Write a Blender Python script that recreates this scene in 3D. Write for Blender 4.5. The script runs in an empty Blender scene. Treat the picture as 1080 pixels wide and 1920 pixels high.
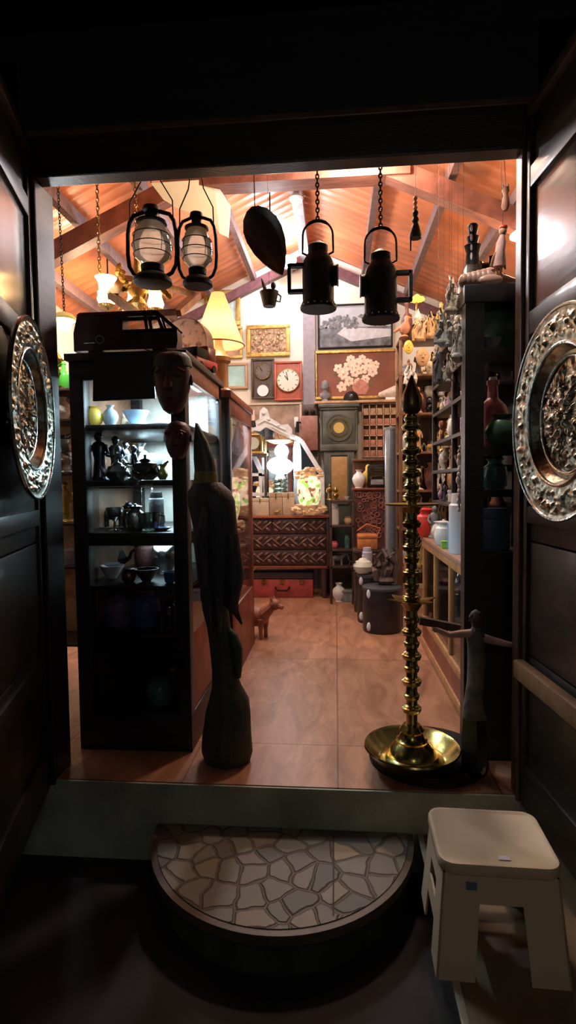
import bpy, bmesh, math, random
from mathutils import Vector, Matrix, Euler
PI = math.pi
R = math.radians
scn = bpy.context.scene
C = scn.collection
rng = random.Random(7)
# ---------------------------------------------------------------- camera
F = 1050.0
CAMZ = 1.15
CM = (Matrix.Rotation(math.atan(90 / F), 3, 'Z') @ Matrix.Rotation(PI / 2 - math.atan(55 / F), 3, 'X')
      @ Matrix.Rotation(-0.012, 3, 'Z'))
CL = Vector((0, 0, CAMZ))
def ray(px, py):
    return CM @ Vector(((px - 540) / F, -(py - 960) / F, -1))
def W(px, py, Y):
    d = ray(px, py)
    return CL + d * (Y / d.y)
def Wz(px, py, Z):
    d = ray(px, py)
    return CL + d * ((Z - CAMZ) / d.z)
def Wx(px, py, X):
    d = ray(px, py)
    return CL + d * (X / d.x)
def sc(n, p):
    """length in metres of n pixels at world point p"""
    f = CM @ Vector((0, 0, -1))
    return n * (Vector(p) - CL).dot(f) / F
cam = bpy.data.objects.new('camera', bpy.data.cameras.new('camera'))
C.objects.link(cam)
cam.matrix_world = Matrix.Translation(CL) @ CM.to_4x4()
cam.data.sensor_fit = 'VERTICAL'
cam.data.sensor_height = 36
cam.data.lens = 36 * F / 1920
cam.data.clip_start = 0.02
scn.camera = cam
vs = scn.view_settings
vs.view_transform = 'Standard'; vs.look = 'None'; vs.gamma = 1; vs.use_curve_mapping = False
vs.exposure = 0.0

# ---------------------------------------------------------------- materials
MATS = {}
def mat(name, col, rough=0.5, metal=0.0, var=0.0, vscale=20, bump=0.0, bscale=60, emit=None, estr=0, stretch=None,
        col2=None, spec=0.5, coat=0.0):
    if name in MATS: return MATS[name]
    m = bpy.data.materials.new(name); m.use_nodes = True
    nt = m.node_tree; N = nt.nodes; L = nt.links
    b = N['Principled BSDF']
    b.inputs['Base Color'].default_value = (*col, 1)
    b.inputs['Roughness'].default_value = rough
    b.inputs['Metallic'].default_value = metal
    b.inputs['Specular IOR Level'].default_value = spec
    b.inputs['Coat Weight'].default_value = coat
    b.inputs['Coat Roughness'].default_value = 0.12
    tc = N.new('ShaderNodeTexCoord')
    src = tc.outputs['Object']
    if stretch:
        mp = N.new('ShaderNodeMapping'); mp.inputs['Scale'].default_value = stretch
        L.new(src, mp.inputs[0]); src = mp.outputs[0]
    if var or col2:
        n = N.new('ShaderNodeTexNoise'); n.inputs['Scale'].default_value = vscale; n.inputs['Detail'].default_value = 5
        L.new(src, n.inputs['Vector'])
        r = N.new('ShaderNodeValToRGB')
        r.color_ramp.elements[0].position = 0.32; r.color_ramp.elements[1].position = 0.68
        a = tuple(max(0, c * (1 - var)) for c in col)
        z = col2 if col2 else tuple(min(1, c * (1 + var)) for c in col)
        r.color_ramp.elements[0].color = (*a, 1); r.color_ramp.elements[1].color = (*z, 1)
        L.new(n.outputs['Fac'], r.inputs[0]); L.new(r.outputs[0], b.inputs['Base Color'])
    if bump:
        n2 = N.new('ShaderNodeTexNoise'); n2.inputs['Scale'].default_value = bscale; n2.inputs['Detail'].default_value = 3
        L.new(src, n2.inputs['Vector'])
        bp = N.new('ShaderNodeBump'); bp.inputs['Strength'].default_value = bump; bp.inputs['Distance'].default_value = 0.01
        L.new(n2.outputs['Fac'], bp.inputs['Height']); L.new(bp.outputs[0], b.inputs['Normal'])
    if emit:
        b.inputs['Emission Color'].default_value = (*emit, 1)
        b.inputs['Emission Strength'].default_value = estr
    MATS[name] = m
    return m
def glassmat(name, tint=(1, 1, 1), refl=0.1, rough=0.03):
    if name in MATS: return MATS[name]
    m = bpy.data.materials.new(name); m.use_nodes = True
    nt = m.node_tree; N = nt.nodes; L = nt.links
    N.remove(N['Principled BSDF'])
    t = N.new('ShaderNodeBsdfTransparent'); t.inputs[0].default_value = (*tint, 1)
    g = N.new('ShaderNodeBsdfGlossy'); g.inputs['Roughness'].default_value = rough
    lw = N.new('ShaderNodeLayerWeight'); lw.inputs['Blend'].default_value = 0.35
    ma = N.new('ShaderNodeMath'); ma.operation = 'MULTIPLY_ADD'; ma.inputs[1].default_value = 0.6; ma.inputs[2].default_value = refl
    L.new(lw.outputs['Fresnel'], ma.inputs[0])
    mx = N.new('ShaderNodeMixShader'); L.new(ma.outputs[0], mx.inputs[0]); L.new(t.outputs[0], mx.inputs[1]); L.new(g.outputs[0], mx.inputs[2])
    L.new(mx.outputs[0], N['Material Output'].inputs[0])
    MATS[name] = m
    return m
def nodes(name):
    m = bpy.data.materials.new(name); m.use_nodes = True
    MATS[name] = m
    return m, m.node_tree.nodes, m.node_tree.links, m.node_tree.nodes['Principled BSDF']

blackwood = mat('black_wood', (0.016, 0.011, 0.012), 0.42, var=0.5, vscale=6, stretch=(1, 1, 8), bump=0.15)
darkwood = mat('dark_wood', (0.05, 0.028, 0.02), 0.4, var=0.5, vscale=8, stretch=(8, 1, 1), bump=0.15)
leafwood = mat('leaf_wood', (0.02, 0.013, 0.009), 0.45, var=0.5, vscale=7, stretch=(1, 1, 10), bump=0.06, coat=0.15)
brownwood = mat('brown_wood', (0.16, 0.075, 0.04), 0.42, var=0.4, vscale=10, stretch=(6, 1, 1), bump=0.1)
redwood = mat('red_wood', (0.22, 0.055, 0.03), 0.4, var=0.35, vscale=9, stretch=(6, 1, 1), bump=0.1)
orangewood = mat('orange_wood', (0.42, 0.2, 0.08), 0.45, var=0.3, vscale=9, stretch=(1, 6, 1), bump=0.1)
beamwood = mat('beam_wood', (0.2, 0.075, 0.055), 0.6, var=0.35, vscale=9, stretch=(1, 5, 1), bump=0.2)
purlinwood = mat('purlin_wood', (0.16, 0.09, 0.085), 0.6, var=0.3, vscale=9, stretch=(1, 5, 1), bump=0.2)
brass = mat('brass', (0.42, 0.33, 0.11), 0.2, 1.0, var=0.3, vscale=14, bump=0.05)
oldbrass = mat('old_brass', (0.3, 0.2, 0.07), 0.3, 1.0, var=0.5, vscale=18, bump=0.1)
goldleaf = mat('gold_gilt', (0.5, 0.33, 0.1), 0.35, 0.8, var=0.3, vscale=30, bump=0.5, bscale=120)
silver = mat('silver', (0.55, 0.56, 0.55), 0.2, 1.0, var=0.3, vscale=20, bump=0.2)
copper = mat('copper', (0.28, 0.11, 0.07), 0.3, 0.9, var=0.4, vscale=20, bump=0.1)
iron = mat('black_iron', (0.008, 0.007, 0.008), 0.6, 0.0, var=0.4, vscale=30, bump=0.2, spec=0.25)
clearglass = glassmat('clear_glass')
paneglass = glassmat('pane_glass', (0.97, 0.98, 0.97), 0.03)
greenglass = glassmat('green_glass', (0.25, 0.75, 0.2), 0.12)
blueglass = glassmat('blue_glass', (0.2, 0.35, 0.8), 0.12)
greyglass = glassmat('smoky_glass', (0.5, 0.6, 0.55), 0.16)
mirrormat = mat('mirror', (0.8, 0.84, 0.88), 0.03, 1.0)
ivory = mat('ivory', (0.62, 0.52, 0.4), 0.5, var=0.35, vscale=25, bump=0.4)
bone = mat('bone_white', (0.55, 0.53, 0.52), 0.55, var=0.4, vscale=18, bump=0.5)
white = mat('white_glaze', (0.75, 0.76, 0.78), 0.25, var=0.08)
bluewhite = mat('pale_blue_glaze', (0.42, 0.56, 0.7), 0.2, var=0.25, vscale=12)
blueglaze = mat('blue_glaze', (0.06, 0.1, 0.32), 0.2, var=0.3)
teal = mat('teal_glaze', (0.08, 0.2, 0.18), 0.3, var=0.4)
greenglaze = mat('green_glaze', (0.08, 0.17, 0.1), 0.3, var=0.4)
limegreen = mat('lime_green', (0.25, 0.55, 0.08), 0.35, var=0.2)
yellow = mat('yellow_paint', (0.75, 0.5, 0.08), 0.4, var=0.25)
redpaint = mat('red_paint', (0.6, 0.04, 0.03), 0.4, var=0.25)
pink = mat('pink_cloth', (0.6, 0.12, 0.2), 0.8, var=0.25)
tan = mat('tan_wood', (0.5, 0.3, 0.16), 0.5, var=0.3, vscale=15)
terracotta = mat('terracotta', (0.4, 0.17, 0.1), 0.6, var=0.3, vscale=15)
maroon = mat('maroon_wood', (0.085, 0.028, 0.028), 0.5, var=0.35, vscale=18, bump=0.3)
greyst = mat('grey_stone', (0.22, 0.23, 0.25), 0.7, var=0.35, vscale=15, bump=0.4)
purple = mat('purple_glaze', (0.2, 0.12, 0.25), 0.3, var=0.3)
leather = mat('orange_leather', (0.48, 0.16, 0.05), 0.45, var=0.25, bump=0.2)
chain_m = mat('dark_chain', (0.03, 0.022, 0.02), 0.4, 0.7)

# ---------------------------------------------------------------- mesh builder
class MB:
    def __init__(s): s.v = []; s.f = []
    def add(s, v, f, M=None):
        o = len(s.v)
        s.v += [tuple(M @ Vector(p)) if M is not None else tuple(p) for p in v]
        s.f += [tuple(i + o for i in q) for q in f]
        return s
    def box(s, c, d, rot=(0, 0, 0), bev=0.0):
        M = Matrix.Translation(c) @ Euler(rot).to_matrix().to_4x4()
        x, y, z = d[0] / 2, d[1] / 2, d[2] / 2
        if bev <= 0 or bev * 2 >= min(d):
            v = [(-x, -y, -z), (x, -y, -z), (x, y, -z), (-x, y, -z), (-x, -y, z), (x, -y, z), (x, y, z), (-x, y, z)]
            f = [(0, 3, 2, 1), (4, 5, 6, 7), (0, 1, 5, 4), (1, 2, 6, 5), (2, 3, 7, 6), (3, 0, 4, 7)]
            return s.add(v, f, M)
        bm = bmesh.new(); bmesh.ops.create_cube(bm, size=1)
        for q in bm.verts: q.co = Vector((q.co.x * d[0], q.co.y * d[1], q.co.z * d[2]))
        bmesh.ops.bevel(bm, geom=bm.edges[:], offset=bev, segments=2, affect='EDGES', profile=0.5)
        bm.verts.index_update()
        v = [tuple(q.co) for q in bm.verts]; f = [tuple(q.index for q in g.verts) for g in bm.faces]
        bm.free()
        return s.add(v, f, M)
    def b2(s, lo, hi, bev=0.0):
        return s.box([(a + b) / 2 for a, b in zip(lo, hi)], [abs(b - a) for a, b in zip(lo, hi)], bev=bev)
    def cyl(s, p0, p1, r0, r1=None, n=16, cap=True):
        p0 = Vector(p0); p1 = Vector(p1); r1 = r0 if r1 is None else r1
        d = p1 - p0
        q = d.to_track_quat('Z', 'Y').to_matrix()
        v = []; f = []
        for p, r in ((p0, r0), (p1, r1)):
            for i in range(n):
                a = 2 * PI * i / n
                v.append(p + q @ Vector((r * math.cos(a), r * math.sin(a), 0)))
        for i in range(n):
            j = (i + 1) % n
            f.append((i, j, n + j, n + i))
        if cap:
            f.append(tuple(range(n - 1, -1, -1))); f.append(tuple(range(n, 2 * n)))
        return s.add(v, f)
    def tube(s, pts, r, n=8, closed=False):
        pts = [Vector(p) for p in pts]
        m = len(pts); v = []; f = []
        rr = r if isinstance(r, (list, tuple)) else [r] * m
        up = None
        for k, p in enumerate(pts):
            if closed: t = pts[(k + 1) % m] - pts[k - 1]
            else: t = pts[min(k + 1, m - 1)] - pts[max(k - 1, 0)]
            t.normalize()
            if up is None:
                up = Vector((0, 0, 1)) if abs(t.z) < 0.9 else Vector((1, 0, 0))
            a = t.cross(up)
            if a.length < 1e-5: a = t.cross(Vector((0.3, 1, 0.2)))
            a.normalize()
            b = a.cross(t).normalized(); up = b
            for i in range(n):
                g = 2 * PI * i / n
                v.append(p + (a * math.cos(g) + b * math.sin(g)) * rr[k])
        for k in range(m if closed else m - 1):
            for i in range(n):
                j = (i + 1) % n; q = (k + 1) % m
                f.append((k * n + i, k * n + j, q * n + j, q * n + i))
        if not closed:
            f.append(tuple(range(n - 1, -1, -1))); f.append(tuple(range((m - 1) * n, m * n)))
        return s.add(v, f)
    def lathe(s, prof, c=(0, 0, 0), n=20, rot=None, sy=1.0, cap=True):
        M = Matrix.Translation(c)
        if rot is not None: M = M @ Euler(rot).to_matrix().to_4x4()
        v = []; f = []
        for r, z in prof:
            for i in range(n):
                a = 2 * PI * i / n
                v.append((r * math.cos(a), r * math.sin(a) * sy, z))
        for k in range(len(prof) - 1):
            for i in range(n):
                j = (i + 1) % n
                f.append((k * n + i, k * n + j, (k + 1) * n + j, (k + 1) * n + i))
        if cap and prof[0][0] > 1e-4: f.append(tuple(range(n - 1, -1, -1)))
        if cap and prof[-1][0] > 1e-4: f.append(tuple(range((len(prof) - 1) * n, len(prof) * n)))
        return s.add(v, f, M)
    def sph(s, c, r, sx=1, sy=1, sz=1, n=14, m=9, rot=None):
        prof = [(r * math.sin(PI * k / m), -r * math.cos(PI * k / m)) for k in range(m + 1)]
        prof[0] = (1e-5, -r); prof[-1] = (1e-5, r)
        t = MB().lathe(prof, n=n)
        M = Matrix.Translation(c)
        if rot is not None: M = M @ Euler(rot).to_matrix().to_4x4()
        M = M @ Matrix.Diagonal((sx, sy, sz, 1))
        return s.add(t.v, t.f, M)
    def loft(s, rings, n=18, wob=0.0, seed=1):
        """rings: (cx, cy, cz, rx, ry)"""
        g = random.Random(seed); v = []; f = []
        for cx, cy, cz, rx, ry in rings:
            for i in range(n):
                a = 2 * PI * i / n
                w = 1 + wob * (g.random() - 0.5) * 2
                v.append((cx + rx * w * math.cos(a), cy + ry * w * math.sin(a), cz))
        for k in range(len(rings) - 1):
            for i in range(n):
                j = (i + 1) % n
                f.append((k * n + i, k * n + j, (k + 1) * n + j, (k + 1) * n + i))
        f.append(tuple(range(n - 1, -1, -1))); f.append(tuple(range((len(rings) - 1) * n, len(rings) * n)))
        return s.add(v, f)
    def prism(s, poly, vec):
        n = len(poly); vec = Vector(vec)
        v = [Vector(p) for p in poly] + [Vector(p) + vec for p in poly]
        f = [tuple(range(n - 1, -1, -1)), tuple(range(n, 2 * n))]
        for i in range(n):
            j = (i + 1) % n
            f.append((i, j, n + j, n + i))
        return s.add(v, f)
    def bar(s, p0, p1, w, d, up=(0, 1, 0)):
        """rectangular bar from p0 to p1: w across, d along up"""
        p0 = Vector(p0); p1 = Vector(p1); t = (p1 - p0).normalized(); u = Vector(up)
        a = t.cross(u).normalized(); b = a.cross(t).normalized()
        v = []
        for p in (p0, p1):
            for i, j in ((-1, -1), (1, -1), (1, 1), (-1, 1)):
                v.append(p + a * w / 2 * i + b * d / 2 * j)
        return s.add(v, [(0, 3, 2, 1), (4, 5, 6, 7), (0, 1, 5, 4), (1, 2, 6, 5), (2, 3, 7, 6), (3, 0, 4, 7)])
    def torus(s, c, Rr, r, n=20, m=8, rot=None, sx=1, sy=1):
        M = Matrix.Translation(c)
        if rot is not None: M = M @ Euler(rot).to_matrix().to_4x4()
        t = MB().tube([(Rr * math.cos(2 * PI * i / n) * sx, Rr * math.sin(2 * PI * i / n) * sy, 0) for i in range(n)], r, m, True)
        return s.add(t.v, t.f, M)
    def chain(s, p0, p1, link=0.025, r=0.003):
        p0 = Vector(p0); p1 = Vector(p1); L = (p1 - p0).length; k = max(2, int(L / (link * 0.75)))
        for i in range(k):
            c = p0.lerp(p1, (i + 0.5) / k)
            s.torus(c, link / 2, r, 8, 5, (PI / 2, 0, (PI / 2) * (i % 2)), sx=0.55)
        return s
    def build(s, name, m, parent=None, world=False, smooth=True, tags=None):
        me = bpy.data.meshes.new(name)
        vv = s.v
        if world and parent is not None:
            l = parent.location; vv = [(a - l.x, b - l.y, c - l.z) for a, b, c in vv]
        me.from_pydata([tuple(p) for p in vv], [], s.f)
        bm = bmesh.new(); bm.from_mesh(me)
        bmesh.ops.recalc_face_normals(bm, faces=bm.faces[:])
        if smooth:
            for f in bm.faces: f.smooth = True
            for e in bm.edges:
                if len(e.link_faces) == 2 and e.calc_face_angle(0) > R(38): e.smooth = False
        bm.to_mesh(me); bm.free()
        me.materials.append(m)
        o = bpy.data.objects.new(name, me); C.objects.link(o)
        if parent is not None: o.parent = parent
        return o
def tag(o, label, cat, group=None):
    o['label'] = label; o['category'] = cat
    if group: o['group'] = group
    return o
def T(name, label, cat, loc=(0, 0, 0), rz=0, group=None):
    o = bpy.data.objects.new(name, None); C.objects.link(o)
    o.location = loc; o.rotation_euler = (0, 0, rz); o.empty_display_size = 0.05
    return tag(o, label, cat, group)
def struct(name, mb, m, parent=None, smooth=False):
    o = mb.build(name, m, parent, smooth=smooth)
    if parent is None: o['kind'] = 'structure'
    return o
def light(name, loc, power, col, radius=0.05):
    l = bpy.data.lights.new(name, 'POINT'); l.energy = power; l.color = col; l.shadow_soft_size = radius
    o = bpy.data.objects.new(name, l); C.objects.link(o); o.location = loc
    return o
# ================================================================ SETTING
DY = 2.08      # doorway plane
BY = 6.05      # back wall
RX, RZ, SL = -0.30, 3.62, 0.45      # roof ridge and slope
LX, RWX = -2.4, 1.6
def roofz(x): return RZ - SL * abs(x - RX)
# floor tiles
m, N, L, b = nodes('floor_tiles')
tc = N.new('ShaderNodeTexCoord')
mp = N.new('ShaderNodeMapping'); mp.inputs['Scale'].default_value = (5, 1.6, 1); L.new(tc.outputs['Object'], mp.inputs[0])
n1 = N.new('ShaderNodeTexNoise'); n1.inputs['Scale'].default_value = 1.6; n1.inputs['Detail'].default_value = 8; n1.inputs['Roughness'].default_value = 0.7
n1.inputs['Distortion'].default_value = 1.2
L.new(mp.outputs[0], n1.inputs['Vector'])
rp = N.new('ShaderNodeValToRGB'); rp.color_ramp.elements[0].position = 0.3; rp.color_ramp.elements[1].position = 0.72
rp.color_ramp.elements[0].color = (0.22, 0.088, 0.045, 1); rp.color_ramp.elements[1].color = (0.56, 0.29, 0.17, 1)
L.new(n1.outputs['Fac'], rp.inputs[0])
br = N.new('ShaderNodeTexBrick'); br.offset = 0; br.inputs['Scale'].default_value = 1; br.inputs['Brick Width'].default_value = 0.6
br.inputs['Row Height'].default_value = 1.2; br.inputs['Mortar Size'].default_value = 0.004; br.inputs['Mortar Smooth'].default_value = 0.2
br.inputs['Color1'].default_value = (1, 1, 1, 1); br.inputs['Color2'].default_value = (0.8, 0.78, 0.78, 1); br.inputs['Mortar'].default_value = (0.45, 0.38, 0.33, 1)
L.new(tc.outputs['Object'], br.inputs['Vector'])
mu = N.new('ShaderNodeMix'); mu.data_type = 'RGBA'; mu.blend_type = 'MULTIPLY'; mu.inputs[0].default_value = 1
L.new(rp.outputs[0], mu.inputs[6]); L.new(br.outputs['Color'], mu.inputs[7]); L.new(mu.outputs[2], b.inputs['Base Color'])
b.inputs['Roughness'].default_value = 0.38
floor_m = m
struct('floor', MB().b2((LX - 0.1, DY - 0.02, -0.04), (RWX + 0.1, BY + 0.1, 0)), floor_m)
riser_m = mat('riser_stone', (0.36, 0.38, 0.3), 0.6, var=0.3, vscale=5, bump=0.3)
struct('wall_riser', MB().b2((-1.62, DY - 0.03, -0.31), (RWX, DY - 0.021, -0.004)), riser_m)
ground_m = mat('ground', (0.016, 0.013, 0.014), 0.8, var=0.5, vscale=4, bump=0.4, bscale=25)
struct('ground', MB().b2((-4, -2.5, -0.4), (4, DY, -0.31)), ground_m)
cream = mat('cream_plaster', (0.72, 0.68, 0.6), 0.9, var=0.06, vscale=3, bump=0.05)
wl = MB().prism([(LX, BY, 0), (RWX, BY, 0), (RWX, BY, roofz(RWX) + 0.02), (RX, BY, RZ + 0.02), (LX, BY, roofz(LX) + 0.02)], (0, 0.1, 0))
struct('wall_back', wl, cream)
struct('wall_left', MB().b2((LX - 0.1, DY, 0), (LX, BY, roofz(LX) + 0.05)), cream)
struct('wall_right', MB().b2((RWX, DY, 0), (RWX + 0.1, BY, roofz(RWX) + 0.05)), cream)
# front wall round the doorway (dark boards)
JL, JR = -1.10, 0.645
LB, LT = 2.285, 2.42
dboards = mat('dark_boards', (0.009, 0.008, 0.01), 0.6, var=0.5, vscale=6, stretch=(1, 1, 6), bump=0.2)
struct('wall_front_left', MB().b2((LX - 0.1, DY + 0.03, 0), (JL - 0.09, DY + 0.1, 2.75)), dboards)
struct('wall_front_right', MB().b2((JR + 0.075, DY + 0.03, 0), (RWX + 0.1, DY + 0.1, 2.75)), dboards)
up = MB().prism([(LX - 0.1, DY + 0.03, LT), (RWX + 0.1, DY + 0.03, LT), (RWX + 0.1, DY + 0.03, 2.9), (RX, DY + 0.03, RZ + 0.1), (LX - 0.1, DY + 0.03, 2.9)], (0, 0.07, 0))
struct('wall_front_upper', up, dboards)
lint_m = mat('lintel_wood', (0.025, 0.014, 0.01), 0.4, var=0.5, vscale=5, stretch=(1, 4, 6), bump=0.2)
struct('lintel', MB().b2((JL - 0.06, DY - 0.04, LB), (JR + 0.08, DY + 0.035, LT), bev=0.006), lint_m)
struct('trim_1', MB().b2((JL - 0.06, DY - 0.075, LT - 0.012), (JR + 0.06, DY - 0.02, LT + 0.012), bev=0.004), mat('trim_wood', (0.1, 0.05, 0.025), 0.4, var=0.3))
struct('trim_2', MB().b2((JL - 0.075, DY - 0.04, -0.02), (JL, DY + 0.1, LB), bev=0.006), blackwood)
struct('trim_3', MB().b2((JR, DY - 0.04, -0.02), (JR + 0.07, DY + 0.028, LB), bev=0.006), mat('jamb_wood', (0.075, 0.035, 0.02), 0.4, var=0.3))
# porch roof outside, out of the light
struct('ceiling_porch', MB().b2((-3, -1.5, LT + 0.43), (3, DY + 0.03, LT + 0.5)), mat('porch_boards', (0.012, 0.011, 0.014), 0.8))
# roof of corrugated clay tiles
roof_m = mat('clay_tiles', (0.62, 0.2, 0.085), 0.36, var=0.22, vscale=2.5, stretch=(1, 2, 1), bump=0.1, bscale=20)
def roofside(xe):
    v = []; f = []; K = 380; Y0, Y1 = DY + 0.02, BY + 0.1
    for i in range(K + 1):
        y = Y0 + (Y1 - Y0) * i / K
        d = 0.009 * abs(math.sin(PI * y / 0.11)) ** 0.8
        for t in range(7):
            x = RX + (xe - RX) * t / 6
            lap = 0.012 * (1 if t % 2 else 0)
            v.append((x, y, roofz(x) + 0.015 + d + lap))
    for i in range(K):
        for t in range(6):
            f.append((i * 7 + t, i * 7 + t + 1, i * 7 + 8 + t, i * 7 + 7 + t))
    mb = MB(); mb.add(v, f)
    nv = len(v)
    mb.add([(a, bb, c + 0.05) for a, bb, c in v], f)
    return mb
struct('ceiling_left', roofside(LX - 0.25), roof_m, smooth=True)
struct('ceiling_right', roofside(RWX + 0.25), roof_m, smooth=True)
def purlin(x, w=0.05, h=0.085, m=None):
    z = roofz(x) - h / 2 - 0.005
    struct('roof_beam', MB().b2((x - w / 2, DY + 0.1, z - h / 2), (x + w / 2, BY, z + h / 2)), m or purlinwood)
for x in (-2.14, -1.72, -1.28, -0.85, 0.31, 0.75, 1.15): purlin(x)
struct('roof_beam', MB().b2((RX - 0.045, DY + 0.1, RZ - 0.16), (RX + 0.045, BY, RZ - 0.02)), mat('ridge_wood', (0.3, 0.27, 0.3), 0.5, var=0.2))
def truss(Y, m, w=0.09, tie=None, d=0.12):
    for xe in (LX, RWX):
        a = Vector((RX, Y, RZ - 0.2)); e = Vector((xe, Y, roofz(xe) - 0.2))
        struct('roof_beam', MB().bar(a, e, d, w, (0, 1, 0)), m)
    if tie:
        struct('roof_beam', MB().b2((RX - (RZ - 0.14 - tie) / SL, Y - w / 2 - 0.02, tie - d / 2), (RX + (RZ - 0.14 - tie) / SL, Y + w / 2 + 0.02, tie + d / 2)), m)
truss(3.72, beamwood, 0.1, tie=3.13)
gable_m = mat('gable_beam', (0.13, 0.05, 0.06), 0.55, var=0.3)
for xe in (LX, RWX):
    a = Vector((RX, BY - 0.04, RZ - 0.13)); e = Vector((xe, BY - 0.04, roofz(xe) - 0.13))
    struct('roof_beam', MB().bar(a, e, 0.09, 0.08, (0, 1, 0)), gable_m)
# post up the middle of the back wall
p0 = W(570, 760, BY); p1 = W(591, 585, BY)
struct('trim_4', MB().b2((p0.x, BY - 0.05, 0), (p1.x, BY, RZ - 0.2)), mat('post_paint', (0.24, 0.21, 0.25), 0.5, var=0.15))
# rail behind the lintel that the lanterns hang from
struct('trim_5', MB().cyl((JL, 2.42, 2.62), (JR + 0.3, 2.42, 2.62), 0.015), iron)
struct('trim_6', MB().cyl((-1.9, 2.95, 2.79), (1.0, 2.95, 2.79), 0.012), iron)

# ---------------------------------------------------------------- door leaves
def leaf(name, hinge, dirv, ln, inward):
    d = Vector((dirv[0], dirv[1], 0)).normalized()
    ang = math.atan2(d.y, d.x)
    o = bpy.data.objects.new(name, None); C.objects.link(o); o['kind'] = 'structure'
    o.location = (hinge[0], hinge[1], 0); o.rotation_euler = (0, 0, ang)
    s = inward            # local y sign towards the passage
    H = 2.395
    fr = MB()
    for a, bq in ((0, 0.03), (ln - 0.08, ln)): fr.b2((a, -0.02, -0.02), (bq, 0.02, H), bev=0.004)
    for z0, z1 in ((-0.02, 0.14), (0.42, 0.5), (1.0, 1.06), (1.64, 1.72), (2.13, 2.2)): fr.b2((0.03, -0.02, z0), (ln - 0.08, 0.02, z1), bev=0.004)
    fr.build('stile_frame', leafwood, o)
    lo = MB()
    for k in range(4): lo.b2((0.03, -0.008, 0.14 + k * 0.4), (ln - 0.08, 0.008, 0.54 + k * 0.4 - 0.006), bev=0.003)
    lo.build('board_panel', leafwood, o)
    MB().b2((0.03, -0.006, 1.72), (ln - 0.08, 0.006, 2.13)).build('glossy_panel', mat('varnished_panel', (0.03, 0.018, 0.014), 0.2, spec=1.0, coat=1.0, var=0.3, bump=0.04, bscale=6, stretch=(1, 1, 8)), o)
    MB().b2((0.03, -0.006, 2.2), (ln - 0.08, 0.006, 2.37)).build('upper_panel', leafwood, o)
    MB().b2((0, -0.03, H - 0.03), (ln, 0.03, H + 0.01), bev=0.005).build('top_rail', MATS['trim_wood'], o)
    return o, s
dl, sl = leaf('door_1', (-1.135, 2.03), (0.284, -0.959), 0.85, 1)
dr, sr = leaf('door_2', (0.675, 2.03), (0.085, -0.996), 0.85, -1)
MB().b2((0.02, -0.06, 0.455), (0.8, -0.02, 0.52), bev=0.008).build('ledge_rail', mat('ledge_wood', (0.2, 0.11, 0.05), 0.4, var=0.3, stretch=(6, 1, 1)), dr)
# embossed platters on the leaves
from mathutils import noise
m, N, L, b = nodes('embossed_silver')
b.inputs['Metallic'].default_value = 1; b.inputs['Roughness'].default_value = 0.33
tc = N.new('ShaderNodeTexCoord')
no = N.new('ShaderNodeTexNoise'); no.inputs['Scale'].default_value = 34; no.inputs['Detail'].default_value = 6
L.new(tc.outputs['Object'], no.inputs['Vector'])
bp = N.new('ShaderNodeBump'); bp.inputs['Strength'].default_value = 0.35; bp.inputs['Distance'].default_value = 0.008
L.new(no.outputs['Fac'], bp.inputs['Height']); L.new(bp.outputs[0], b.inputs['Normal'])
rr = N.new('ShaderNodeValToRGB'); rr.color_ramp.elements[0].color = (0.2, 0.18, 0.13, 1); rr.color_ramp.elements[1].color = (0.58, 0.58, 0.48, 1)
rr.color_ramp.elements[0].position = 0.38; rr.color_ramp.elements[1].position = 0.58
L.new(no.outputs['Fac'], rr.inputs[0]); L.new(rr.outputs[0], b.inputs['Base Color'])
emboss = m
def embossed(prof, n, amp, band, freq, seed, steps=26):
    """lathe with hammered-out relief between the radii of band"""
    pts = []
    for (r0, z0), (r1, z1) in zip(prof[:-1], prof[1:]):
        k = max(1, int(steps * abs(r1 - r0) / 0.12))
        pts += [(r0 + (r1 - r0) * t / k, z0 + (z1 - z0) * t / k) for t in range(k)]
    pts.append(prof[-1])
    mb = MB(); v = []; f = []
    for r, z in pts:
        e_ = max(0, min(1, (r - band[0]) / 0.012)) * max(0, min(1, (band[1] - r) / 0.012))
        for i in range(n):
            a = 2 * PI * i / n
            q = noise.noise(Vector((r * math.cos(a) * freq + seed, r * math.sin(a) * freq, seed)))
            w = math.sin(24 * a + 5 * math.sin(7 * a) + r * 60); q += 0.4 * noise.noise(Vector((r * math.cos(a) * freq * 2.3, r * math.sin(a) * freq * 2.3, 5.0))) * math.sin(PI * max(0, min(1, (r - band[0]) / (band[1] - band[0]))))
            d = (max(0, q + 0.1) * 1.6 + 0.35 * max(0, w)) * amp * e_
            v.append((r * math.cos(a), r * math.sin(a), z + d))
    for k in range(len(pts) - 1):
        for i in range(n):
            j = (i + 1) % n; f.append((k * n + i, k * n + j, (k + 1) * n + j, (k + 1) * n + i))
    return mb.add(v, f)
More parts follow.
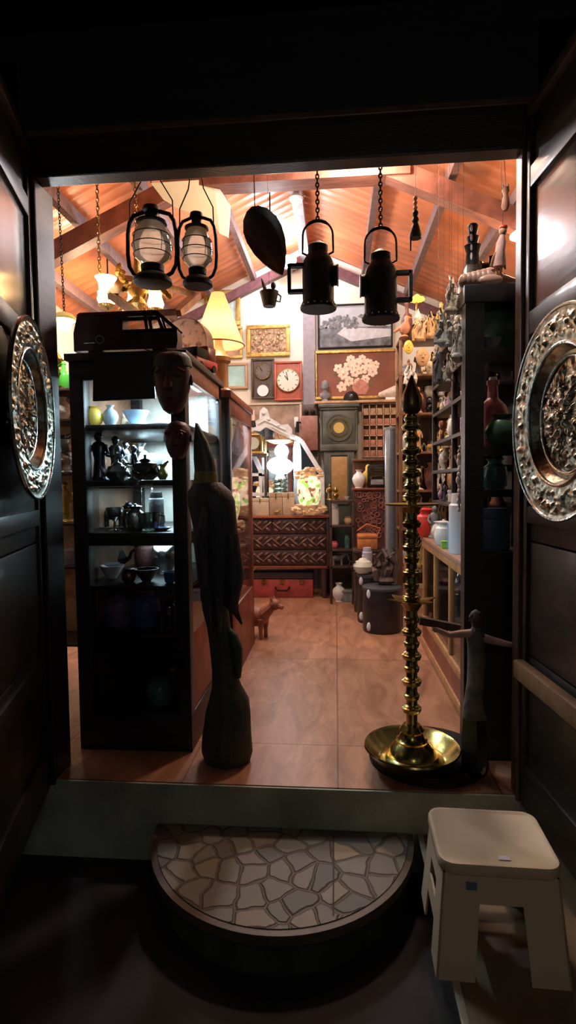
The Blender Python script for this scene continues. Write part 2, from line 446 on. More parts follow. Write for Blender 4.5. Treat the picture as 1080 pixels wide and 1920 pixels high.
def platter(lf, t, z, rad, off, label):
    d = Vector((math.cos(lf.rotation_euler.z), math.sin(lf.rotation_euler.z), 0))
    nrm = Vector((-d.y, d.x, 0)) * (1 if off > 0 else -1)
    o = T('embossed_platter', label, 'platter', Vector((lf.location.x, lf.location.y, z)) + d * t + nrm * (0.022))
    o.rotation_euler = nrm.to_track_quat('Z', 'Y').to_euler()
    k = rad
    embossed([(k * 0.6, 0.012), (k * 0.655, 0.04), (k * 0.69, 0.045), (k * 0.95, 0.047), (k * 0.985, 0.05)], 320, 0.008, (k * 0.7, k * 0.95), 52, 3.1, 44).build('rim', emboss, o)
    MB().lathe([(k * 0.97, 0.045), (k * 0.985, 0.054), (k * 1.0, 0.055), (k * 1.012, 0.048), (k, 0.04), (k * 0.7, 0.036), (k * 0.6, 0.004), (0.001, 0.0)], n=72, cap=False).build('rolled_edge', silver, o)
    embossed([(0.001, 0.026), (k * 0.3, 0.02), (k * 0.52, 0.012), (k * 0.61, 0.012)], 320, 0.010, (-0.02, k * 0.53), 40, 8.3, 60).build('well', emboss, o)
    MB().torus((0, 0, 0.044), k * 0.665, 0.006, 64, 8).build('beaded_ring', silver, o)
    MB().torus((0, 0, 0.017), k * 0.55, 0.005, 64, 8).build('well_ring', silver, o)
    return o
platter(dl, 0.27, 1.4, 0.295, 1, 'round embossed silver platter fixed to the left door leaf')
platter(dr, 0.345, 1.335, 0.305, -1, 'round embossed silver platter fixed to the right door leaf')

# ---------------------------------------------------------------- step, plinth, stool
c = Wz(527, 1575, -0.16)
m, N, L, b = nodes('crazy_paving')
tc = N.new('ShaderNodeTexCoord')
nz = N.new('ShaderNodeTexNoise'); nz.inputs['Scale'].default_value = 9; L.new(tc.outputs['Object'], nz.inputs['Vector'])
mxv = N.new('ShaderNodeMix'); mxv.data_type = 'RGBA'; mxv.inputs[0].default_value = 0.06
L.new(tc.outputs['Object'], mxv.inputs[6]); L.new(nz.outputs['Color'], mxv.inputs[7])
v1 = N.new('ShaderNodeTexVoronoi'); v1.voronoi_dimensions = '2D'; v1.inputs['Scale'].default_value = 12; L.new(mxv.outputs[2], v1.inputs['Vector'])
v2 = N.new('ShaderNodeTexVoronoi'); v2.voronoi_dimensions = '2D'; v2.feature = 'DISTANCE_TO_EDGE'; v2.inputs['Scale'].default_value = 12; L.new(mxv.outputs[2], v2.inputs['Vector'])
sp = N.new('ShaderNodeSeparateColor'); L.new(v1.outputs['Color'], sp.inputs[0])
rp = N.new('ShaderNodeValToRGB'); e = rp.color_ramp.elements
e[0].color = (0.1, 0.09, 0.08, 1); e[0].position = 0.1; e[1].color = (0.3, 0.22, 0.15, 1); e[1].position = 0.95
q = e.new(0.4); q.color = (0.2, 0.165, 0.135, 1); q = e.new(0.65); q.color = (0.15, 0.155, 0.11, 1)
L.new(sp.outputs[0], rp.inputs[0])
r2 = N.new('ShaderNodeValToRGB'); r2.color_ramp.elements[0].position = 0.02; r2.color_ramp.elements[1].position = 0.09
L.new(v2.outputs['Distance'], r2.inputs[0])
mm = N.new('ShaderNodeMix'); mm.data_type = 'RGBA'; mm.inputs[6].default_value = (0.11, 0.08, 0.06, 1)
L.new(r2.outputs[0], mm.inputs[0]); L.new(rp.outputs[0], mm.inputs[7]); L.new(mm.outputs[2], b.inputs['Base Color'])
bb = N.new('ShaderNodeBump'); bb.inputs['Strength'].default_value = 0.6; bb.inputs['Distance'].default_value = 0.01; L.new(r2.outputs[0], bb.inputs['Height']); L.new(bb.outputs[0], b.inputs['Normal'])
b.inputs['Roughness'].default_value = 0.55
paving = m
st = T('doorstep', 'half-round stone step with crazy-paved top below the doorway', 'step', (c.x, DY - 0.032, -0.31))
def half(r, z0, z1, n=40): return MB().prism([(r * math.cos(PI + PI * i / n), r * math.sin(PI + PI * i / n) * 1.04, z0) for i in range(n + 1)], (0, 0, z1 - z0))
half(0.455, 0, 0.118).build('step_body', mat('step_side', (0.045, 0.045, 0.04), 0.7, var=0.4, vscale=9, stretch=(2, 2, 0.5), bump=0.4), st)
half(0.485, 0.118, 0.149).build('nosing', mat('step_rim', (0.11, 0.07, 0.045), 0.5, var=0.3), st)
half(0.462, 0.149, 0.152).build('paved_top', paving, st)
MB().b2((0.19, -0.42, 0.152), (0.195, -0.02, 0.1525)).build('joint', mat('joint', (0.05, 0.04, 0.03), 0.8), st)
# side plinth under the stool
pl = T('stone_plinth', 'low tiled plinth beside the half-round step, under the white stool', 'plinth', (0.785, 1.3, -0.31))
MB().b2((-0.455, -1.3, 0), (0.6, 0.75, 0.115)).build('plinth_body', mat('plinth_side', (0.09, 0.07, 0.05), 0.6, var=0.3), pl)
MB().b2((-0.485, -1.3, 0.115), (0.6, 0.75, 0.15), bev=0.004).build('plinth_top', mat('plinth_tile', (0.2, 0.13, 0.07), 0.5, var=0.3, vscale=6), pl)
MB().b2((-0.492, -1.3, 0.143), (-0.472, 0.75, 0.1525), bev=0.002).build('edge_strip', mat('edge_strip', (0.5, 0.42, 0.33), 0.35), pl)

plastic = mat('stool_plastic', (0.7, 0.54, 0.37), 0.42, var=0.05, vscale=4)
A = Wz(808, 1514, 0.14); Bq = Wz(1049, 1606, 0.14); D_ = Wz(831, 1620, 0.14)
sx, sy = (Bq.x + D_.x) / 2, (A.y + D_.y) / 2
sw, sd = 0.318, abs(A.y - D_.y) + 0.005
print('STOOL', sx, sy, sw, sd)
S0 = T('plastic_stool', 'white moulded plastic step stool with a rectangular seat at the right of the step', 'stool', (sx - 0.004, sy, -0.16), R(-1.5))
def rrect(w, d, r, z, n=6):
    o = []
    for cx, cy, a0 in ((w / 2 - r, d / 2 - r, 0), (-w / 2 + r, d / 2 - r, 90), (-w / 2 + r, -d / 2 + r, 180), (w / 2 - r, -d / 2 + r, 270)):
        for k in range(n + 1):
            a = R(a0 + 90 * k / n); o.append((cx + r * math.cos(a), cy + r * math.sin(a), z))
    return o
def rloft(mb, rings):
    n = len(rings[0]); v = [p for r_ in rings for p in r_]; f = []
    for k in range(len(rings) - 1):
        for i in range(n):
            j = (i + 1) % n; f.append((k * n + i, k * n + j, (k + 1) * n + j, (k + 1) * n + i))
    f.append(tuple(range(n - 1, -1, -1))); f.append(tuple(range((len(rings) - 1) * n, len(rings) * n)))
    return mb.add(v, f)
hs = 0.30
se = rloft(MB(), [rrect(sw - 0.006, sd - 0.006, 0.04, hs - 0.03), rrect(sw, sd, 0.043, hs - 0.026), rrect(sw, sd, 0.043, hs - 0.006),
                  rrect(sw - 0.006, sd - 0.006, 0.04, hs), rrect(sw - 0.022, sd - 0.022, 0.034, hs + 0.0005), rrect(sw - 0.03, sd - 0.03, 0.03, hs - 0.002)])
se.build('seat', plastic, S0)
tw, td, bw, bd = sw - 0.02, sd - 0.02, sw + 0.025, sd + 0.05
def facept(side, u, z):
    """point on a sloping side panel; u -1..1 across"""
    t = (hs - 0.03 - z) / (hs - 0.03); w = tw + (bw - tw) * t; d = td + (bd - td) * t
    return {'f': (u * w / 2, -d / 2, z), 'b': (u * w / 2, d / 2, z), 'l': (-w / 2, u * d / 2, z), 'r': (w / 2, u * d / 2, z)}[side]
for side, nm in (('f', 'front_panel'), ('b', 'back_panel'), ('l', 'side_panel'), ('r', 'side_panel')):
    mb = MB(); inn = {'f': (0, 0.006, 0), 'b': (0, -0.006, 0), 'l': (0.006, 0, 0), 'r': (-0.006, 0, 0)}[side]
    ow, oz = 0.36, 0.195
    for poly in ([(-1, hs - 0.03), (1, hs - 0.03), (1, oz), (-1, oz)],):
        mb.prism([facept(side, u, z) for u, z in poly], inn)
    mb.prism([facept(side, u, z) for u, z in ((-1, oz), (-ow, oz), (-ow - 0.06, 0), (-1, 0))], inn)
    mb.prism([facept(side, u, z) for u, z in ((ow, oz), (1, oz), (1, 0), (ow + 0.06, 0))], inn)
    mb.build(nm, plastic, S0, smooth=False)
    if side in 'bl':
        MB().prism([facept(side, u, z) for u, z in ((-ow - 0.05, 0.145), (ow + 0.05, 0.145), (ow + 0.05, 0.09), (-ow - 0.05, 0.09))], inn).build('cross_rung', plastic, S0, smooth=False)
MB().b2((0.0, -sd / 2 + 0.03, hs - 0.001), (0.03, -sd / 2 + 0.046, hs + 0.0006)).build('price_sticker', mat('sticker', (0.75, 0.7, 0.75), 0.5), S0)
fp = facept('f', -0.5, 0.235)
MB().box(fp, (0.028, 0.003, 0.03), (0.1, 0, 0)).build('blue_sticker', mat('blue_sticker', (0.12, 0.2, 0.3), 0.5), S0)
# ================================================================ HANGING THINGS
lanternglass = bpy.data.materials.new('lantern_glass'); lanternglass.use_nodes = True
N = lanternglass.node_tree.nodes; L = lanternglass.node_tree.links
tA = N.new('ShaderNodeBsdfTransparent'); tB = N.new('ShaderNodeBsdfTranslucent'); tB.inputs[0].default_value = (0.95, 0.88, 0.75, 1)
gA = N.new('ShaderNodeBsdfGlossy'); gA.inputs['Roughness'].default_value = 0.05
m1_ = N.new('ShaderNodeMixShader'); m1_.inputs[0].default_value = 0.32; L.new(tA.outputs[0], m1_.inputs[1]); L.new(tB.outputs[0], m1_.inputs[2])
lw_ = N.new('ShaderNodeLayerWeight'); lw_.inputs['Blend'].default_value = 0.3
m2_ = N.new('ShaderNodeMixShader'); L.new(lw_.outputs['Fresnel'], m2_.inputs[0]); L.new(m1_.outputs[0], m2_.inputs[1]); L.new(gA.outputs[0], m2_.inputs[2])
L.new(m2_.outputs[0], N['Material Output'].inputs[0])
def hurricane(px, ytop, ybot, label, wide=1.0):
    Y = 2.42
    b = W(px, ybot, Y); h = sc(ybot - ytop, b); u = h / 0.36
    o = T('hurricane_lantern', label, 'lantern', b, group='hurricane lanterns hanging in the doorway')
    w = u * wide
    MB().lathe([(0.001, 0), (0.07 * w, 0), (0.078 * w, 0.006 * u), (0.078 * w, 0.022 * u), (0.06 * w, 0.042 * u), (0.036 * w, 0.05 * u), (0.001, 0.052 * u)], n=28).build('fuel_tank', iron, o)
    MB().lathe([(0.03 * w, 0.05 * u), (0.046 * w, 0.056 * u), (0.048 * w, 0.082 * u), (0.034 * w, 0.09 * u)], n=24).build('burner', iron, o)
    MB().lathe([(0.04 * w, 0.09 * u), (0.068 * w, 0.118 * u), (0.078 * w, 0.16 * u), (0.074 * w, 0.21 * u), (0.058 * w, 0.255 * u), (0.048 * w, 0.272 * u), (0.045 * w, 0.27 * u), (0.055 * w, 0.252 * u), (0.071 * w, 0.208 * u), (0.075 * w, 0.16 * u), (0.065 * w, 0.12 * u), (0.038 * w, 0.093 * u)], n=32, cap=False).build('glass_globe', lanternglass, o)
    MB().lathe([(0.05 * w, 0.266 * u), (0.062 * w, 0.27 * u), (0.062 * w, 0.278 * u), (0.04 * w, 0.288 * u), (0.026 * w, 0.294 * u), (0.026 * w, 0.32 * u), (0.036 * w, 0.326 * u), (0.032 * w, 0.345 * u), (0.01 * w, 0.352 * u)], n=24).build('chimney_hood', iron, o)
    for s in (-1, 1):
        MB().tube([(s * 0.055 * w, 0, 0.035 * u), (s * 0.08 * w, 0, 0.05 * u), (s * 0.097 * w, 0, 0.085 * u), (s * 0.102 * w, 0, 0.14 * u), (s * 0.1 * w, 0, 0.23 * u), (s * 0.092 * w, 0, 0.28 * u), (s * 0.074 * w, 0, 0.31 * u), (s * 0.03 * w, 0, 0.325 * u)], 0.0085 * w, 8).build('side_tube', iron, o)
    g = MB()
    for z, r in ((0.13, 0.075), (0.17, 0.0805), (0.215, 0.0755)): g.torus((0, 0, z * u), r * w, 0.002, 28, 6)
    for k in range(4): g.tube([(0.0755 * w * math.cos(k * PI / 2 + 0.8), 0.0755 * w * math.sin(k * PI / 2 + 0.8), 0.215 * u), (0.081 * w * math.cos(k * PI / 2 + 0.8), 0.081 * w * math.sin(k * PI / 2 + 0.8), 0.17 * u), (0.075 * w * math.cos(k * PI / 2 + 0.8), 0.075 * w * math.sin(k * PI / 2 + 0.8), 0.13 * u)], 0.0015, 5)
    g.build('wire_guard', iron, o)
    top = 2.62 - b.z
    MB().tube([(-0.09 * w, 0, 0.285 * u), (-0.088 * w, 0, 0.37 * u), (-0.04 * w, 0, min(0.46 * u, top)), (0, 0, top), (0.04 * w, 0, min(0.46 * u, top)), (0.088 * w, 0, 0.37 * u), (0.09 * w, 0, 0.285 * u)], 0.003, 6).build('bail_handle', iron, o)
    return o
hurricane(287, 386, 534, 'wide black hurricane lantern with big clear globe, hanging furthest left in the doorway', 1.12)
hurricane(371, 398, 538, 'slimmer black hurricane lantern hanging just right of the wide one', 0.92)

def railway(px, ytop, ybot, w0, side, label, bail):
    Y = 2.42
    b = W(px, ybot, Y); h = sc(ybot - ytop, b); r = sc(w0, b) / 2
    o = T('railway_lantern', label, 'lantern', b, group='black railway signal lanterns')
    MB().lathe([(0.001, 0), (r * 1.12, 0), (r * 1.14, h * 0.02), (r * 1.04, h * 0.09), (r * 0.98, h * 0.12), (r * 0.98, h * 0.66), (r * 0.9, h * 0.72), (r * 0.58, h * 0.84), (r * 0.62, h * 0.86), (r * 0.62, h * 0.93), (r * 0.5, h * 0.95), (r * 0.2, h), (0.001, h)], n=28).build('lantern_body', iron, o)
    rv = MB()
    for k in range(18):
        a = 2 * PI * k / 18; rv.sph((r * 1.11 * math.cos(a), r * 1.11 * math.sin(a), h * 0.045), 0.004, n=6, m=4)
    rv.build('rivets', mat('worn_tin', (0.5, 0.42, 0.38), 0.4, 0.8), o)
    pz = h * 0.62
    hb = sc(bail, b)
    pts = [(-r * 0.62, 0, h * 0.8), (-r * 0.95, 0, h * 0.84), (-r * 0.95, 0, h * 0.9)]
    pts += [(-r * 0.93 * math.cos(PI * k / 12), 0, h + hb * 0.3 + hb * 0.7 * math.sin(PI * k / 12)) for k in range(13)]
    pts += [(r * 0.95, 0, h * 0.9), (r * 0.95, 0, h * 0.84), (r * 0.62, 0, h * 0.8)]
    MB().tube(pts, [0.0045] * 7 + [0.007] * 5 + [0.0045] * 7, 7).build('bail_handle', iron, o)
    s = side; ex = r + sc(24, b); gr = MB()
    for p, q in (((s * r * 0.9, 0, h * 0.66), (s * ex, 0, h * 0.66)), ((s * ex, 0, h * 0.68), (s * ex, 0, h * 0.26)), ((s * ex, 0, h * 0.28), (s * r * 0.9, 0, h * 0.28))):
        gr.bar(p, q, 0.014, 0.03, (0, 1, 0))
    gr.build('side_grip', iron, o)
    ln = MB(); s = -side
    ln.cyl((s * r * 0.85, 0, h * 0.5), (s * (r + 0.012), 0, h * 0.5), r * 0.62, r * 0.62, 20)
    ln.build('lens_hood', iron, o)
    MB().cyl((s * (r + 0.012), 0, h * 0.5), (s * (r + 0.018), 0, h * 0.5), r * 0.68, r * 0.66, 20).build('lens', mat('lens_glass', (0.45, 0.42, 0.4), 0.15), o)
    MB().chain((0, 0, h + hb), (0, 0, 2.61 - b.z), 0.022, 0.0035).build('chain', chain_m, o)
    return o
railway(597, 456, 581, 60, -1, 'black railway signal lantern with square grip on its left, nearer the middle', 38)
railway(714, 471, 601, 62, 1, 'black railway signal lantern with square grip on its right side', 40)

# dark teardrop wooden dish
Y = 2.97
c = W(500, 450, Y); s_ = sc(1, c)
o = T('teardrop_dish', 'large dark teardrop-shaped wooden dish hanging nose down beside the white bulb', 'dish', c)
ol = [(0.0, 66), (0.35, 62), (0.7, 50), (0.95, 30), (1.0, 10), (0.9, -15), (0.66, -38), (0.36, -58), (0.1, -70), (0.0, -74)]
mb = MB(); rings = []
tilt = Matrix.Rotation(R(24), 3, 'Y')
def tear(k, dy, inset):
    pts = [(x * 36 * inset, z * inset) for x, z in ol] + [(-x * 36 * inset, z * inset) for x, z in ol[-2:0:-1]]
    return [(x * s_, dy, z * s_) for x, z in pts]
sec = [tear(0, 0.0, 0.94), tear(0, -0.012, 1.0), tear(0, 0.02, 0.96), tear(0, 0.05, 0.75), tear(0, 0.065, 0.4)]
v = []; f = []
n = len(sec[0])
for r_ in [tear(0, 0.04, 0.5)] + sec: v += [tuple(tilt.transposed() @ Vector(p)) for p in r_]
for k in range(len(sec)):
    for i in range(n):
        j = (i + 1) % n; f.append((k * n + i, k * n + j, (k + 1) * n + j, (k + 1) * n + i))
f.append(tuple(range(n))); f.append(tuple(range(len(sec) * n, (len(sec) + 1) * n)))
MB().add(v, f).build('dish_bowl', blackwood, o)
MB().tube([(-0.06, 0.0, 0.15), (-0.06, -0.01, 2.79 - c.z)], 0.003, 6).build('hanging_cord', chain_m, o)

Y = 3.35
c = W(505, 575, Y); s_ = sc(1, c)
o = T('hanging_pot', 'tiny dark metal pot with spout hanging against the white gable wall', 'pot', c)
MB().lathe([(0.001, 0), (11 * s_, 0), (12 * s_, 2 * s_), (17 * s_, 24 * s_), (18 * s_, 27 * s_), (10 * s_, 30 * s_), (0.001, 31 * s_)]).build('pot_body', iron, o)
MB().tube([(-6 * s_, 0, 28 * s_), (-11 * s_, 0, 42 * s_), (-14 * s_, 0, 52 * s_)], [4 * s_, 3 * s_, 1 * s_]).build('spout', iron, o)
MB().tube([(15 * s_, 0, 24 * s_), (22 * s_, 0, 18 * s_), (20 * s_, 0, 8 * s_), (13 * s_, 0, 10 * s_)], 1.6 * s_).build('handle', iron, o)
t_ = MB().sph((8 * s_, 0, 38 * s_), 6 * s_, 0.8, 0.6, 1.2); t_.build('lid_figure', iron, o)
MB().tube([(0, 0, 30 * s_), (0, 0, roofz(c.x) - c.z)], 0.0012, 5).build('hanging_wire', chain_m, o)

Y = 2.97
c = W(779, 447, Y); s_ = sc(1, c)
o = T('hanging_doll_bell', 'small black skirted doll bell hanging on a beaded string under the roof', 'bell', c)
MB().lathe([(11 * s_, 0), (12 * s_, 3 * s_), (7 * s_, 22 * s_), (5 * s_, 27 * s_), (7 * s_, 32 * s_), (5 * s_, 38 * s_), (0.001, 40 * s_)]).build('bell_body', iron, o)
t_ = MB().sph((0, 0, 45 * s_), 7 * s_, 0.8, 0.8, 1); t_.build('head', iron, o)
MB().tube([(-9 * s_, 0, 4 * s_), (-9 * s_, 0, -22 * s_)], 1.8 * s_).build('clapper', chain_m, o)
bd = MB()
for k in range(3): bd.sph((0, 0, (55 + k * 9) * s_), 4.5 * s_, n=8, m=6)
bd.tube([(0, 0, 50 * s_), (0, 0, 2.79 - c.z)], 0.0015, 5)
bd.build('beaded_string', terracotta, o)

# cream cloth pinned under the roof, behind the hurricane lanterns
Y = 3.5
poly = [(283, 343), (345, 339), (400, 336), (432, 385), (428, 445), (412, 438), (395, 412), (360, 425), (335, 390), (305, 372)]
o = T('ceiling_cloth', 'pale cloth panel stretched under the roof behind the hurricane lanterns', 'cloth', W(345, 400, Y))
pa = [W(x, y, Y + 0.25 - 0.25 * (432 - x) / 150) for x, y in poly]
mcl = mat('pale_cloth', (0.62, 0.6, 0.45), 0.9, var=0.12, vscale=3, bump=0.15, bscale=12)
MB().prism(pa[:3] + [pa[5], pa[6], pa[8], pa[9]], (0, 0.012, 0)).build('cloth_panel', mcl, o, world=True, smooth=False)
MB().prism([pa[2], pa[3], pa[4], pa[5]], (0, 0.012, 0)).build('white_flap', mat('white_cloth', (0.75, 0.75, 0.72), 0.9, bump=0.1), o, world=True, smooth=False)
for p in (pa[0], pa[2]): MB().tube([p, (p.x, p.y, roofz(p.x))], 0.004, 5).build('hanging_tie', chain_m, o, world=True)

# ---------------------------------------------------------------- chandelier on the left
warm = mat('warm_shade', (0.9, 0.75, 0.5), 0.4, emit=(1.0, 0.62, 0.25), estr=7)
Y = 3.15
c = W(250, 560, Y)
o = T('chandelier', 'gilt chandelier with glowing tulip shades and hexagonal wooden ring above the cabinet', 'chandelier', c)
s_ = sc(1, c)
def tulip(mb, x, y, z, k):
    return mb.lathe([(k * 0.25, 0), (k * 0.55, k * 0.1), (k * 0.68, k * 0.4), (k * 0.5, k * 1.0), (k * 0.55, k * 1.6), (k * 0.78, k * 1.95), (k * 0.72, k * 1.95), (k * 0.49, k * 1.6), (k * 0.44, k * 1.0), (k * 0.6, k * 0.4)], (x, y, z), n=18, cap=False)
shades = []
for px, py, k, dy in ((200, 572, 26, 0.0), (292, 580, 24, 0.12), (250, 575, 20, 0.3)):
    p = W(px, py, Y + dy) - c
    shades.append(p + c)
    tulip(MB(), p.x, p.y, p.z, k * s_).build('tulip_shade', warm, o)
    MB().lathe([(0.001, 0), (k * s_ * 0.5, 0.004), (k * s_ * 0.62, 0.02), (k * s_ * 0.28, 0.03)], (p.x, p.y, p.z - 0.02), n=14).build('shade_cup', goldleaf, o)
    MB().tube([(p.x, p.y, p.z - 0.02), (p.x * 0.8, p.y, p.z - 0.06), (p.x * 0.4, p.y * 0.5, -0.04), (0.01, 0.05, 0.03)], 0.008).build('arm', goldleaf, o)
lf = MB()
for px, py, a in ((222, 505, 0.3), (228, 520, -0.4), (262, 548, 0.8), (240, 540, 1.2), (310, 548, -0.8)):
    p = W(px, py, Y + 0.05) - c
    lf.sph(p, 0.035, 0.55, 0.3, 1.1, n=8, m=6, rot=(0, a, 0)); lf.sph(p + Vector((0.02, 0, -0.02)), 0.028, 0.8, 0.3, 0.7, n=8, m=6, rot=(0, -a, 0))
lf.build('gilt_leaves', goldleaf, o)
MB().lathe([(0.001, -0.09), (0.02, -0.08), (0.05, -0.02), (0.03, 0.02), (0.06, 0.06), (0.025, 0.12), (0.015, 0.3), (0.001, 0.31)], (0.01, 0.05, 0)).build('stem', goldleaf, o)
hx = [W(x, y, yy) - c for x, y, yy in ((232, 524, 3.35), (300, 534, 3.4), (368, 555, 3.3), (330, 588, 3.02), (262, 592, 2.95), (212, 556, 3.05))]
rg = MB()
for i in range(6): rg.bar(hx[i], hx[(i + 1) % 6], 0.06, 0.035, (0, 0, 1))
rg.build('wooden_ring', brownwood, o)
q = W(187, 520, Y) - c
ch = MB().chain(q, (q.x, q.y, roofz(q.x + c.x) - c.z - 0.02), 0.03, 0.003)
ch.build('chain', oldbrass, o); ch = MB().chain((0.01, 0.05, 0.3), (0.01, 0.05, roofz(c.x) - c.z - 0.02), 0.03, 0.003)
ch.build('chain', oldbrass, o)
for k in range(9):
    a = 2 * PI * k / 9
    MB().sph((0.01 + 0.08 * math.cos(a), 0.05 + 0.08 * math.sin(a), -0.05 - 0.02 * (k % 2)), 0.014, 0.7, 0.7, 1.5, n=6, m=4).build('crystal_drop', clearglass, o)
for i, p in enumerate(shades): light('chandelier_light', (p.x, p.y, p.z + 0.05 * 0.9), 11, (1, 0.6, 0.28), 0.02)

# LED lamp hung by the left jamb
Y = 2.75
c = W(121, 605, Y); s_ = sc(1, c)
o = T('hanging_led_lamp', 'dazzling white bulb under a yellow cap hanging beside the left doorpost', 'lamp', c)
MB().lathe([(8 * s_, 2 * s_), (21 * s_, 4 * s_), (22 * s_, 8 * s_), (14 * s_, 16 * s_), (0.001, 18 * s_)]).build('yellow_cap', mat('yellow_cap', (0.8, 0.6, 0.2), 0.4, emit=(1, 0.7, 0.2), estr=0.4), o)
MB().lathe([(0.001, -14 * s_), (9 * s_, -12 * s_), (13 * s_, -4 * s_), (9 * s_, 3 * s_), (6 * s_, 5 * s_)]).build('bulb', mat('led_white', (1, 1, 1), 0.3, emit=(0.85, 0.92, 1), estr=30), o)
MB().chain((0, 0, 17 * s_), (-0.02, 0, roofz(c.x) - c.z), 0.02, 0.002).build('chain', chain_m, o)
light('left_led', c + Vector((0.0, -0.0, -20 * s_)), 9, (0.9, 0.95, 1), 0.02)

# LED spot at the gable
Y = 5.75
c = W(542, 490, Y); s_ = sc(1, c)
o = T('gable_spotlight', 'bright square white spotlight high on the gable under the ridge', 'spotlight', c)
MB().box((0, 0, 0), (24 * s_, 0.03, 22 * s_), bev=0.004).build('glowing_panel', mat('led_panel', (1, 1, 1), 0.3, emit=(0.9, 0.95, 1), estr=40), o)
MB().box((0, 0.035, 0), (28 * s_, 0.04, 26 * s_), bev=0.006).build('housing', greyst, o)
MB().b2((-0.02, 0.05, -0.02), (0.02, 0.27, 0.02)).build('bracket', greyst, o)
light('gable_light', c + Vector((0, -0.12, 0.0)), 32, (0.92, 0.94, 1), 0.06)
# unlit disc lamp on the ridge
c = W(569, 408, 4.6); c.z = min(c.z, RZ - 0.17)
o = T('ridge_lamp', 'small round unlit lamp on the ridge board', 'lamp', Vector((RX + 0.0, 4.6, RZ - 0.22)))
MB().lathe([(0.001, 0), (0.05, 0.005), (0.06, 0.02), (0.05, 0.035), (0.02, 0.06), (0.001, 0.06)]).build('lamp_dish', mat('pale_lamp', (0.6, 0.66, 0.72), 0.4), o)

# ================================================================ LEFT CABINETS
CY0, CY1 = 2.30, 3.05
xl = W(135, 900, CY0).x; xr = W(350, 900, CY0).x
CT = 1.70
print('CAB', xl, xr)
o = T('display_cabinet', 'tall dark wooden glazed display cabinet standing just inside the doorway on the left', 'cabinet', ((xl + xr) / 2, (CY0 + CY1) / 2, 0))
pw = 0.062
def cb(name, lo, hi, m, bev=0.003, par=None):
    return MB().b2(lo, hi, bev).build(name, m, par or o, world=True) if par is None else MB().b2(lo, hi, bev).build(name, m, par, world=True)
for x0, x1 in ((xl, xl + pw), (xr - pw, xr)):
    for y0, y1 in ((CY0, CY0 + pw), (CY1 - pw, CY1)): cb('post', (x0, y0, 0), (x1, y1, CT - 0.03), blackwood)
SH = [(800, 0.024), (906, 0.024), (1012, 0.055), (1104, 0.02), (1197, 0.02)]
SZ = []
for y, t in SH:
    z = W(240, y, CY0).z; SZ.append(z + t / 2)
    cb('shelf', (xl + 0.01, CY0 + 0.012, z - t / 2), (xr - 0.01, CY1 - 0.012, z + t / 2), blackwood)
cb('base', (xl, CY0, 0.0), (xr, CY1, 0.16), blackwood); SZ.append(0.16)
cb('cabinet_top', (xl - 0.01, CY0 - 0.02, CT - 0.03), (xr + 0.015, CY1 + 0.01, CT), darkwood)
cb('top_rail', (xl, CY0, CT - 0.11), (xr, CY0 + 0.025, CT - 0.03), blackwood)
cb('side_rail', (xr - 0.025, CY0, CT - 0.1), (xr, CY1, CT - 0.03), mat('rail_wood', (0.34, 0.14, 0.07), 0.42, var=0.3))
cb('side_board', (xr - 0.02, CY0 + pw, 0.16), (xr - 0.006, CY1 - pw, 0.5), redwood)
cb('front_glass', (xl + pw, CY0 + 0.006, 0.16), (xr - pw, CY0 + 0.01, CT - 0.11), paneglass, 0)
cb('side_glass', (xr - 0.012, CY0 + pw, 0.5), (xr - 0.008, CY1 - pw, CT - 0.1), paneglass, 0)
cb('back_panel', (xl, CY0 + pw, 0.16), (xl + 0.01, CY1 - pw, CT - 0.03), brownwood, 0)
cb('end_panel', (xl + pw, CY1 - 0.02, 0.16), (xr - pw, CY1 - 0.008, CT - 0.03), mat('cabinet_lining', (0.5, 0.47, 0.42), 0.7, var=0.1), 0)
cb('door_stile', (W(322, 900, CY0).x, CY0 + 0.012, 0.16), (W(327, 900, CY0).x, CY0 + 0.03, CT - 0.11), blackwood)
cb('led_strip', (xr - 0.07, CY0 + 0.12, CT - 0.06), (xr - 0.04, CY1 - 0.1, CT - 0.045), mat('led_strip', (1, 1, 1), 0.3, emit=(0.75, 0.9, 1), estr=25), 0)
def strip_light(loc, e, sx_, sy_, col=(0.6, 0.86, 1)):
    l = bpy.data.lights.new('strip', 'AREA'); l.shape = 'RECTANGLE'; l.size = sx_; l.size_y = sy_; l.energy = e; l.color = col
    q = bpy.data.objects.new('strip_light', l); C.objects.link(q); q.location = loc; return q
strip_light((xr - 0.075, (CY0 + CY1) / 2, CT - 0.07), 28, 0.03, 0.5)
strip_light(((xl + xr) / 2, CY0 + 0.45, SZ[0] - 0.035), 7, 0.2, 0.4)  # this and the next two: shelf lights added without any fitting
strip_light(((xl + xr) / 2, CY0 + 0.45, SZ[1] - 0.035), 4, 0.2, 0.4)
strip_light(((xl + xr) / 2, CY0 + 0.45, SZ[2] - 0.07), 1.2, 0.2, 0.4)
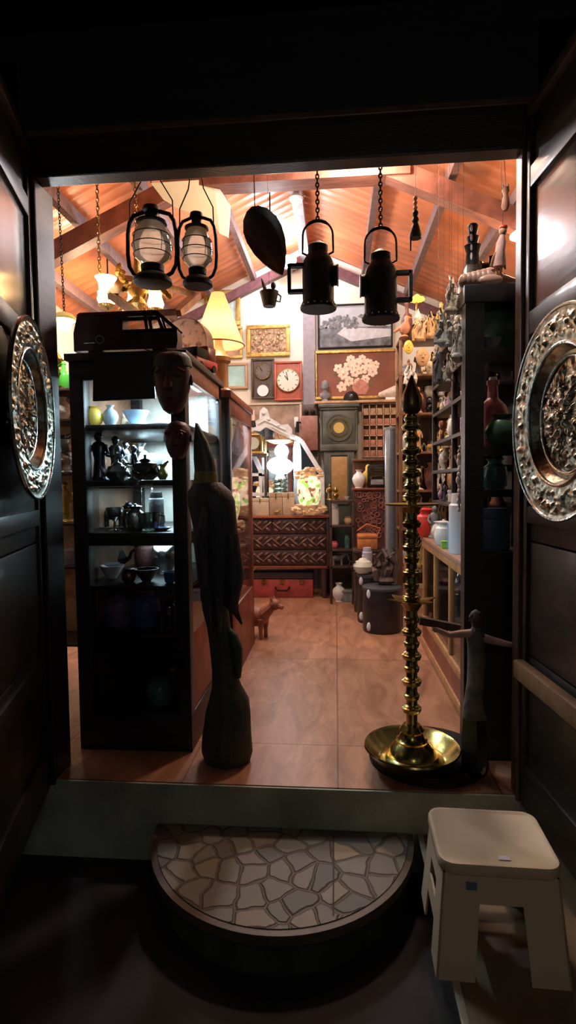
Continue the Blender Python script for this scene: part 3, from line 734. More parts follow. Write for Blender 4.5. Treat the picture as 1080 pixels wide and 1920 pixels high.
# second cabinet behind
c2 = (xr - 0.30, 3.12, 0); y0, y1 = 3.12, 3.95; x0, x1 = xr - 0.42, xr + 0.03; T2 = 1.66
o2 = T('display_cabinet', 'second glazed cabinet of red wood standing further inside behind the dark one', 'cabinet', ((x0 + x1) / 2, (y0 + y1) / 2, 0))
for a in (x0, x1 - 0.05):
    for q in (y0, y1 - 0.05): cb('post', (a, q, 0), (a + 0.05, q + 0.05, T2 - 0.03), blackwood if q == y0 else redwood, par=o2)
cb('cabinet_top', (x0 - 0.01, y0 - 0.01, T2 - 0.03), (x1 + 0.012, y1 + 0.01, T2 + 0.01), redwood, par=o2)
cb('side_rail', (x1 - 0.03, y0 + 0.05, T2 - 0.12), (x1, y1 - 0.05, T2 - 0.03), redwood, par=o2)
cb('base', (x0, y0, 0), (x1, y1, 0.42), redwood, par=o2)
cb('side_glass', (x1 - 0.015, y0 + 0.05, 0.42), (x1 - 0.011, y1 - 0.05, T2 - 0.12), paneglass, 0, par=o2)
for z in (0.72, 1.02, 1.32): cb('shelf', (x0 + 0.01, y0 + 0.02, z), (x1 - 0.03, y1 - 0.02, z + 0.008), paneglass, 0, par=o2)
cb('back_panel', (x0, y0 + 0.05, 0.42), (x0 + 0.012, y1 - 0.05, T2 - 0.03), MATS['cabinet_lining'], 0, par=o2)
cb('led_strip', (x1 - 0.09, y0 + 0.1, T2 - 0.06), (x1 - 0.06, y1 - 0.1, T2 - 0.045), MATS['led_strip'], 0, par=o2)
strip_light((x1 - 0.1, (y0 + y1) / 2, T2 - 0.07), 12, 0.03, 0.6)
# ================================================================ SMALL GOODS
PRO = {
 'vase': [(0.001, 0), (0.22, 0), (0.2, 0.04), (0.34, 0.3), (0.38, 0.5), (0.3, 0.7), (0.14, 0.84), (0.13, 0.9), (0.2, 1.0), (0.17, 1.0), (0.1, 0.9)],
 'jar': [(0.001, 0), (0.28, 0), (0.38, 0.12), (0.42, 0.45), (0.36, 0.75), (0.22, 0.86), (0.22, 0.92), (0.27, 1.0), (0.24, 1.0), (0.19, 0.9)],
 'bottle': [(0.001, 0), (0.2, 0), (0.22, 0.03), (0.22, 0.52), (0.19, 0.62), (0.08, 0.74), (0.07, 0.92), (0.09, 0.94), (0.09, 1.0), (0.001, 1.0)],
 'cylinder_bottle': [(0.001, 0), (0.2, 0), (0.21, 0.02), (0.21, 0.8), (0.17, 0.84), (0.17, 0.86), (0.19, 0.87), (0.19, 0.99), (0.17, 1.0), (0.001, 1.0)],
 'goblet': [(0.001, 0), (0.3, 0), (0.28, 0.04), (0.06, 0.1), (0.05, 0.4), (0.12, 0.46), (0.32, 0.6), (0.38, 0.8), (0.36, 1.0), (0.33, 1.0), (0.34, 0.8), (0.28, 0.62), (0.001, 0.5)],
 'bowl': [(0.001, 0), (0.36, 0), (0.38, 0.08), (0.7, 0.5), (0.95, 1.0), (0.9, 1.0), (0.64, 0.5), (0.3, 0.14), (0.001, 0.12)],
 'cup': [(0.001, 0), (0.3, 0), (0.42, 0.12), (0.5, 0.6), (0.52, 1.0), (0.48, 1.0), (0.46, 0.6), (0.3, 0.14), (0.001, 0.12)],
 'plate': [(0.001, 0), (1.6, 0), (2.0, 0.2), (3.2, 1.0), (3.1, 1.0), (1.9, 0.35), (0.001, 0.3)],
 'candlestick': [(0.001, 0), (0.26, 0), (0.26, 0.04), (0.1, 0.1), (0.06, 0.2), (0.11, 0.26), (0.05, 0.34), (0.07, 0.6), (0.11, 0.66), (0.05, 0.74), (0.14, 0.84), (0.12, 1.0), (0.001, 1.0)],
 'finial': [(0.001, 0), (0.28, 0), (0.28, 0.06), (0.14, 0.12), (0.2, 0.26), (0.24, 0.36), (0.12, 0.46), (0.1, 0.52), (0.19, 0.62), (0.2, 0.7), (0.12, 0.8), (0.05, 0.92), (0.001, 1.0)],
 'pot': [(0.001, 0), (0.3, 0), (0.46, 0.2), (0.5, 0.45), (0.42, 0.7), (0.32, 0.8), (0.34, 0.86), (0.4, 0.9), (0.3, 0.92), (0.001, 0.92)],
}
def prof(k, h): return [(r * h, z * h) for r, z in PRO[k]]
def parts_of(kind, h, m, m2, g):
    """list of (part name, mesh builder, material) of one small item of height h"""
    if kind in ('vase', 'bottle', 'goblet', 'bowl', 'candlestick', 'finial', 'plate', 'pot', 'cylinder_bottle'):
        P = [(None, MB().lathe(prof(kind, h), n=20), m)]
        if kind == 'bottle': P = [('bottle_body', P[0][1], m), ('stopper', MB().cyl((0, 0, h * 0.98), (0, 0, h * 1.05), h * 0.07, h * 0.05, 10), m2 or m)]
        if kind == 'cylinder_bottle': P = [('bottle_body', MB().lathe(prof(kind, h)[:5] + [(0.001, 0.84 * h)], n=20), m), ('cap', MB().cyl((0, 0, h * 0.84), (0, 0, h), h * 0.18, h * 0.17, 16), m2 or m)]
        return P
    if kind == 'jar':
        return [('jar_body', MB().lathe(prof('jar', h * 0.9), n=20), m), ('lid', MB().lathe([(0.26 * h, 0.89 * h), (0.27 * h, 0.91 * h), (0.1 * h, 0.96 * h), (0.05 * h, 0.97 * h), (0.06 * h, h), (0.001, 1.02 * h)], n=18), m2 or m)]
    if kind == 'cup':
        return [('cup_body', MB().lathe(prof('cup', h), n=20), m), ('handle', MB().tube([(0.46 * h, 0, 0.85 * h), (0.75 * h, 0, 0.8 * h), (0.78 * h, 0, 0.45 * h), (0.45 * h, 0, 0.3 * h)], 0.05 * h, 6), m)]
    if kind in ('teapot', 'jug'):
        if kind == 'teapot':
            return [('pot_body', MB().lathe([(0.001, 0), (0.3 * h, 0), (0.48 * h, 0.15 * h), (0.55 * h, 0.4 * h), (0.42 * h, 0.65 * h), (0.25 * h, 0.72 * h), (0.001, 0.72 * h)], n=20), m),
                    ('lid', MB().lathe([(0.26 * h, 0.71 * h), (0.2 * h, 0.8 * h), (0.06 * h, 0.85 * h), (0.04 * h, 0.9 * h), (0.07 * h, 0.96 * h), (0.001, h)], n=16), m),
                    ('spout', MB().tube([(0.45 * h, 0, 0.25 * h), (0.7 * h, 0, 0.4 * h), (0.78 * h, 0, 0.62 * h), (0.92 * h, 0, 0.72 * h)], [0.1 * h, 0.075 * h, 0.055 * h, 0.045 * h]), m),
                    ('handle', MB().tube([(-0.4 * h, 0, 0.6 * h), (-0.75 * h, 0, 0.66 * h), (-0.85 * h, 0, 0.4 * h), (-0.6 * h, 0, 0.16 * h), (-0.46 * h, 0, 0.2 * h)], 0.045 * h, 7), m2 or m)]
        return [('jug_body', MB().lathe([(0.001, 0), (0.22 * h, 0), (0.2 * h, 0.03 * h), (0.33 * h, 0.25 * h), (0.32 * h, 0.42 * h), (0.15 * h, 0.66 * h), (0.13 * h, 0.8 * h), (0.2 * h, 0.98 * h), (0.17 * h, 0.98 * h), (0.1 * h, 0.8 * h)], n=18), m),
                ('spout', MB().tube([(0.12 * h, 0, 0.86 * h), (0.22 * h, 0, 0.95 * h), (0.29 * h, 0, h)], [0.09 * h, 0.07 * h, 0.03 * h], 8), m),
                ('handle', MB().tube([(-0.13 * h, 0, 0.9 * h), (-0.38 * h, 0, 0.92 * h), (-0.42 * h, 0, 0.65 * h), (-0.3 * h, 0, 0.4 * h)], 0.03 * h, 7), m)]
    if kind == 'figure':
        a = g.uniform(-0.5, 0.5)
        b = MB().loft([(0, 0, 0.07 * h, 0.15 * h, 0.12 * h), (0, 0, 0.2 * h, 0.13 * h, 0.1 * h), (0.01 * h, 0, 0.42 * h, 0.11 * h, 0.09 * h), (0, 0, 0.55 * h, 0.12 * h, 0.09 * h), (0, 0, 0.7 * h, 0.16 * h, 0.09 * h), (0, 0, 0.77 * h, 0.11 * h, 0.07 * h), (0, 0, 0.8 * h, 0.05 * h, 0.05 * h), (0, -0.01 * h, 0.84 * h, 0.075 * h, 0.08 * h), (0, -0.01 * h, 0.91 * h, 0.085 * h, 0.09 * h), (0, 0, 0.97 * h, 0.06 * h, 0.06 * h), (0, 0, h, 0.01 * h, 0.01 * h)], 12, 0.06, g.randint(0, 99))
        b.sph((0, -0.1 * h, 0.88 * h), 0.02 * h, n=6, m=4)
        for s in (-1, 1):
            b.tube([(s * 0.14 * h, 0, 0.72 * h), (s * 0.2 * h, -0.03 * h, 0.55 * h), (s * (0.1 + 0.1 * a) * h, -0.12 * h, (0.48 + 0.1 * a * s) * h)], [0.045 * h, 0.038 * h, 0.028 * h], 7)
        return [('carved_body', b, m), ('plinth', MB().lathe([(0.001, 0), (0.19 * h, 0), (0.2 * h, 0.02 * h), (0.17 * h, 0.075 * h), (0.001, 0.075 * h)], n=14), m2 or m)]
    if kind in ('animal', 'elephant'):
        b = MB(); L = h * 0.62
        b.sph((0, 0, 0.52 * h), 0.3 * h, 1.5, 0.8, 0.85, n=12, m=8)
        for x in (-0.3, 0.3):
            for y in (-0.13, 0.13): b.tube([(x * h, y * h, 0.5 * h), (x * h, y * h, 0.2 * h), (x * h, y * h, 0)], [0.12 * h, 0.075 * h, 0.085 * h] if kind == 'elephant' else [0.1 * h, 0.05 * h, 0.055 * h], 8)
        b.tube([(0.32 * h, 0, 0.6 * h), (0.5 * h, 0, 0.76 * h), (0.58 * h, 0, 0.84 * h)], [0.17 * h, 0.12 * h, 0.1 * h], 9)
        b.sph((0.62 * h, 0, 0.86 * h), 0.14 * h, 1.1, 0.85, 1, n=10, m=7)
        if kind == 'elephant':
            b.tube([(0.72 * h, 0, 0.84 * h), (0.84 * h, 0, 0.66 * h), (0.86 * h, 0, 0.4 * h), (0.96 * h, 0, 0.3 * h)], [0.075 * h, 0.06 * h, 0.045 * h, 0.03 * h], 8)
            for s in (-1, 1): b.sph((0.55 * h, s * 0.15 * h, 0.84 * h), 0.13 * h, 0.6, 0.25, 1, n=8, m=6)
        else:
            b.tube([(0.68 * h, 0, 0.85 * h), (0.84 * h, 0, 0.8 * h)], [0.085 * h, 0.055 * h], 8)
            for s in (-1, 1): b.tube([(0.58 * h, s * 0.07 * h, 0.95 * h), (0.55 * h, s * 0.1 * h, 1.06 * h)], [0.035 * h, 0.008 * h], 6)
        b.tube([(-0.43 * h, 0, 0.6 * h), (-0.55 * h, 0, 0.48 * h), (-0.56 * h, 0, 0.3 * h)], [0.04 * h, 0.025 * h, 0.015 * h], 6)
        return [(None, b, m)]
    if kind == 'bird':
        b = MB().loft([(0.0, 0, 0.1 * h, 0.05 * h, 0.05 * h), (0, 0, 0.2 * h, 0.2 * h, 0.15 * h), (0.02 * h, 0, 0.42 * h, 0.27 * h, 0.19 * h), (0.06 * h, 0, 0.6 * h, 0.18 * h, 0.13 * h), (0.1 * h, 0, 0.75 * h, 0.09 * h, 0.08 * h), (0.12 * h, 0, 0.87 * h, 0.12 * h, 0.1 * h), (0.12 * h, 0, 0.96 * h, 0.08 * h, 0.07 * h), (0.12 * h, 0, h, 0.01 * h, 0.01 * h)], 12)
        b.tube([(0.2 * h, 0, 0.9 * h), (0.38 * h, 0, 0.86 * h)], [0.05 * h, 0.008 * h], 6)
        b.tube([(-0.2 * h, 0, 0.42 * h), (-0.48 * h, 0, 0.24 * h)], [0.1 * h, 0.05 * h], 8)
        return [('bird_body', b, m), ('perch', MB().lathe([(0.001, 0), (0.2 * h, 0), (0.16 * h, 0.07 * h), (0.05 * h, 0.11 * h), (0.001, 0.12 * h)], n=12), m2 or m)]
    if kind == 'bust':
        b = MB().loft([(0, 0, 0.12 * h, 0.1 * h, 0.1 * h), (0, 0, 0.2 * h, 0.24 * h, 0.15 * h), (0, 0, 0.36 * h, 0.27 * h, 0.16 * h), (0, 0, 0.44 * h, 0.12 * h, 0.11 * h), (0, 0, 0.52 * h, 0.1 * h, 0.11 * h), (0, -0.03 * h, 0.6 * h, 0.15 * h, 0.18 * h), (0, -0.02 * h, 0.78 * h, 0.18 * h, 0.2 * h), (0, 0, 0.92 * h, 0.14 * h, 0.16 * h), (0, 0, h, 0.02 * h, 0.02 * h)], 14, 0.04, 3)
        b.sph((0, -0.21 * h, 0.7 * h), 0.04 * h, 0.7, 1, 1.4, n=8, m=6)
        for s in (-1, 1): b.sph((s * 0.18 * h, 0.01 * h, 0.7 * h), 0.045 * h, 0.5, 0.8, 1.2, n=8, m=6)
        return [('carved_head', b, m), ('socle', MB().lathe([(0.001, 0), (0.17 * h, 0), (0.17 * h, 0.04 * h), (0.1 * h, 0.12 * h), (0.001, 0.13 * h)], n=14), m2 or m)]
    if kind == 'box':
        w = h * 1.3
        return [('box_body', MB().box((0, 0, h * 0.38), (w, w * 0.7, h * 0.76), bev=h * 0.03), m), ('lid', MB().box((0, 0, h * 0.88), (w * 1.06, w * 0.76, h * 0.22), bev=h * 0.04), m2 or m)]
    if kind == 'bell':
        return [('bell_body', MB().lathe([(0.42 * h, 0), (0.4 * h, 0.05 * h), (0.28 * h, 0.25 * h), (0.22 * h, 0.48 * h), (0.1 * h, 0.56 * h), (0.001, 0.57 * h)], n=18), m),
                ('handle', MB().lathe([(0.04 * h, 0.55 * h), (0.07 * h, 0.65 * h), (0.04 * h, 0.75 * h), (0.08 * h, 0.9 * h), (0.001, h)], n=12), m2 or m)]
    if kind == 'driftwood':
        b = MB()
        for k in range(7):
            x = g.uniform(-0.25, 0.25) * h; zz = g.uniform(0.0, 0.3) * h; p = []
            for t in range(5):
                p.append((x + g.uniform(-0.1, 0.1) * h, g.uniform(-0.12, 0.12) * h, zz + (0.5 * t / 4 + g.uniform(0, 0.1)) * h * 1.2 - (zz if t == 0 else 0)))
            r_ = [h * g.uniform(0.05, 0.12) * (1 - 0.17 * t) for t in range(5)]
            b.tube(p, r_, 7)
        b.sph((0, 0, 0.1 * h), 0.2 * h, 1.3, 0.9, 0.55, n=9, m=6)
        return [(None, b, m)]
    if kind == 'mask':
        b = MB().sph((0, 0, 0.5 * h), 0.5 * h, 0.66, 0.32, 1, n=16, m=12)
        b.tube([(0, -0.13 * h, 0.66 * h), (0, -0.2 * h, 0.44 * h)], [0.03 * h, 0.06 * h], 8)
        for s in (-1, 1):
            b.sph((s * 0.13 * h, -0.14 * h, 0.6 * h), 0.05 * h, 1.3, 0.6, 0.6, n=8, m=6); b.sph((s * 0.33 * h, 0, 0.52 * h), 0.07 * h, 0.4, 0.5, 1.4, n=8, m=6)
        b.sph((0, -0.14 * h, 0.27 * h), 0.08 * h, 1.3, 0.5, 0.45, n=8, m=6)
        return [(None, b, m)]
    raise ValueError(kind)
def item(name, kind, label, cat, loc, h, m, m2=None, rz=0.0, group=None, seed=0, maxr=None):
    ps = parts_of(kind, h, m, m2, random.Random(seed)); loc = (loc[0], loc[1], loc[2] + 0.0012)
    if maxr:
        e_ = max(math.hypot(x, y) for _, mb, _m in ps for x, y, z in mb.v)
        if e_ > maxr:
            for _, mb, _m in ps: mb.v = [(x * maxr / e_, y * maxr / e_, z) for x, y, z in mb.v]
    if len(ps) == 1:
        o = ps[0][1].build(name, ps[0][2]); o.location = loc; o.rotation_euler = (0, 0, rz)
        return tag(o, label, cat, group)
    o = T(name, label, cat, loc, rz, group)
    for nm, mb, mm_ in ps: mb.build(nm, mm_, o)
    return o
def at(name, kind, label, cat, px, z, Y, hpx, m, m2=None, rz=0.0, group=None, seed=0):
    """stands on height z at depth Y, under picture column px"""
    x = W(px, 900, Y).x
    return item(name, kind, label, cat, (x, Y, z), sc(hpx, (x, Y, z)), m, m2, rz, group, seed)

# ---- goods in the dark cabinet
g1 = 'ceramics on the top shelf of the dark cabinet'
at('ceramic_jar', 'vase', 'blue ceramic jar on the top shelf of the dark cabinet', 'jar', 210, SZ[0], 2.42, 40, bluewhite, group=g1)
at('stacked_plate', 'plate', 'pale blue plate lying lowest on the top cabinet shelf', 'plate', 258, SZ[0], 2.55, 8, bluewhite, group=g1)
at('serving_bowl', 'bowl', 'shallow pale blue bowl stacked on the plate in the cabinet', 'bowl', 258, SZ[0] + 0.0205, 2.55, 26, bluewhite, group=g1)
at('ceramic_plate', 'plate', 'white plate at the right of the top cabinet shelf', 'plate', 308, SZ[0], 2.48, 6, white, group=g1)
at('yellow_flower_pot', 'pot', 'small yellow pot at the left end of the top cabinet shelf', 'pot', 176, SZ[0], 2.39, 40, yellow, group=g1)
at('white_vase', 'vase', 'white vase behind the bowl at the back of the top cabinet shelf', 'vase', 262, SZ[0], 2.85, 44, white, group=g1)
at('cream_vase', 'bottle', 'cream bottle vase at the back left of the top cabinet shelf', 'bottle', 235, SZ[0], 2.88, 46, ivory, tan, group=g1)
g1 = 'metalware on the second shelf of the dark cabinet'
dkm = mat('dark_bronze', (0.05, 0.05, 0.07), 0.25, 1.0, var=0.4)
for i, (nm, kd, lb, ct, px, Y, hp, m1) in enumerate((
    ('bronze_figure', 'figure', 'tall dark bronze figure at left of the second cabinet shelf', 'figurine', 187, 2.42, 92, dkm),
    ('bronze_figure', 'figure', 'dark bronze figure behind the teapots on the second cabinet shelf', 'figurine', 218, 2.52, 84, dkm),
    ('silver_figure', 'figure', 'shiny silver figure in the middle of the second cabinet shelf', 'figurine', 236, 2.62, 74, silver),
    ('bronze_figure', 'figure', 'dark figure right of the silver figure on the second cabinet shelf', 'figurine', 252, 2.56, 66, dkm),
    ('silver_teapot', 'teapot', 'left of the two tarnished teapots on the second cabinet shelf', 'teapot', 221, 2.39, 40, silver),
    ('tarnished_teapot', 'teapot', 'darker of two teapots on the second cabinet shelf, with a tall lid', 'teapot', 273, 2.39, 48, dkm),
    ('green_pitcher', 'jug', 'small green-gold pitcher at right of the second cabinet shelf', 'pitcher', 305, 2.38, 30, mat('green_gilt', (0.3, 0.32, 0.08), 0.3, 0.7)),
    ('white_goblet', 'goblet', 'pale goblet behind the dark teapot on the second cabinet shelf', 'goblet', 288, 2.7, 50, white),
    ('terracotta_vase', 'vase', 'reddish vase against the left post on the second cabinet shelf', 'vase', 171, 2.62, 76, terracotta),
    ('silver_vase', 'vase', 'slender silver vase at the far back of the second cabinet shelf', 'vase', 262, 2.85, 70, silver))):
    at(nm, kd, lb, ct, px, SZ[1], Y, hp, m1, rz=PI if i == 4 else i * 0.7 if kd == 'figure' else 0, group=g1, seed=i)
g1 = 'glass and silver on the third shelf of the dark cabinet'
c = W(225, 990, 2.62)
o = T('glass_case', 'clear glass case with a dark model inside on the third cabinet shelf', 'case', (c.x, 2.62, SZ[2]), group=g1)
cw, ch_ = sc(106, c) / 2, sc(76, c)
fr = MB()
for x in (-cw, cw):
    for y in (-0.08, 0.08): fr.b2((x - 0.003, y - 0.003, 0), (x + 0.003, y + 0.003, ch_))
for z in (0.003, ch_ - 0.003):
    for y in (-0.08, 0.08): fr.b2((-cw, y - 0.003, z - 0.003), (cw, y + 0.003, z + 0.003))
    for x in (-cw, cw): fr.b2((x - 0.003, -0.08, z - 0.003), (x + 0.003, 0.08, z + 0.003))
fr.build('case_frame', silver, o)
MB().b2((-cw, -0.08, 0.006), (cw, -0.078, ch_ - 0.006)).build('case_glass', paneglass, o)
item('dark_shell', 'animal', 'dark animal model inside the glass case on the third cabinet shelf', 'model', (c.x - 0.03, 2.62, SZ[2] + 0.002), 0.12, dkm, group=g1)
for i, (nm, kd, lb, ct, px, Y, hp, m1) in enumerate((
    ('crystal_goblet', 'goblet', 'crystal goblet with a scratched foot left of the third cabinet shelf', 'goblet', 213, 2.42, 44, silver),
    ('silver_sugar_bowl', 'jar', 'lidded silver sugar bowl in the middle of the third cabinet shelf', 'bowl', 252, 2.42, 50, silver),
    ('glass_beaker', 'cup', 'glass cup with handle beside the silver sugar bowl', 'cup', 281, 2.42, 34, greyglass),
    ('grey_canister', 'cylinder_bottle', 'grey canister with black cap at right of the third cabinet shelf', 'canister', 292, 2.6, 66, greyst),
    ('blue_saucer', 'plate', 'blue saucer at right end of the third cabinet shelf', 'saucer', 301, 2.42, 6, blueglaze),
    ('gold_cup', 'cup', 'gilt cup behind the silver sugar bowl on the third cabinet shelf', 'cup', 243, 2.54, 36, brass))):
    at(nm, kd, lb, ct, px, SZ[2], Y, hp, m1, iron if nm == 'grey_canister' else None, group=g1, seed=i)
g1 = 'crockery on the fourth shelf of the dark cabinet'
for i, (nm, kd, lb, ct, px, Y, hp, m1, dz) in enumerate((
    ('cream_bowl', 'bowl', 'cream bowl at left of the fourth cabinet shelf', 'bowl', 205, 2.5, 24, white, 0),
    ('grey_plate', 'plate', 'grey plate lying on the cream bowl of the fourth shelf', 'plate', 205, 2.5, 5, greyst, 0.056),
    ('copper_pot', 'pot', 'dented copper pot in the middle of the fourth cabinet shelf', 'pot', 237, 2.4, 28, copper, 0),
    ('silver_bowl', 'bowl', 'silver bowl right of the copper pot on the fourth shelf', 'bowl', 270, 2.42, 24, silver, 0),
    ('blue_cup', 'cup', 'deep blue cup at right of the fourth cabinet shelf', 'cup', 314, 2.38, 22, blueglaze, 0),
    ('maroon_jar', 'jar', 'dark maroon jar behind the silver bowl on the fourth shelf', 'jar', 272, 2.75, 62, maroon, 0),
    ('crystal_vase', 'vase', 'clear crystal vase at the back right of the fourth shelf', 'vase', 305, 2.7, 70, silver, 0),
    ('dark_teapot', 'teapot', 'dark teapot at the back left of the fourth cabinet shelf', 'teapot', 205, 2.8, 50, iron, 0))):
    at(nm, kd, lb, ct, px, SZ[3] + dz, Y, hp, m1, group=g1, seed=i)
g1 = 'jars on the fifth shelf of the dark cabinet'
for i, (nm, kd, lb, ct, px, Y, hp, m1) in enumerate((
    ('dark_jar', 'jar', 'dark purple jar at left of the fifth cabinet shelf', 'jar', 216, 2.45, 72, purple),
    ('yellow_jar', 'jar', 'rounded jar with a dull yellow lid on the fifth cabinet shelf', 'jar', 267, 2.45, 78, blueglaze),
    ('blue_bottle', 'bottle', 'blue bottle standing right of the yellow-lidded jar', 'bottle', 312, 2.42, 78, blueglass),
    ('small_tin', 'cylinder_bottle', 'small olive tin between jar and blue bottle on the fifth shelf', 'tin', 296, 2.38, 36, oldbrass))):
    at(nm, kd, lb, ct, px, SZ[4], Y, hp, m1, yellow if nm == 'yellow_jar' else None, group=g1, seed=i)
at('glass_punch_bowl', 'bowl', 'big cut-glass punch bowl on the bottom shelf of the dark cabinet', 'bowl', 250, SZ[5], 2.58, 62, greyglass)
at('green_bowl', 'pot', 'green ceramic pot on the bottom of the dark cabinet', 'pot', 290, SZ[5], 2.42, 55, teal)
at('red_jar', 'jar', 'dark red jar at the right of the bottom cabinet shelf', 'jar', 326, SZ[5], 2.5, 60, maroon, yellow)
# goods in the second cabinet
for i, (z, Y, kd, m1) in enumerate(((1.328, 3.25, 'bowl', white), (1.328, 3.5, 'vase', bluewhite), (1.328, 3.75, 'jar', white), (1.028, 3.25, 'goblet', silver), (1.028, 3.5, 'cup', white), (1.028, 3.75, 'vase', ivory), (0.728, 3.3, 'jar', copper), (0.728, 3.6, 'pot', white))):
    item('cabinet_' + kd, kd, ('white', 'pale blue', 'lidded white', 'silver', 'small white', 'ivory', 'copper', 'round white')[i] + ' ' + kd + ' on the ' + ('upper', 'middle', 'lower')[0 if z > 1.3 else 1 if z > 1 else 2] + ' glass shelf of the red cabinet', kd, (x1 - 0.16, Y, z), 0.13 if kd not in ('bowl',) else 0.07, m1)

# ---- on the cabinet top: minibus, drum, table lamp, red toy car
Y = 2.38
a = W(146, 655, Y); bq = W(338, 655, Y)
o = T('toy_minibus', 'large dark maroon model minibus standing on top of the dark cabinet', 'model bus', ((a.x + bq.x) / 2, Y + 0.0, CT))
hw = (bq.x - a.x) / 2; hh = sc(76, a); dp = 0.075
busm = mat('bus_maroon', (0.045, 0.012, 0.014), 0.35, var=0.3)
zb, zm = 0.022, hh * 0.56
lo = MB().prism([(-hw, 0, zb), (hw * 0.97, 0, zb), (hw, 0, zb + 0.03), (hw * 0.99, 0, zm), (-hw, 0, zm)], (0, dp, 0)); lo.v = [(x, y - dp / 2, z) for x, y, z in lo.v]
lo.build('lower_body', busm, o)
up = MB().prism([(-hw, -dp / 2, zm), (-hw * 0.05, -dp / 2, zm), (-hw * 0.05, -dp / 2 + 0.01, hh), (-hw * 0.94, -dp / 2 + 0.01, hh)], (0, dp - 0.01, 0)); up.build('rear_body', busm, o)
MB().prism([(-hw * 0.95, -dp / 2 + 0.008, hh), (hw * 0.62, -dp / 2 + 0.008, hh), (hw * 0.58, -dp / 2 + 0.015, hh + 0.012), (-hw * 0.9, -dp / 2 + 0.015, hh + 0.012)], (0, dp - 0.016, 0)).build('roof', busm, o)
pl_ = MB()
for y in (-dp / 2 + 0.006, dp / 2 - 0.006):
    for x0_, x1_ in ((0.42, 0.38), (0.72, 0.6)): pl_.bar((hw * x0_, y, zm), (hw * x1_, y, hh), 0.014, 0.012)
    pl_.bar((hw * 0.99, y, zm), (hw * 0.6, y, hh), 0.014, 0.012)
    pl_.bar((-hw * 0.05, y, hh - 0.008), (hw * 0.62, y, hh - 0.008), 0.016, 0.012)
    pl_.bar((-hw * 0.05, y, zm), (hw * 0.95, y, zm), 0.014, 0.012)
pl_.build('window_pillars', busm, o)
MB().prism([(-hw * 0.05, -dp / 2 + 0.008, zm), (hw * 0.97, -dp / 2 + 0.008, zm), (hw * 0.58, -dp / 2 + 0.008, hh), (-hw * 0.05, -dp / 2 + 0.008, hh)], (0, 0.002, 0)).build('side_window', paneglass, o)
for x in (-0.62, 0.62):
    for y in (-dp / 2 + 0.016, dp / 2 - 0.016):
        MB().cyl((hw * x, y - 0.012, 0.026), (hw * x, y + 0.012, 0.026), 0.026).build('wheel', iron, o)
e_ = W(187, 637, Y - dp / 2 - 0.002) - o.location
MB().torus(e_, 0.017, 0.0025, 20, 6, (PI / 2, 0, 0)).build('round_emblem', greyst, o)
e_ = W(158, 645, Y - dp / 2 - 0.002) - o.location
MB().b2((e_.x, e_.y - 0.003, e_.z), (e_.x + 0.05, e_.y, e_.z + 0.004)).build('side_handle', silver, o)
# red toy vehicle
Y = 2.74
c = W(372, 672, Y)
o = T('toy_truck', 'small red and black toy truck right of the maroon minibus on the cabinet', 'toy truck', (xr - 0.045, Y, CT), R(72))
MB().box((0, 0, 0.035), (0.2, 0.1, 0.04), bev=0.006).build('chassis', redpaint, o)
MB().box((0.05, 0, 0.09), (0.085, 0.095, 0.075), bev=0.012).build('cab', mat('dark_red', (0.2, 0.02, 0.02), 0.3), o)
MB().box((-0.045, 0, 0.075), (0.1, 0.1, 0.05), bev=0.004).build('load_bed', iron, o)
MB().box((0.093, 0, 0.1), (0.003, 0.075, 0.03)).build('windscreen', bluewhite, o)
for x in (-0.06, 0.06):
    for y in (-0.045, 0.045): MB().cyl((x, y - 0.008, 0.018), (x, y + 0.008, 0.018), 0.018).build('wheel', iron, o)
# hide drum
Y = 2.93
c = W(345, 618, Y)
rr_ = sc(56, c)
o = T('frame_drum', 'round tan hide drum leaning behind the toys on the cabinet top', 'drum', (c.x, Y, CT + 0.002))
tl = R(-8)
hide, N, L, b = nodes('drum_hide')
tn = N.new('ShaderNodeTexNoise'); tn.inputs['Scale'].default_value = 7; rp = N.new('ShaderNodeValToRGB')
rp.color_ramp.elements[0].color = (0.4, 0.2, 0.12, 1); rp.color_ramp.elements[0].position = 0.34; rp.color_ramp.elements[1].color = (0.8, 0.58, 0.42, 1); rp.color_ramp.elements[1].position = 0.46
L.new(tn.outputs['Fac'], rp.inputs[0]); L.new(rp.outputs[0], b.inputs['Base Color']); b.inputs['Roughness'].default_value = 0.7
tr = N.new('ShaderNodeBsdfTranslucent'); L.new(rp.outputs[0], tr.inputs[0]); ms = N.new('ShaderNodeMixShader'); ms.inputs[0].default_value = 0.6
L.new(b.outputs[0], ms.inputs[1]); L.new(tr.outputs[0], ms.inputs[2]); L.new(ms.outputs[0], N['Material Output'].inputs[0])
M_ = (PI / 2 + tl, 0, R(-20))
MB().lathe([(0.001, 0.03), (rr_ * 0.97, 0.03), (rr_, 0.026)], (0, 0, rr_), n=36, rot=M_).build('drum_skin', hide, o)
MB().lathe([(rr_, 0.03), (rr_ * 1.02, 0.0), (rr_, -0.04), (rr_ * 0.96, -0.04), (rr_ * 0.97, 0.02)], (0, 0, rr_), n=36, rot=M_, cap=False).build('drum_hoop', brownwood, o)
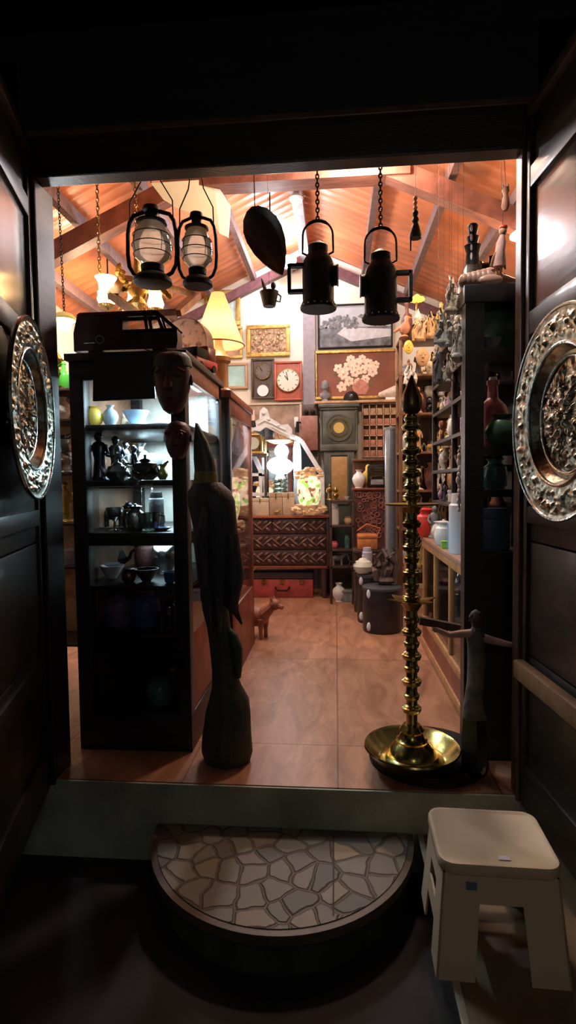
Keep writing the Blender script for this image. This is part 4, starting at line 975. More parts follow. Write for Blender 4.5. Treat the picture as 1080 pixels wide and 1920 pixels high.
# table lamp
Y = 3.22
c = W(410, 640, Y); s_ = sc(1, c)
o = T('table_lamp', 'lit table lamp with pleated cone shade and wooden column on the red cabinet', 'lamp', (c.x, Y, T2 + 0.01))
z0 = c.z - o.location.z
shade_m, N, L, b = nodes('lit_shade')
tr = N.new('ShaderNodeBsdfTranslucent'); tr.inputs[0].default_value = (0.85, 0.55, 0.28, 1)
df = N.new('ShaderNodeBsdfDiffuse'); df.inputs[0].default_value = (0.7, 0.45, 0.25, 1)
ms = N.new('ShaderNodeMixShader'); ms.inputs[0].default_value = 0.55; L.new(df.outputs[0], ms.inputs[1]); L.new(tr.outputs[0], ms.inputs[2])
em = N.new('ShaderNodeEmission'); em.inputs[0].default_value = (1, 0.55, 0.2, 1); em.inputs[1].default_value = 0.35
asd = N.new('ShaderNodeAddShader'); L.new(ms.outputs[0], asd.inputs[0]); L.new(em.outputs[0], asd.inputs[1]); L.new(asd.outputs[0], N['Material Output'].inputs[0])
sh = MB(); n = 40
v = []; f = []
for r_, z in ((48, -8), (46, -6), (12, 88)):
    for i in range(n):
        a_ = 2 * PI * i / n; q = r_ * s_ * (1 + 0.02 * (i % 2)); v.append((q * math.cos(a_), q * math.sin(a_), z0 + z * s_))
for k in range(2):
    for i in range(n):
        j = (i + 1) % n; f.append((k * n + i, k * n + j, (k + 1) * n + j, (k + 1) * n + i))
sh.add(v, f).build('lamp_shade', shade_m, o, smooth=False)
MB().torus((0, 0, z0 - 8 * s_), 48 * s_, 0.004, 40, 6).build('shade_trim', terracotta, o)
MB().lathe([(0.001, 0), (24 * s_, 0), (24 * s_, 4 * s_), (17 * s_, 9 * s_), (17 * s_, z0 * 0.55), (22 * s_, z0 * 0.6), (22 * s_, z0 * 0.68), (14 * s_, z0 * 0.75), (8 * s_, z0 * 0.9), (6 * s_, z0 + 25 * s_), (0.001, z0 + 25 * s_)]).build('column', orangewood, o)
MB().sph((0, 0, z0 + 22 * s_), 10 * s_).build('bulb', mat('warm_bulb', (1, 1, 1), 0.3, emit=(1, 0.8, 0.5), estr=40), o)
light('table_lamp_light', (c.x, Y, c.z + 8 * s_), 14, (1, 0.72, 0.42), 0.03)

# ---- masks and black board on the cabinet front
o = T('black_board', 'plain black square board hung on the front of the dark cabinet', 'board', W(232, 705, CY0 - 0.012))
pp = [W(x, y, CY0 - 0.02) for x, y in ((175, 662), (286, 660), (291, 747), (174, 752))]
MB().prism(pp, (0, 0.012, 0)).build('board_face', mat('board_black', (0.014, 0.014, 0.017), 0.6), o, world=True)
MB().tube([pp[0], W(232, 640, CY0 - 0.015), pp[1]], 0.002, 5).build('hanging_string', chain_m, o, world=True)
def headmask(px, y0_, y1_, wpx, label, hair):
    Y = CY0 - 0.045
    b0 = W(px, y1_, Y); h = sc(y1_ - y0_, b0); w = sc(wpx, b0) / 2
    o = T('carved_mask', label, 'mask', b0, group='carved masks on the cabinet post')
    b = MB().loft([(0, 0, 0, 0.25 * w, 0.02), (0, -0.005, 0.06 * h, 0.5 * w, 0.035), (0, -0.005, 0.2 * h, 0.72 * w, 0.045), (0, 0, 0.42 * h, 0.92 * w, 0.05), (0, 0, 0.66 * h, 1.0 * w, 0.05), (0, 0.004, 0.85 * h, 0.88 * w, 0.045), (0, 0.006, 0.96 * h, 0.55 * w, 0.035), (0, 0.008, h, 0.12 * w, 0.02)], 20)
    b.tube([(0, -0.045, 0.66 * h), (0, -0.062, 0.5 * h), (0, -0.066, 0.42 * h), (0, -0.046, 0.38 * h)], [0.012, 0.014, 0.019, 0.012], 9)
    for s in (-1, 1):
        b.sph((s * 0.42 * w, -0.044, 0.6 * h), 0.2 * w, 1.15, 0.5, 0.5, n=10, m=7)
        b.tube([(s * 0.14 * w, -0.05, 0.68 * h), (s * 0.45 * w, -0.05, 0.72 * h), (s * 0.75 * w, -0.035, 0.67 * h)], 0.006, 7)
        b.sph((s * 1.0 * w, 0, 0.55 * h), 0.2 * w, 0.45, 0.5, 1.5, n=8, m=6)
    b.sph((0, -0.045, 0.24 * h), 0.22 * w, 1.3, 0.5, 0.35, n=10, m=6); b.sph((0, -0.043, 0.195 * h), 0.2 * w, 1.2, 0.5, 0.35, n=10, m=6)
    b.build('carved_face', maroon, o)
    if hair:
        c_ = MB().loft([(0, 0.01, 0.7 * h, 1.04 * w, 0.052), (0, 0.008, 0.84 * h, 0.97 * w, 0.054), (0, 0.008, 0.95 * h, 0.68 * w, 0.045), (0, 0.008, 1.02 * h, 0.15 * w, 0.02)], 20, 0.03)
        c_.v = [(x, y - 0.006, z + 0.25 * abs(x)) for x, y, z in c_.v]
        c_.build('carved_hair', mat('mask_hair', (0.025, 0.015, 0.022), 0.5, bump=0.5, bscale=120, stretch=(3, 3, 0.5)), o)
    else:
        MB().torus((0.5 * w, -0.056, 0.6 * h), 0.16 * w, 0.003, 14, 6, (PI / 2, 0, 0)).build('eye_ring', copper, o)
    MB().b2((-0.008, 0.03, 0.3 * h), (0.008, 0.044, 0.36 * h)).build('hook', iron, o)
headmask(325, 664, 776, 72, 'larger carved maroon mask with dark hair, upper of two on the cabinet corner', True)
headmask(334, 790, 862, 50, 'smaller carved maroon mask with round eyes, lower of two on the cabinet corner', False)

# ---- carved bird on a stump
Y = 2.30
c = Wz(426, 1424, 0.0); Y = c.y
o = T('carved_bird', 'tall dark carved wooden bird with upturned beak on a stump beside the cabinet', 'sculpture', (c.x, Y, 0))
def rg_(y, xa, xb, d=0.8, dy=0.0):
    p = W(xa, y, Y); q = W(xb, y, Y)
    return ((p.x + q.x) / 2 - c.x, dy, p.z, (q.x - p.x) / 2, max(0.02, (q.x - p.x) / 2 * d))
birdm = mat('bird_dark', (0.035, 0.032, 0.045), 0.5, var=0.4, vscale=9, stretch=(3, 3, 0.6), bump=0.35, bscale=40)
stump = mat('stump_wood', (0.045, 0.05, 0.035), 0.6, var=0.4, vscale=9, stretch=(4, 4, 0.6), bump=0.6, bscale=30)
zs = [(1424, 385, 468), (1405, 379, 473), (1370, 381, 472), (1335, 386, 471), (1310, 393, 466), (1285, 398, 453), (1260, 398, 443), (1235, 396, 438), (1205, 393, 435), (1175, 388, 432), (1140, 380, 428), (1110, 376, 425)]
MB().loft([rg_(*z, 0.85) for z in zs], 22, 0.03, 5).build('stump', stump, o)
zs = [(1150, 385, 425), (1120, 376, 436), (1080, 374, 446), (1040, 371, 447), (1000, 365, 446), (965, 358, 443), (940, 351, 440), (922, 353, 432), (905, 364, 414)]
MB().loft([rg_(*z, 0.75) for z in zs], 22, 0.02, 6).build('bird_body', birdm, o)
zs = [(936, 366, 410), (915, 363, 409), (895, 364, 408), (884, 365, 406)]
MB().loft([rg_(*z, 0.85) for z in zs], 20).build('neck_band', mat('olive_band', (0.2, 0.17, 0.03), 0.5, var=0.3), o)
zs = [(886, 365, 406), (860, 363, 401), (830, 363, 391), (808, 365, 379), (794, 367, 371)]
MB().loft([rg_(*z, 0.7) for z in zs], 18).build('beak', mat('beak_grey', (0.05, 0.058, 0.06), 0.45, var=0.3), o)
def P3(px, py, dy): q = W(px, py, Y); return (q.x - c.x, dy, q.z)
MB().tube([P3(436, 1000, -0.03), P3(443, 1080, -0.04), P3(436, 1130, -0.03), P3(446, 1150, -0.02), P3(455, 1168, -0.02)], [0.03, 0.04, 0.03, 0.012, 0.004], 10).build('wing_tip', birdm, o)
MB().tube([P3(395, 950, -0.07), P3(385, 1010, -0.075), P3(390, 1090, -0.06), P3(410, 1140, -0.05)], [0.015, 0.03, 0.025, 0.005], 10).build('folded_wing', birdm, o)
MB().loft([rg_(1270, 440, 452, 1.2), rg_(1245, 434, 455, 1), rg_(1215, 430, 455, 1), rg_(1190, 426, 446, 1), rg_(1178, 424, 432, 1)], 12).build('carved_leaf', mat('leaf_green', (0.02, 0.05, 0.03), 0.5, var=0.3), o)
MB().tube([P3(398, 1110, -0.08), P3(402, 1150, -0.075), P3(400, 1180, -0.06)], [0.012, 0.014, 0.01], 8).build('leg', birdm, o)
MB().tube([P3(414, 1112, -0.08), P3(417, 1150, -0.075), P3(416, 1182, -0.06)], [0.012, 0.014, 0.01], 8).build('leg', birdm, o)
# brown carved dog on the floor behind
c = Wz(474, 1194, 0); hd = sc(75, c)
item('carved_dog', 'animal', 'reddish-brown carved wooden dog sitting low on the floor behind the bird', 'figurine', c, hd, mat('dog_wood', (0.3, 0.1, 0.06), 0.5, var=0.3), rz=R(-20))

# ---- narrow stand seen between the doorpost and the cabinet
Y = 2.95
xa, xb = W(96, 900, Y).x - 0.15, W(150, 900, Y).x + 0.08
o = T('narrow_shelf_stand', 'narrow dark shelf stand crammed between the left doorpost and the cabinet', 'shelf', ((xa + xb) / 2, Y, 0))
LS = [0.3, 0.72, 0.95, 1.22, 1.5, 1.66]
for z in LS: MB().b2((xa, Y - 0.1, z - 0.015), (xb, Y + 0.18, z), 0.002).build('shelf', darkwood, o, world=True)
for x in (xa, xb - 0.03): MB().b2((x, Y + 0.15, 0), (x + 0.03, Y + 0.18, 1.75), 0.002).build('post', darkwood, o, world=True)
for x in (xa, xb - 0.03): MB().b2((x, Y - 0.1, 0), (x + 0.03, Y - 0.07, 0.95), 0.002).build('post', darkwood, o, world=True)
MB().b2((xa, Y + 0.165, 0.3), (xb, Y + 0.175, 1.75)).build('back_board', tan, o, world=True)
for i, (nm, kd, lb, ct, px, z, hp, m1) in enumerate((
    ('brass_candelabrum', 'finial', 'twisted brass candelabrum on the top of the narrow stand', 'candelabrum', 111, 1.66, 80, brass),
    ('green_bottle', 'bottle', 'bright green glass bottle on the top of the narrow stand', 'bottle', 126, 1.66, 50, mat('deep_green', (0.06, 0.3, 0.03), 0.25)),
    ('ivory_vase', 'vase', 'ivory vase on the second level of the narrow stand below the brass candelabrum', 'vase', 122, 1.5, 42, ivory),
    ('silver_jug', 'jug', 'silver jug on the third level of the narrow stand', 'jug', 116, 1.22, 70, silver),
    ('glass_goblet', 'goblet', 'glass goblet beside the silver jug on the narrow stand', 'goblet', 130, 1.22, 60, silver),
    ('gilt_figure', 'figure', 'gilt figure on the fourth level of the narrow stand', 'figurine', 122, 0.95, 75, goldleaf),
    ('white_bowl', 'bowl', 'white bowl on the fifth level of the narrow stand', 'bowl', 125, 0.72, 28, white))):
    at(nm, kd, lb, ct, px, z, Y - 0.03, hp, m1, group='goods on the narrow stand', seed=i)
# ================================================================ BACK WALL
PY = BY - 0.03
def framed(name, px0, py0, px1, py1, label, fm, cm, fw=6, art=None, Y=PY, cat='picture'):
    a = W(px0, py1, Y); bq = W(px1, py0, Y); w = (bq.x - a.x) / 2; h = (bq.z - a.z) / 2
    o = T(name, label, cat, ((a.x + bq.x) / 2, Y, (a.z + bq.z) / 2))
    q = sc(fw, a); fr = MB()
    for lo, hi in (((-w, -0.02, h - q), (w, 0.02, h)), ((-w, -0.02, -h), (w, 0.02, -h + q)), ((-w, -0.02, -h + q), (-w + q, 0.02, h - q)), ((w - q, -0.02, -h + q), (w, 0.02, h - q))): fr.b2(lo, hi, 0.005)
    fr.build('frame', fm, o)
    MB().b2((-w + q * 0.8, 0.0, -h + q * 0.8), (w - q * 0.8, 0.012, h - q * 0.8)).build('canvas', cm, o)
    if art: art(o, w - q, h - q)
    return o
relief = mat('gold_relief', (0.3, 0.2, 0.12), 0.4, 0.5, var=0.5, vscale=22, bump=1.0, bscale=35)
def relief_art(o, w, h):
    g = random.Random(4); b = MB()
    for k in range(60):
        b.sph((g.uniform(-w, w) * 0.9, -0.002, g.uniform(-h, h) * 0.85), g.uniform(0.008, 0.022), 1, 0.4, g.uniform(0.6, 1.4), n=7, m=5)
    b.build('relief_figures', relief, o)
framed('relief_picture', 463, 608, 543, 670, 'gold-framed relief picture with embossed figures above the two wall clocks', goldleaf, relief, 7, relief_art)
framed('gilt_picture', 384, 543, 450, 612, 'gilt-framed picture high on the wall partly behind the lamp shade', goldleaf, mat('pale_landscape', (0.45, 0.55, 0.55), 0.6, var=0.4, vscale=7), 8)
framed('small_gilt_picture', 418, 612, 454, 673, 'small brown gilt picture just right of the lamp column', goldleaf, mat('brown_print', (0.35, 0.22, 0.15), 0.6, var=0.4, vscale=14), 5)
framed('teal_picture', 421, 680, 464, 730, 'small tan-framed pale teal picture left of the wall clocks', mat('tan_frame', (0.4, 0.24, 0.14), 0.5), mat('teal_print', (0.3, 0.5, 0.5), 0.5, var=0.2, vscale=8), 5)
# landscape: black and white
def land_art(o, w, h):
    g = random.Random(9)
    MB().b2((-w, -0.003, -h), (w, 0, -h * 0.05)).build('painted_bank', mat('paint_dark_grey', (0.12, 0.13, 0.15), 0.6, var=0.6, vscale=14), o)
    MB().prism([(-w * 0.3, -0.005, -h * 0.05), (w, -0.005, -h * 0.2), (w, -0.005, -h * 0.55), (-w * 0.1, -0.005, -h * 0.75), (-w * 0.5, -0.005, -h * 0.35)], (0, 0.002, 0)).build('painted_water', mat('paint_pale_grey', (0.5, 0.52, 0.56), 0.6, var=0.15), o)
    t = MB()
    for k in range(170):
        q = g.choice(((-0.85, 0.2), (-0.6, 0.35), (-0.45, 0.42), (-0.2, 0.5), (0.0, 0.45), (0.5, 0.4), (0.7, 0.35), (0.85, 0.3))); x = (q[0] + g.gauss(0, 0.07)) * w
        z = min(0.75, g.uniform(-0.1, q[1]) + 0.05) * h; r = g.uniform(0.008, 0.02)
        t.cyl((x, -0.004, z), (x, -0.002 - 0.00005 * k, z), r, r, 10)
    t.build('painted_trees', mat('paint_tree_grey', (0.16, 0.17, 0.19), 0.7, var=0.5, vscale=30), o)
framed('landscape_painting', 596, 567, 736, 655, 'black-and-white landscape painting with trees by water in a thin dark frame', iron, mat('paint_sky_grey', (0.42, 0.45, 0.5), 0.6, var=0.25, vscale=5), 3, land_art)
def flower_art(o, w, h):
    g = random.Random(3)
    pm = [mat('petal_cream', (0.78, 0.6, 0.46), 0.6, var=0.25, vscale=40), mat('petal_pink', (0.5, 0.2, 0.15), 0.6, var=0.3), mat('leaf_paint', (0.13, 0.08, 0.035), 0.6, var=0.4)]
    lf = MB()
    for k in range(44):
        a_ = g.uniform(0, 2 * PI); q = 0.3 + 0.8 * g.random()
        lf.sph(((0.02 + 0.5 * q * math.cos(a_)) * w, -0.001, (0.08 + 0.68 * q * math.sin(a_)) * h), 0.02, 1.6, 0.05, 0.7, n=7, m=4, rot=(0, a_, 0))
    lf.build('painted_leaves', pm[2], o)
    MB().lathe([(0.001, -0.92 * h), (0.05, -0.92 * h), (0.09, -0.62 * h), (0.075, -0.3 * h), (0.05, -0.2 * h)], (0.05, -0.002, 0), n=16, sy=0.05).build('painted_vase', pm[1], o)
    for x, z, r in ((-0.45, 0.3, 6), (-0.32, 0.02, 6.5), (-0.2, 0.38, 6), (-0.13, 0.7, 5.5), (-0.02, 0.1, 6), (0.02, 0.5, 6.5), (0.16, 0.72, 5), (0.18, 0.22, 6), (0.32, 0.5, 6), (0.42, 0.12, 6.5), (-0.18, -0.3, 6), (-0.36, -0.55, 6.5), (0.24, -0.22, 5.5), (0.5, 0.42, 5), (0.05, -0.32, 4.5)):
        r *= 0.0085; b = MB(); c0 = Vector((x * w, -0.004, z * h)); n = g.choice((5, 6, 7))
        for t in range(n):
            q = 2 * PI * t / n + x * 9; b.sph(c0 + Vector((r * 0.55 * math.cos(q), 0, r * 0.55 * math.sin(q))), r * 0.52, 1, 0.05, 0.8, n=8, m=5, rot=(0, -q, 0))
        b.sph(c0 + Vector((0, -0.001, 0)), r * 0.35, 1, 0.05, 1, n=8, m=5)
        b.build('painted_flower', pm[0], o)
        MB().sph(c0 + Vector((0, -0.0025, 0)), r * 0.2, 1, 0.06, 1, n=8, m=5).build('flower_centre', pm[1], o)
fl_bg = mat('paint_rust', (0.2, 0.06, 0.03), 0.6, var=0.5, vscale=2.0)
framed('flower_painting', 590, 654, 746, 750, 'large painting of pale flowers on a rust background in a gold frame', goldleaf, fl_bg, 5, flower_art)
# wall clocks
def wallclock(px0, py0, px1, py1, label, body, dial, dr, dy, pend):
    o = framed('wall_clock', px0, py0, px1, py1, label, body, body, 4, None, PY - 0.03, 'clock')
    a = W(px0, py1, PY); h = sc(py1 - py0, a) / 2; r = sc(dr, a); z = sc(dy, a)
    MB().cyl((0, -0.005, z), (0, -0.024, z), r, r, 32).build('dial', dial, o)
    MB().torus((0, -0.024, z), r, 0.006, 32, 6, (PI / 2, 0, 0)).build('bezel', oldbrass, o)
    tk = MB()
    for k in range(12):
        t = k * PI / 6; tk.box((r * 0.82 * math.sin(t), -0.026, z + r * 0.82 * math.cos(t)), (r * 0.05, 0.002, r * 0.17), (0, t, 0))
    tk.build('hour_marks', iron, o)
    for nm, an, ln in (('hour_hand', R(-35), 0.5), ('minute_hand', R(-30 if pend else -12), 0.75)):
        MB().bar((0, -0.028, z), (r * ln * math.sin(an), -0.028, z + r * ln * math.cos(an)), r * 0.06, 0.002).build(nm, iron, o)
    if pend: MB().cyl((0, -0.01, z - r * 2.5), (0, -0.022, z - r * 2.5), r * 0.75, r * 0.75, 24).build('pendulum_bob', white, o)
    return o
wallclock(472, 672, 514, 749, 'dark wooden pendulum wall clock left of the red clock', darkwood, mat('dial_dark', (0.12, 0.09, 0.08), 0.4), 14, 13, True)
wallclock(515, 677, 566, 752, 'square red wooden wall clock with a round white dial', mat('clock_red', (0.38, 0.075, 0.035), 0.4, var=0.2), mat('dial_white', (0.7, 0.66, 0.58), 0.5), 21, 1, False)
# stone-textured panel above the mirror
framed('stone_tapestry', 440, 754, 566, 832, 'mottled beige stone panel with pale ledge behind the white mirror', mat('pale_ledge', (0.6, 0.5, 0.4), 0.6), mat('mottled_stone', (0.36, 0.27, 0.21), 0.8, var=0.35, vscale=9, bump=0.3), 4, None, PY, 'wall hanging')
# ledge above the clock with things on it
zl = W(650, 752, BY - 0.12).z
xa, xb = W(590, 752, BY - 0.1).x, W(800, 752, BY - 0.1).x
tag(MB().b2((xa, BY - 0.17, zl - 0.025), (xb, BY, zl), 0.004).build('wall_shelf', tan), 'narrow tan wall shelf below the flower painting', 'shelf')
at('stone_bust', 'bust', 'blue-grey stone bust on the wall shelf above the tall clock', 'bust', 611, zl, BY - 0.1, 40, greyst)
o = T('dark_helmet', 'round dark helmet on the wall shelf above the tall clock', 'helmet', (W(658, 700, BY - 0.1).x, BY - 0.1, zl))
hr = sc(14, o.location)
MB().lathe([(hr, 0), (hr * 1.02, 0.02), (hr * 0.98, hr * 0.6), (hr * 0.7, hr * 1.1), (hr * 0.3, hr * 1.32), (0.001, hr * 1.36)]).build('helmet_shell', iron, o)
MB().lathe([(hr, 0.0), (hr * 1.12, 0.006), (hr * 1.02, 0.016)]).build('brim', iron, o)
MB().box((0, -hr * 0.93, hr * 0.5), (0.03, 0.012, 0.04), (0.2, 0, 0), 0.003).build('badge', silver, o)
o = T('white_shell', 'large pale spiral shell on the right of the wall shelf', 'shell', (W(728, 700, BY - 0.09).x, BY - 0.09, zl))
b = MB()
for k in range(8): b.sph((-0.08 + 0.022 * k, 0, 0.062 + 0.004 * k), 0.028 + 0.005 * k, 0.9, 0.8, 1, n=10, m=7)
b.build('shell_body', mat('shell_cream', (0.6, 0.5, 0.4), 0.4, var=0.2), o)
MB().b2((-0.03, -0.03, 0), (0.07, 0.03, 0.03), 0.004).build('shell_foot', white, o)

# grandfather clock
Y = BY - 0.28
xa, xb = W(597, 800, Y).x, W(674, 800, Y).x
zt = W(635, 757, Y).z
cx = (xa + xb) / 2; hw = (xb - xa) / 2
gm = mat('clock_green', (0.075, 0.08, 0.065), 0.45, var=0.4, vscale=8, bump=0.15)
o = T('longcase_clock', 'tall dark green longcase clock with square hood standing by the back wall', 'clock', (cx, Y + 0.145, 0))
def gz(y): return W(635, y, Y).z
MB().b2((-hw * 1.0, -0.17, zt - 0.035), (hw * 1.0, 0.15, zt), 0.006).b2((-hw * 0.92, -0.15, zt - 0.06), (hw * 0.92, 0.14, zt - 0.035), 0.006).build('cornice', gm, o)
MB().b2((-hw * 0.8, -0.13, gz(833)), (hw * 0.8, 0.13, zt - 0.06), 0.005).build('hood', gm, o)
for s in (-1, 1): MB().lathe([(0.02, 0), (0.014, 0.03), (0.012, 0.2), (0.014, gz(762) - gz(833) - 0.06), (0.02, gz(762) - gz(833) - 0.04)], (s * hw * 0.86, -0.12, gz(833)), n=12).build('hood_column', gm, o)
MB().b2((-hw * 0.93, -0.15, gz(845)), (hw * 0.93, 0.14, gz(833)), 0.005).build('hood_moulding', gm, o)
MB().b2((-hw * 0.74, -0.12, 0.42), (hw * 0.74, 0.12, gz(845)), 0.005).build('waist', gm, o)
MB().b2((-hw * 0.45, -0.128, gz(940)), (hw * 0.45, -0.12, gz(856)), 0.002).build('waist_panel', mat('tan_panel', (0.42, 0.24, 0.1), 0.35, var=0.15), o)
fr = MB()
for s in (-1, 1): fr.b2((s * hw * 0.45 - 0.012, -0.136, gz(944)), (s * hw * 0.45 + 0.012, -0.12, gz(852)), 0.003)
for y in (944, 852): fr.b2((-hw * 0.45, -0.136, gz(y) - 0.012), (hw * 0.45, -0.12, gz(y) + 0.012), 0.003)
fr.build('door_frame', gm, o)
MB().b2((-hw * 0.9, -0.15, 0.0), (hw * 0.9, 0.14, 0.42), 0.006).build('base', gm, o)
zd = gz(802); r = sc(24, (cx, Y, zd))
MB().cyl((0, -0.13, zd), (0, -0.14, zd), r, r, 36).build('dial', mat('dial_blackgreen', (0.07, 0.07, 0.05), 0.4), o)
MB().torus((0, -0.14, zd), r, 0.008, 36, 6, (PI / 2, 0, 0)).build('dial_ring', gm, o)
MB().torus((0, -0.141, zd), r * 0.68, 0.008, 36, 6, (PI / 2, 0, 0)).build('chapter_ring', oldbrass, o)
MB().cyl((0, -0.14, zd), (0, -0.144, zd), r * 0.42, r * 0.42, 24).build('dial_centre', mat('dial_gold', (0.6, 0.42, 0.12), 0.4, 0.3), o)

# wall telephone
Y = BY - 0.12
xa, xb = W(565, 800, Y).x, W(596, 800, Y).x
o = T('wall_telephone', 'old reddish-brown wooden wall telephone box left of the tall clock', 'telephone', ((xa + xb) / 2, BY - 0.05, W(580, 845, Y).z))
hT = W(580, 757, Y).z - o.location.z; hw = (xb - xa) / 2
phm = mat('phone_wood', (0.3, 0.13, 0.1), 0.45, var=0.25)
MB().b2((-hw, -0.1, 0), (hw, 0.05, hT * 0.74), 0.006).build('phone_case', phm, o)
MB().b2((-hw * 0.95, -0.03, hT * 0.74), (hw * 0.95, 0.05, hT), 0.006).build('back_plate', darkwood, o)
for s in (-1, 1): MB().sph((s * hw * 0.4, -0.06, hT * 0.82), 0.025, n=12, m=8).build('gong', iron, o)
MB().tube([(-hw, -0.05, hT * 0.6), (-hw - 0.04, -0.06, hT * 0.62), (-hw - 0.045, -0.06, hT * 0.4)], [0.012, 0.015, 0.02]).build('earpiece', iron, o)
MB().box((-hw - 0.055, -0.04, hT * 0.62), (0.045, 0.03, 0.11), bev=0.008).build('bell_unit', white, o)

# pigeonhole rack
Y = BY - 0.06
a = W(680, 857, Y); bq = W(757, 757, Y)
o = T('pigeonhole_shelf', 'pale wooden pigeonhole rack of small compartments right of the tall clock', 'rack', ((a.x + bq.x) / 2, BY - 0.06, a.z))
w, h = (bq.x - a.x), bq.z - a.z
pm_ = mat('pale_wood', (0.45, 0.3, 0.2), 0.55, var=0.2)
MB().b2((-w / 2, 0.03, 0), (w / 2, 0.05, h)).build('back_board', pm_, o)
g_ = MB()
for k in range(7): x = -w / 2 + w * k / 6; g_.b2((x - 0.005, -0.05, 0), (x + 0.005, 0.03, h))
for k in range(6): z = h * k / 5; g_.b2((-w / 2, -0.05, z - 0.005), (w / 2, 0.03, z + 0.005))
g_.build('divider_grid', pm_, o)
for i in range(6):
    for k in range(5):
        x = -w / 2 + w * (i + 0.5) / 6; z = h * k / 5
        MB().b2((x - w / 12 + 0.008, -0.035, z + 0.006), (x + w / 12 - 0.008, 0.03, z + h / 5 * 0.62), 0.003).build('drawer_box', terracotta if k < 4 else tan, o)

# ================================================================ CHEST, MIRROR, LAMPS
CHY = 5.48
xr_ = W(616, 1000, CHY).x; xl_ = -1.18; ctz = W(540, 966, CHY).z
cz0 = W(540, 1066, CHY).z
cmx = (xl_ + xr_) / 2; hw = (xr_ - xl_) / 2
chm = mat('chest_dark', (0.05, 0.022, 0.022), 0.4, var=0.4)
carve = mat('carving', (0.14, 0.075, 0.06), 0.35, var=0.4, vscale=20)
o = T('carved_chest', 'dark carved chest of three drawer rows with a red-brown top at the back', 'chest of drawers', (cmx, CHY + 0.24, 0))
MB().b2((-hw - 0.02, -0.265, ctz - 0.028), (hw + 0.02, 0.035, ctz), 0.006).build('top', mat('chest_top', (0.3, 0.09, 0.05), 0.25, var=0.25, coat=0.4), o)
MB().b2((-hw, -0.225, cz0), (hw, 0.03, ctz - 0.028)).build('carcass', chm, o)
for s in (-1, 1):
    for y in (-0.19, -0.01): MB().lathe([(0.02, 0), (0.032, 0.04), (0.02, 0.08), (0.035, cz0 * 0.7), (0.04, cz0)], (s * (hw - 0.045), y, 0), n=12).build('leg', chm, o)
MB().b2((-hw - 0.008, -0.24, cz0), (hw + 0.008, -0.22, cz0 + 0.025), 0.004).build('lower_moulding', redwood, o)
for s in (-1, 1): MB().b2((s * hw - 0.02, -0.24, cz0), (s * hw + 0.02, -0.22, ctz - 0.028), 0.005).build('corner_post', chm, o)
g = random.Random(12)
rowz = [cz0 + 0.03 + (ctz - 0.03 - cz0 - 0.03) * k / 3 for k in range(4)]
for k in range(3):
    segs = ((-hw + 0.025, -0.01), (0.01, hw - 0.025)) if k == 2 else ((-hw + 0.025, hw - 0.025),)
    for x0_, x1_ in segs:
        z0_, z1_ = rowz[k] + 0.008, rowz[k + 1] - 0.008
        d_ = MB().b2((x0_, -0.238, z0_), (x1_, -0.222, z1_), 0.004).build('drawer', chm, o)
        b = MB(); n = int((x1_ - x0_) / 0.085); zc = (z0_ + z1_) / 2; hh_ = (z1_ - z0_) / 2
        for i in range(n):
            x = x0_ + (x1_ - x0_) * (i + 0.5) / n; s = 1 if i % 2 else -1
            b.tube([(x - 0.05, -0.241, zc - s * hh_ * 0.5), (x, -0.246, zc + s * hh_ * 0.1), (x + 0.045, -0.241, zc + s * hh_ * 0.6)], [0.004, 0.012, 0.004], 7)
            b.sph((x + 0.01, -0.243, zc - s * hh_ * 0.45), 0.024, 1.3, 0.4, 0.6, n=8, m=6, rot=(0, s * 0.7, 0))
            b.sph((x - 0.015, -0.243, zc + s * hh_ * 0.55), 0.018, 1.4, 0.4, 0.6, n=8, m=6, rot=(0, -s * 0.6, 0))
        b.build('vine_carving', carve, d_)
# red suitcase under the chest
Y = 5.5
a = W(472, 1121, Y); bq = W(587, 1074, Y)
o = T('red_suitcase', 'old red leather suitcase lying on the floor under the chest', 'suitcase', ((a.x + bq.x) / 2, Y + 0.19, 0))
w = (bq.x - a.x) / 2; h = bq.z
rl = mat('suitcase_red', (0.3, 0.05, 0.045), 0.45, var=0.25, bump=0.15)
MB().b2((-w, -0.16, 0), (w, 0.04, h * 0.72), 0.012).build('case_body', rl, o)
MB().b2((-w, -0.16, h * 0.73), (w, 0.04, h), 0.012).build('lid', mat('suitcase_dark', (0.035, 0.02, 0.03), 0.5), o)
MB().tube([(-0.07, -0.165, h * 0.42), (-0.065, -0.19, h * 0.4), (-0.05, -0.19, h * 0.3), (0.05, -0.19, h * 0.3), (0.065, -0.19, h * 0.4), (0.07, -0.165, h * 0.42)], 0.009).build('handle', iron, o)
for x in (-0.62, 0, 0.62): MB().b2((w * x - 0.022, -0.172, h * 0.55), (w * x + 0.022, -0.158, h * 0.72), 0.003).build('latch', oldbrass, o)

# white dressing mirror
Y = 5.72
mw = mat('mirror_frame', (0.62, 0.63, 0.66), 0.4, var=0.12, bump=0.15)
mo = T('dressing_mirror', 'ornate white-framed dressing mirror with a carved crest standing on the chest', 'mirror', (W(525, 960, Y).x, Y, ctz))
def m3(x, y, dy=0): return W(x, y, Y + dy)
fr = MB()
ol_ = [(452, 958), (449, 880), (447, 818), (478, 803), (500, 797), (530, 812), (557, 822), (566, 828), (604, 890), (605, 958)]
for i in range(len(ol_) - 1): fr.bar(m3(*ol_[i]), m3(*ol_[i + 1]), sc(8, m3(500, 900)), 0.035)
fr.bar(m3(452, 957), m3(605, 957), 0.03, 0.035)
fr.build('frame', mw, mo, world=True)
MB().prism([m3(x, y, 0.012) for x, y in ol_], (0, 0.008, 0)).build('mirror_glass', mirrormat, mo, world=True, smooth=False)
cr = [(470, 806), (478, 790), (486, 786), (487, 770), (494, 763), (501, 767), (506, 783), (518, 790), (528, 797), (540, 795), (548, 805), (547, 823), (530, 815), (515, 804), (500, 799), (486, 808)]
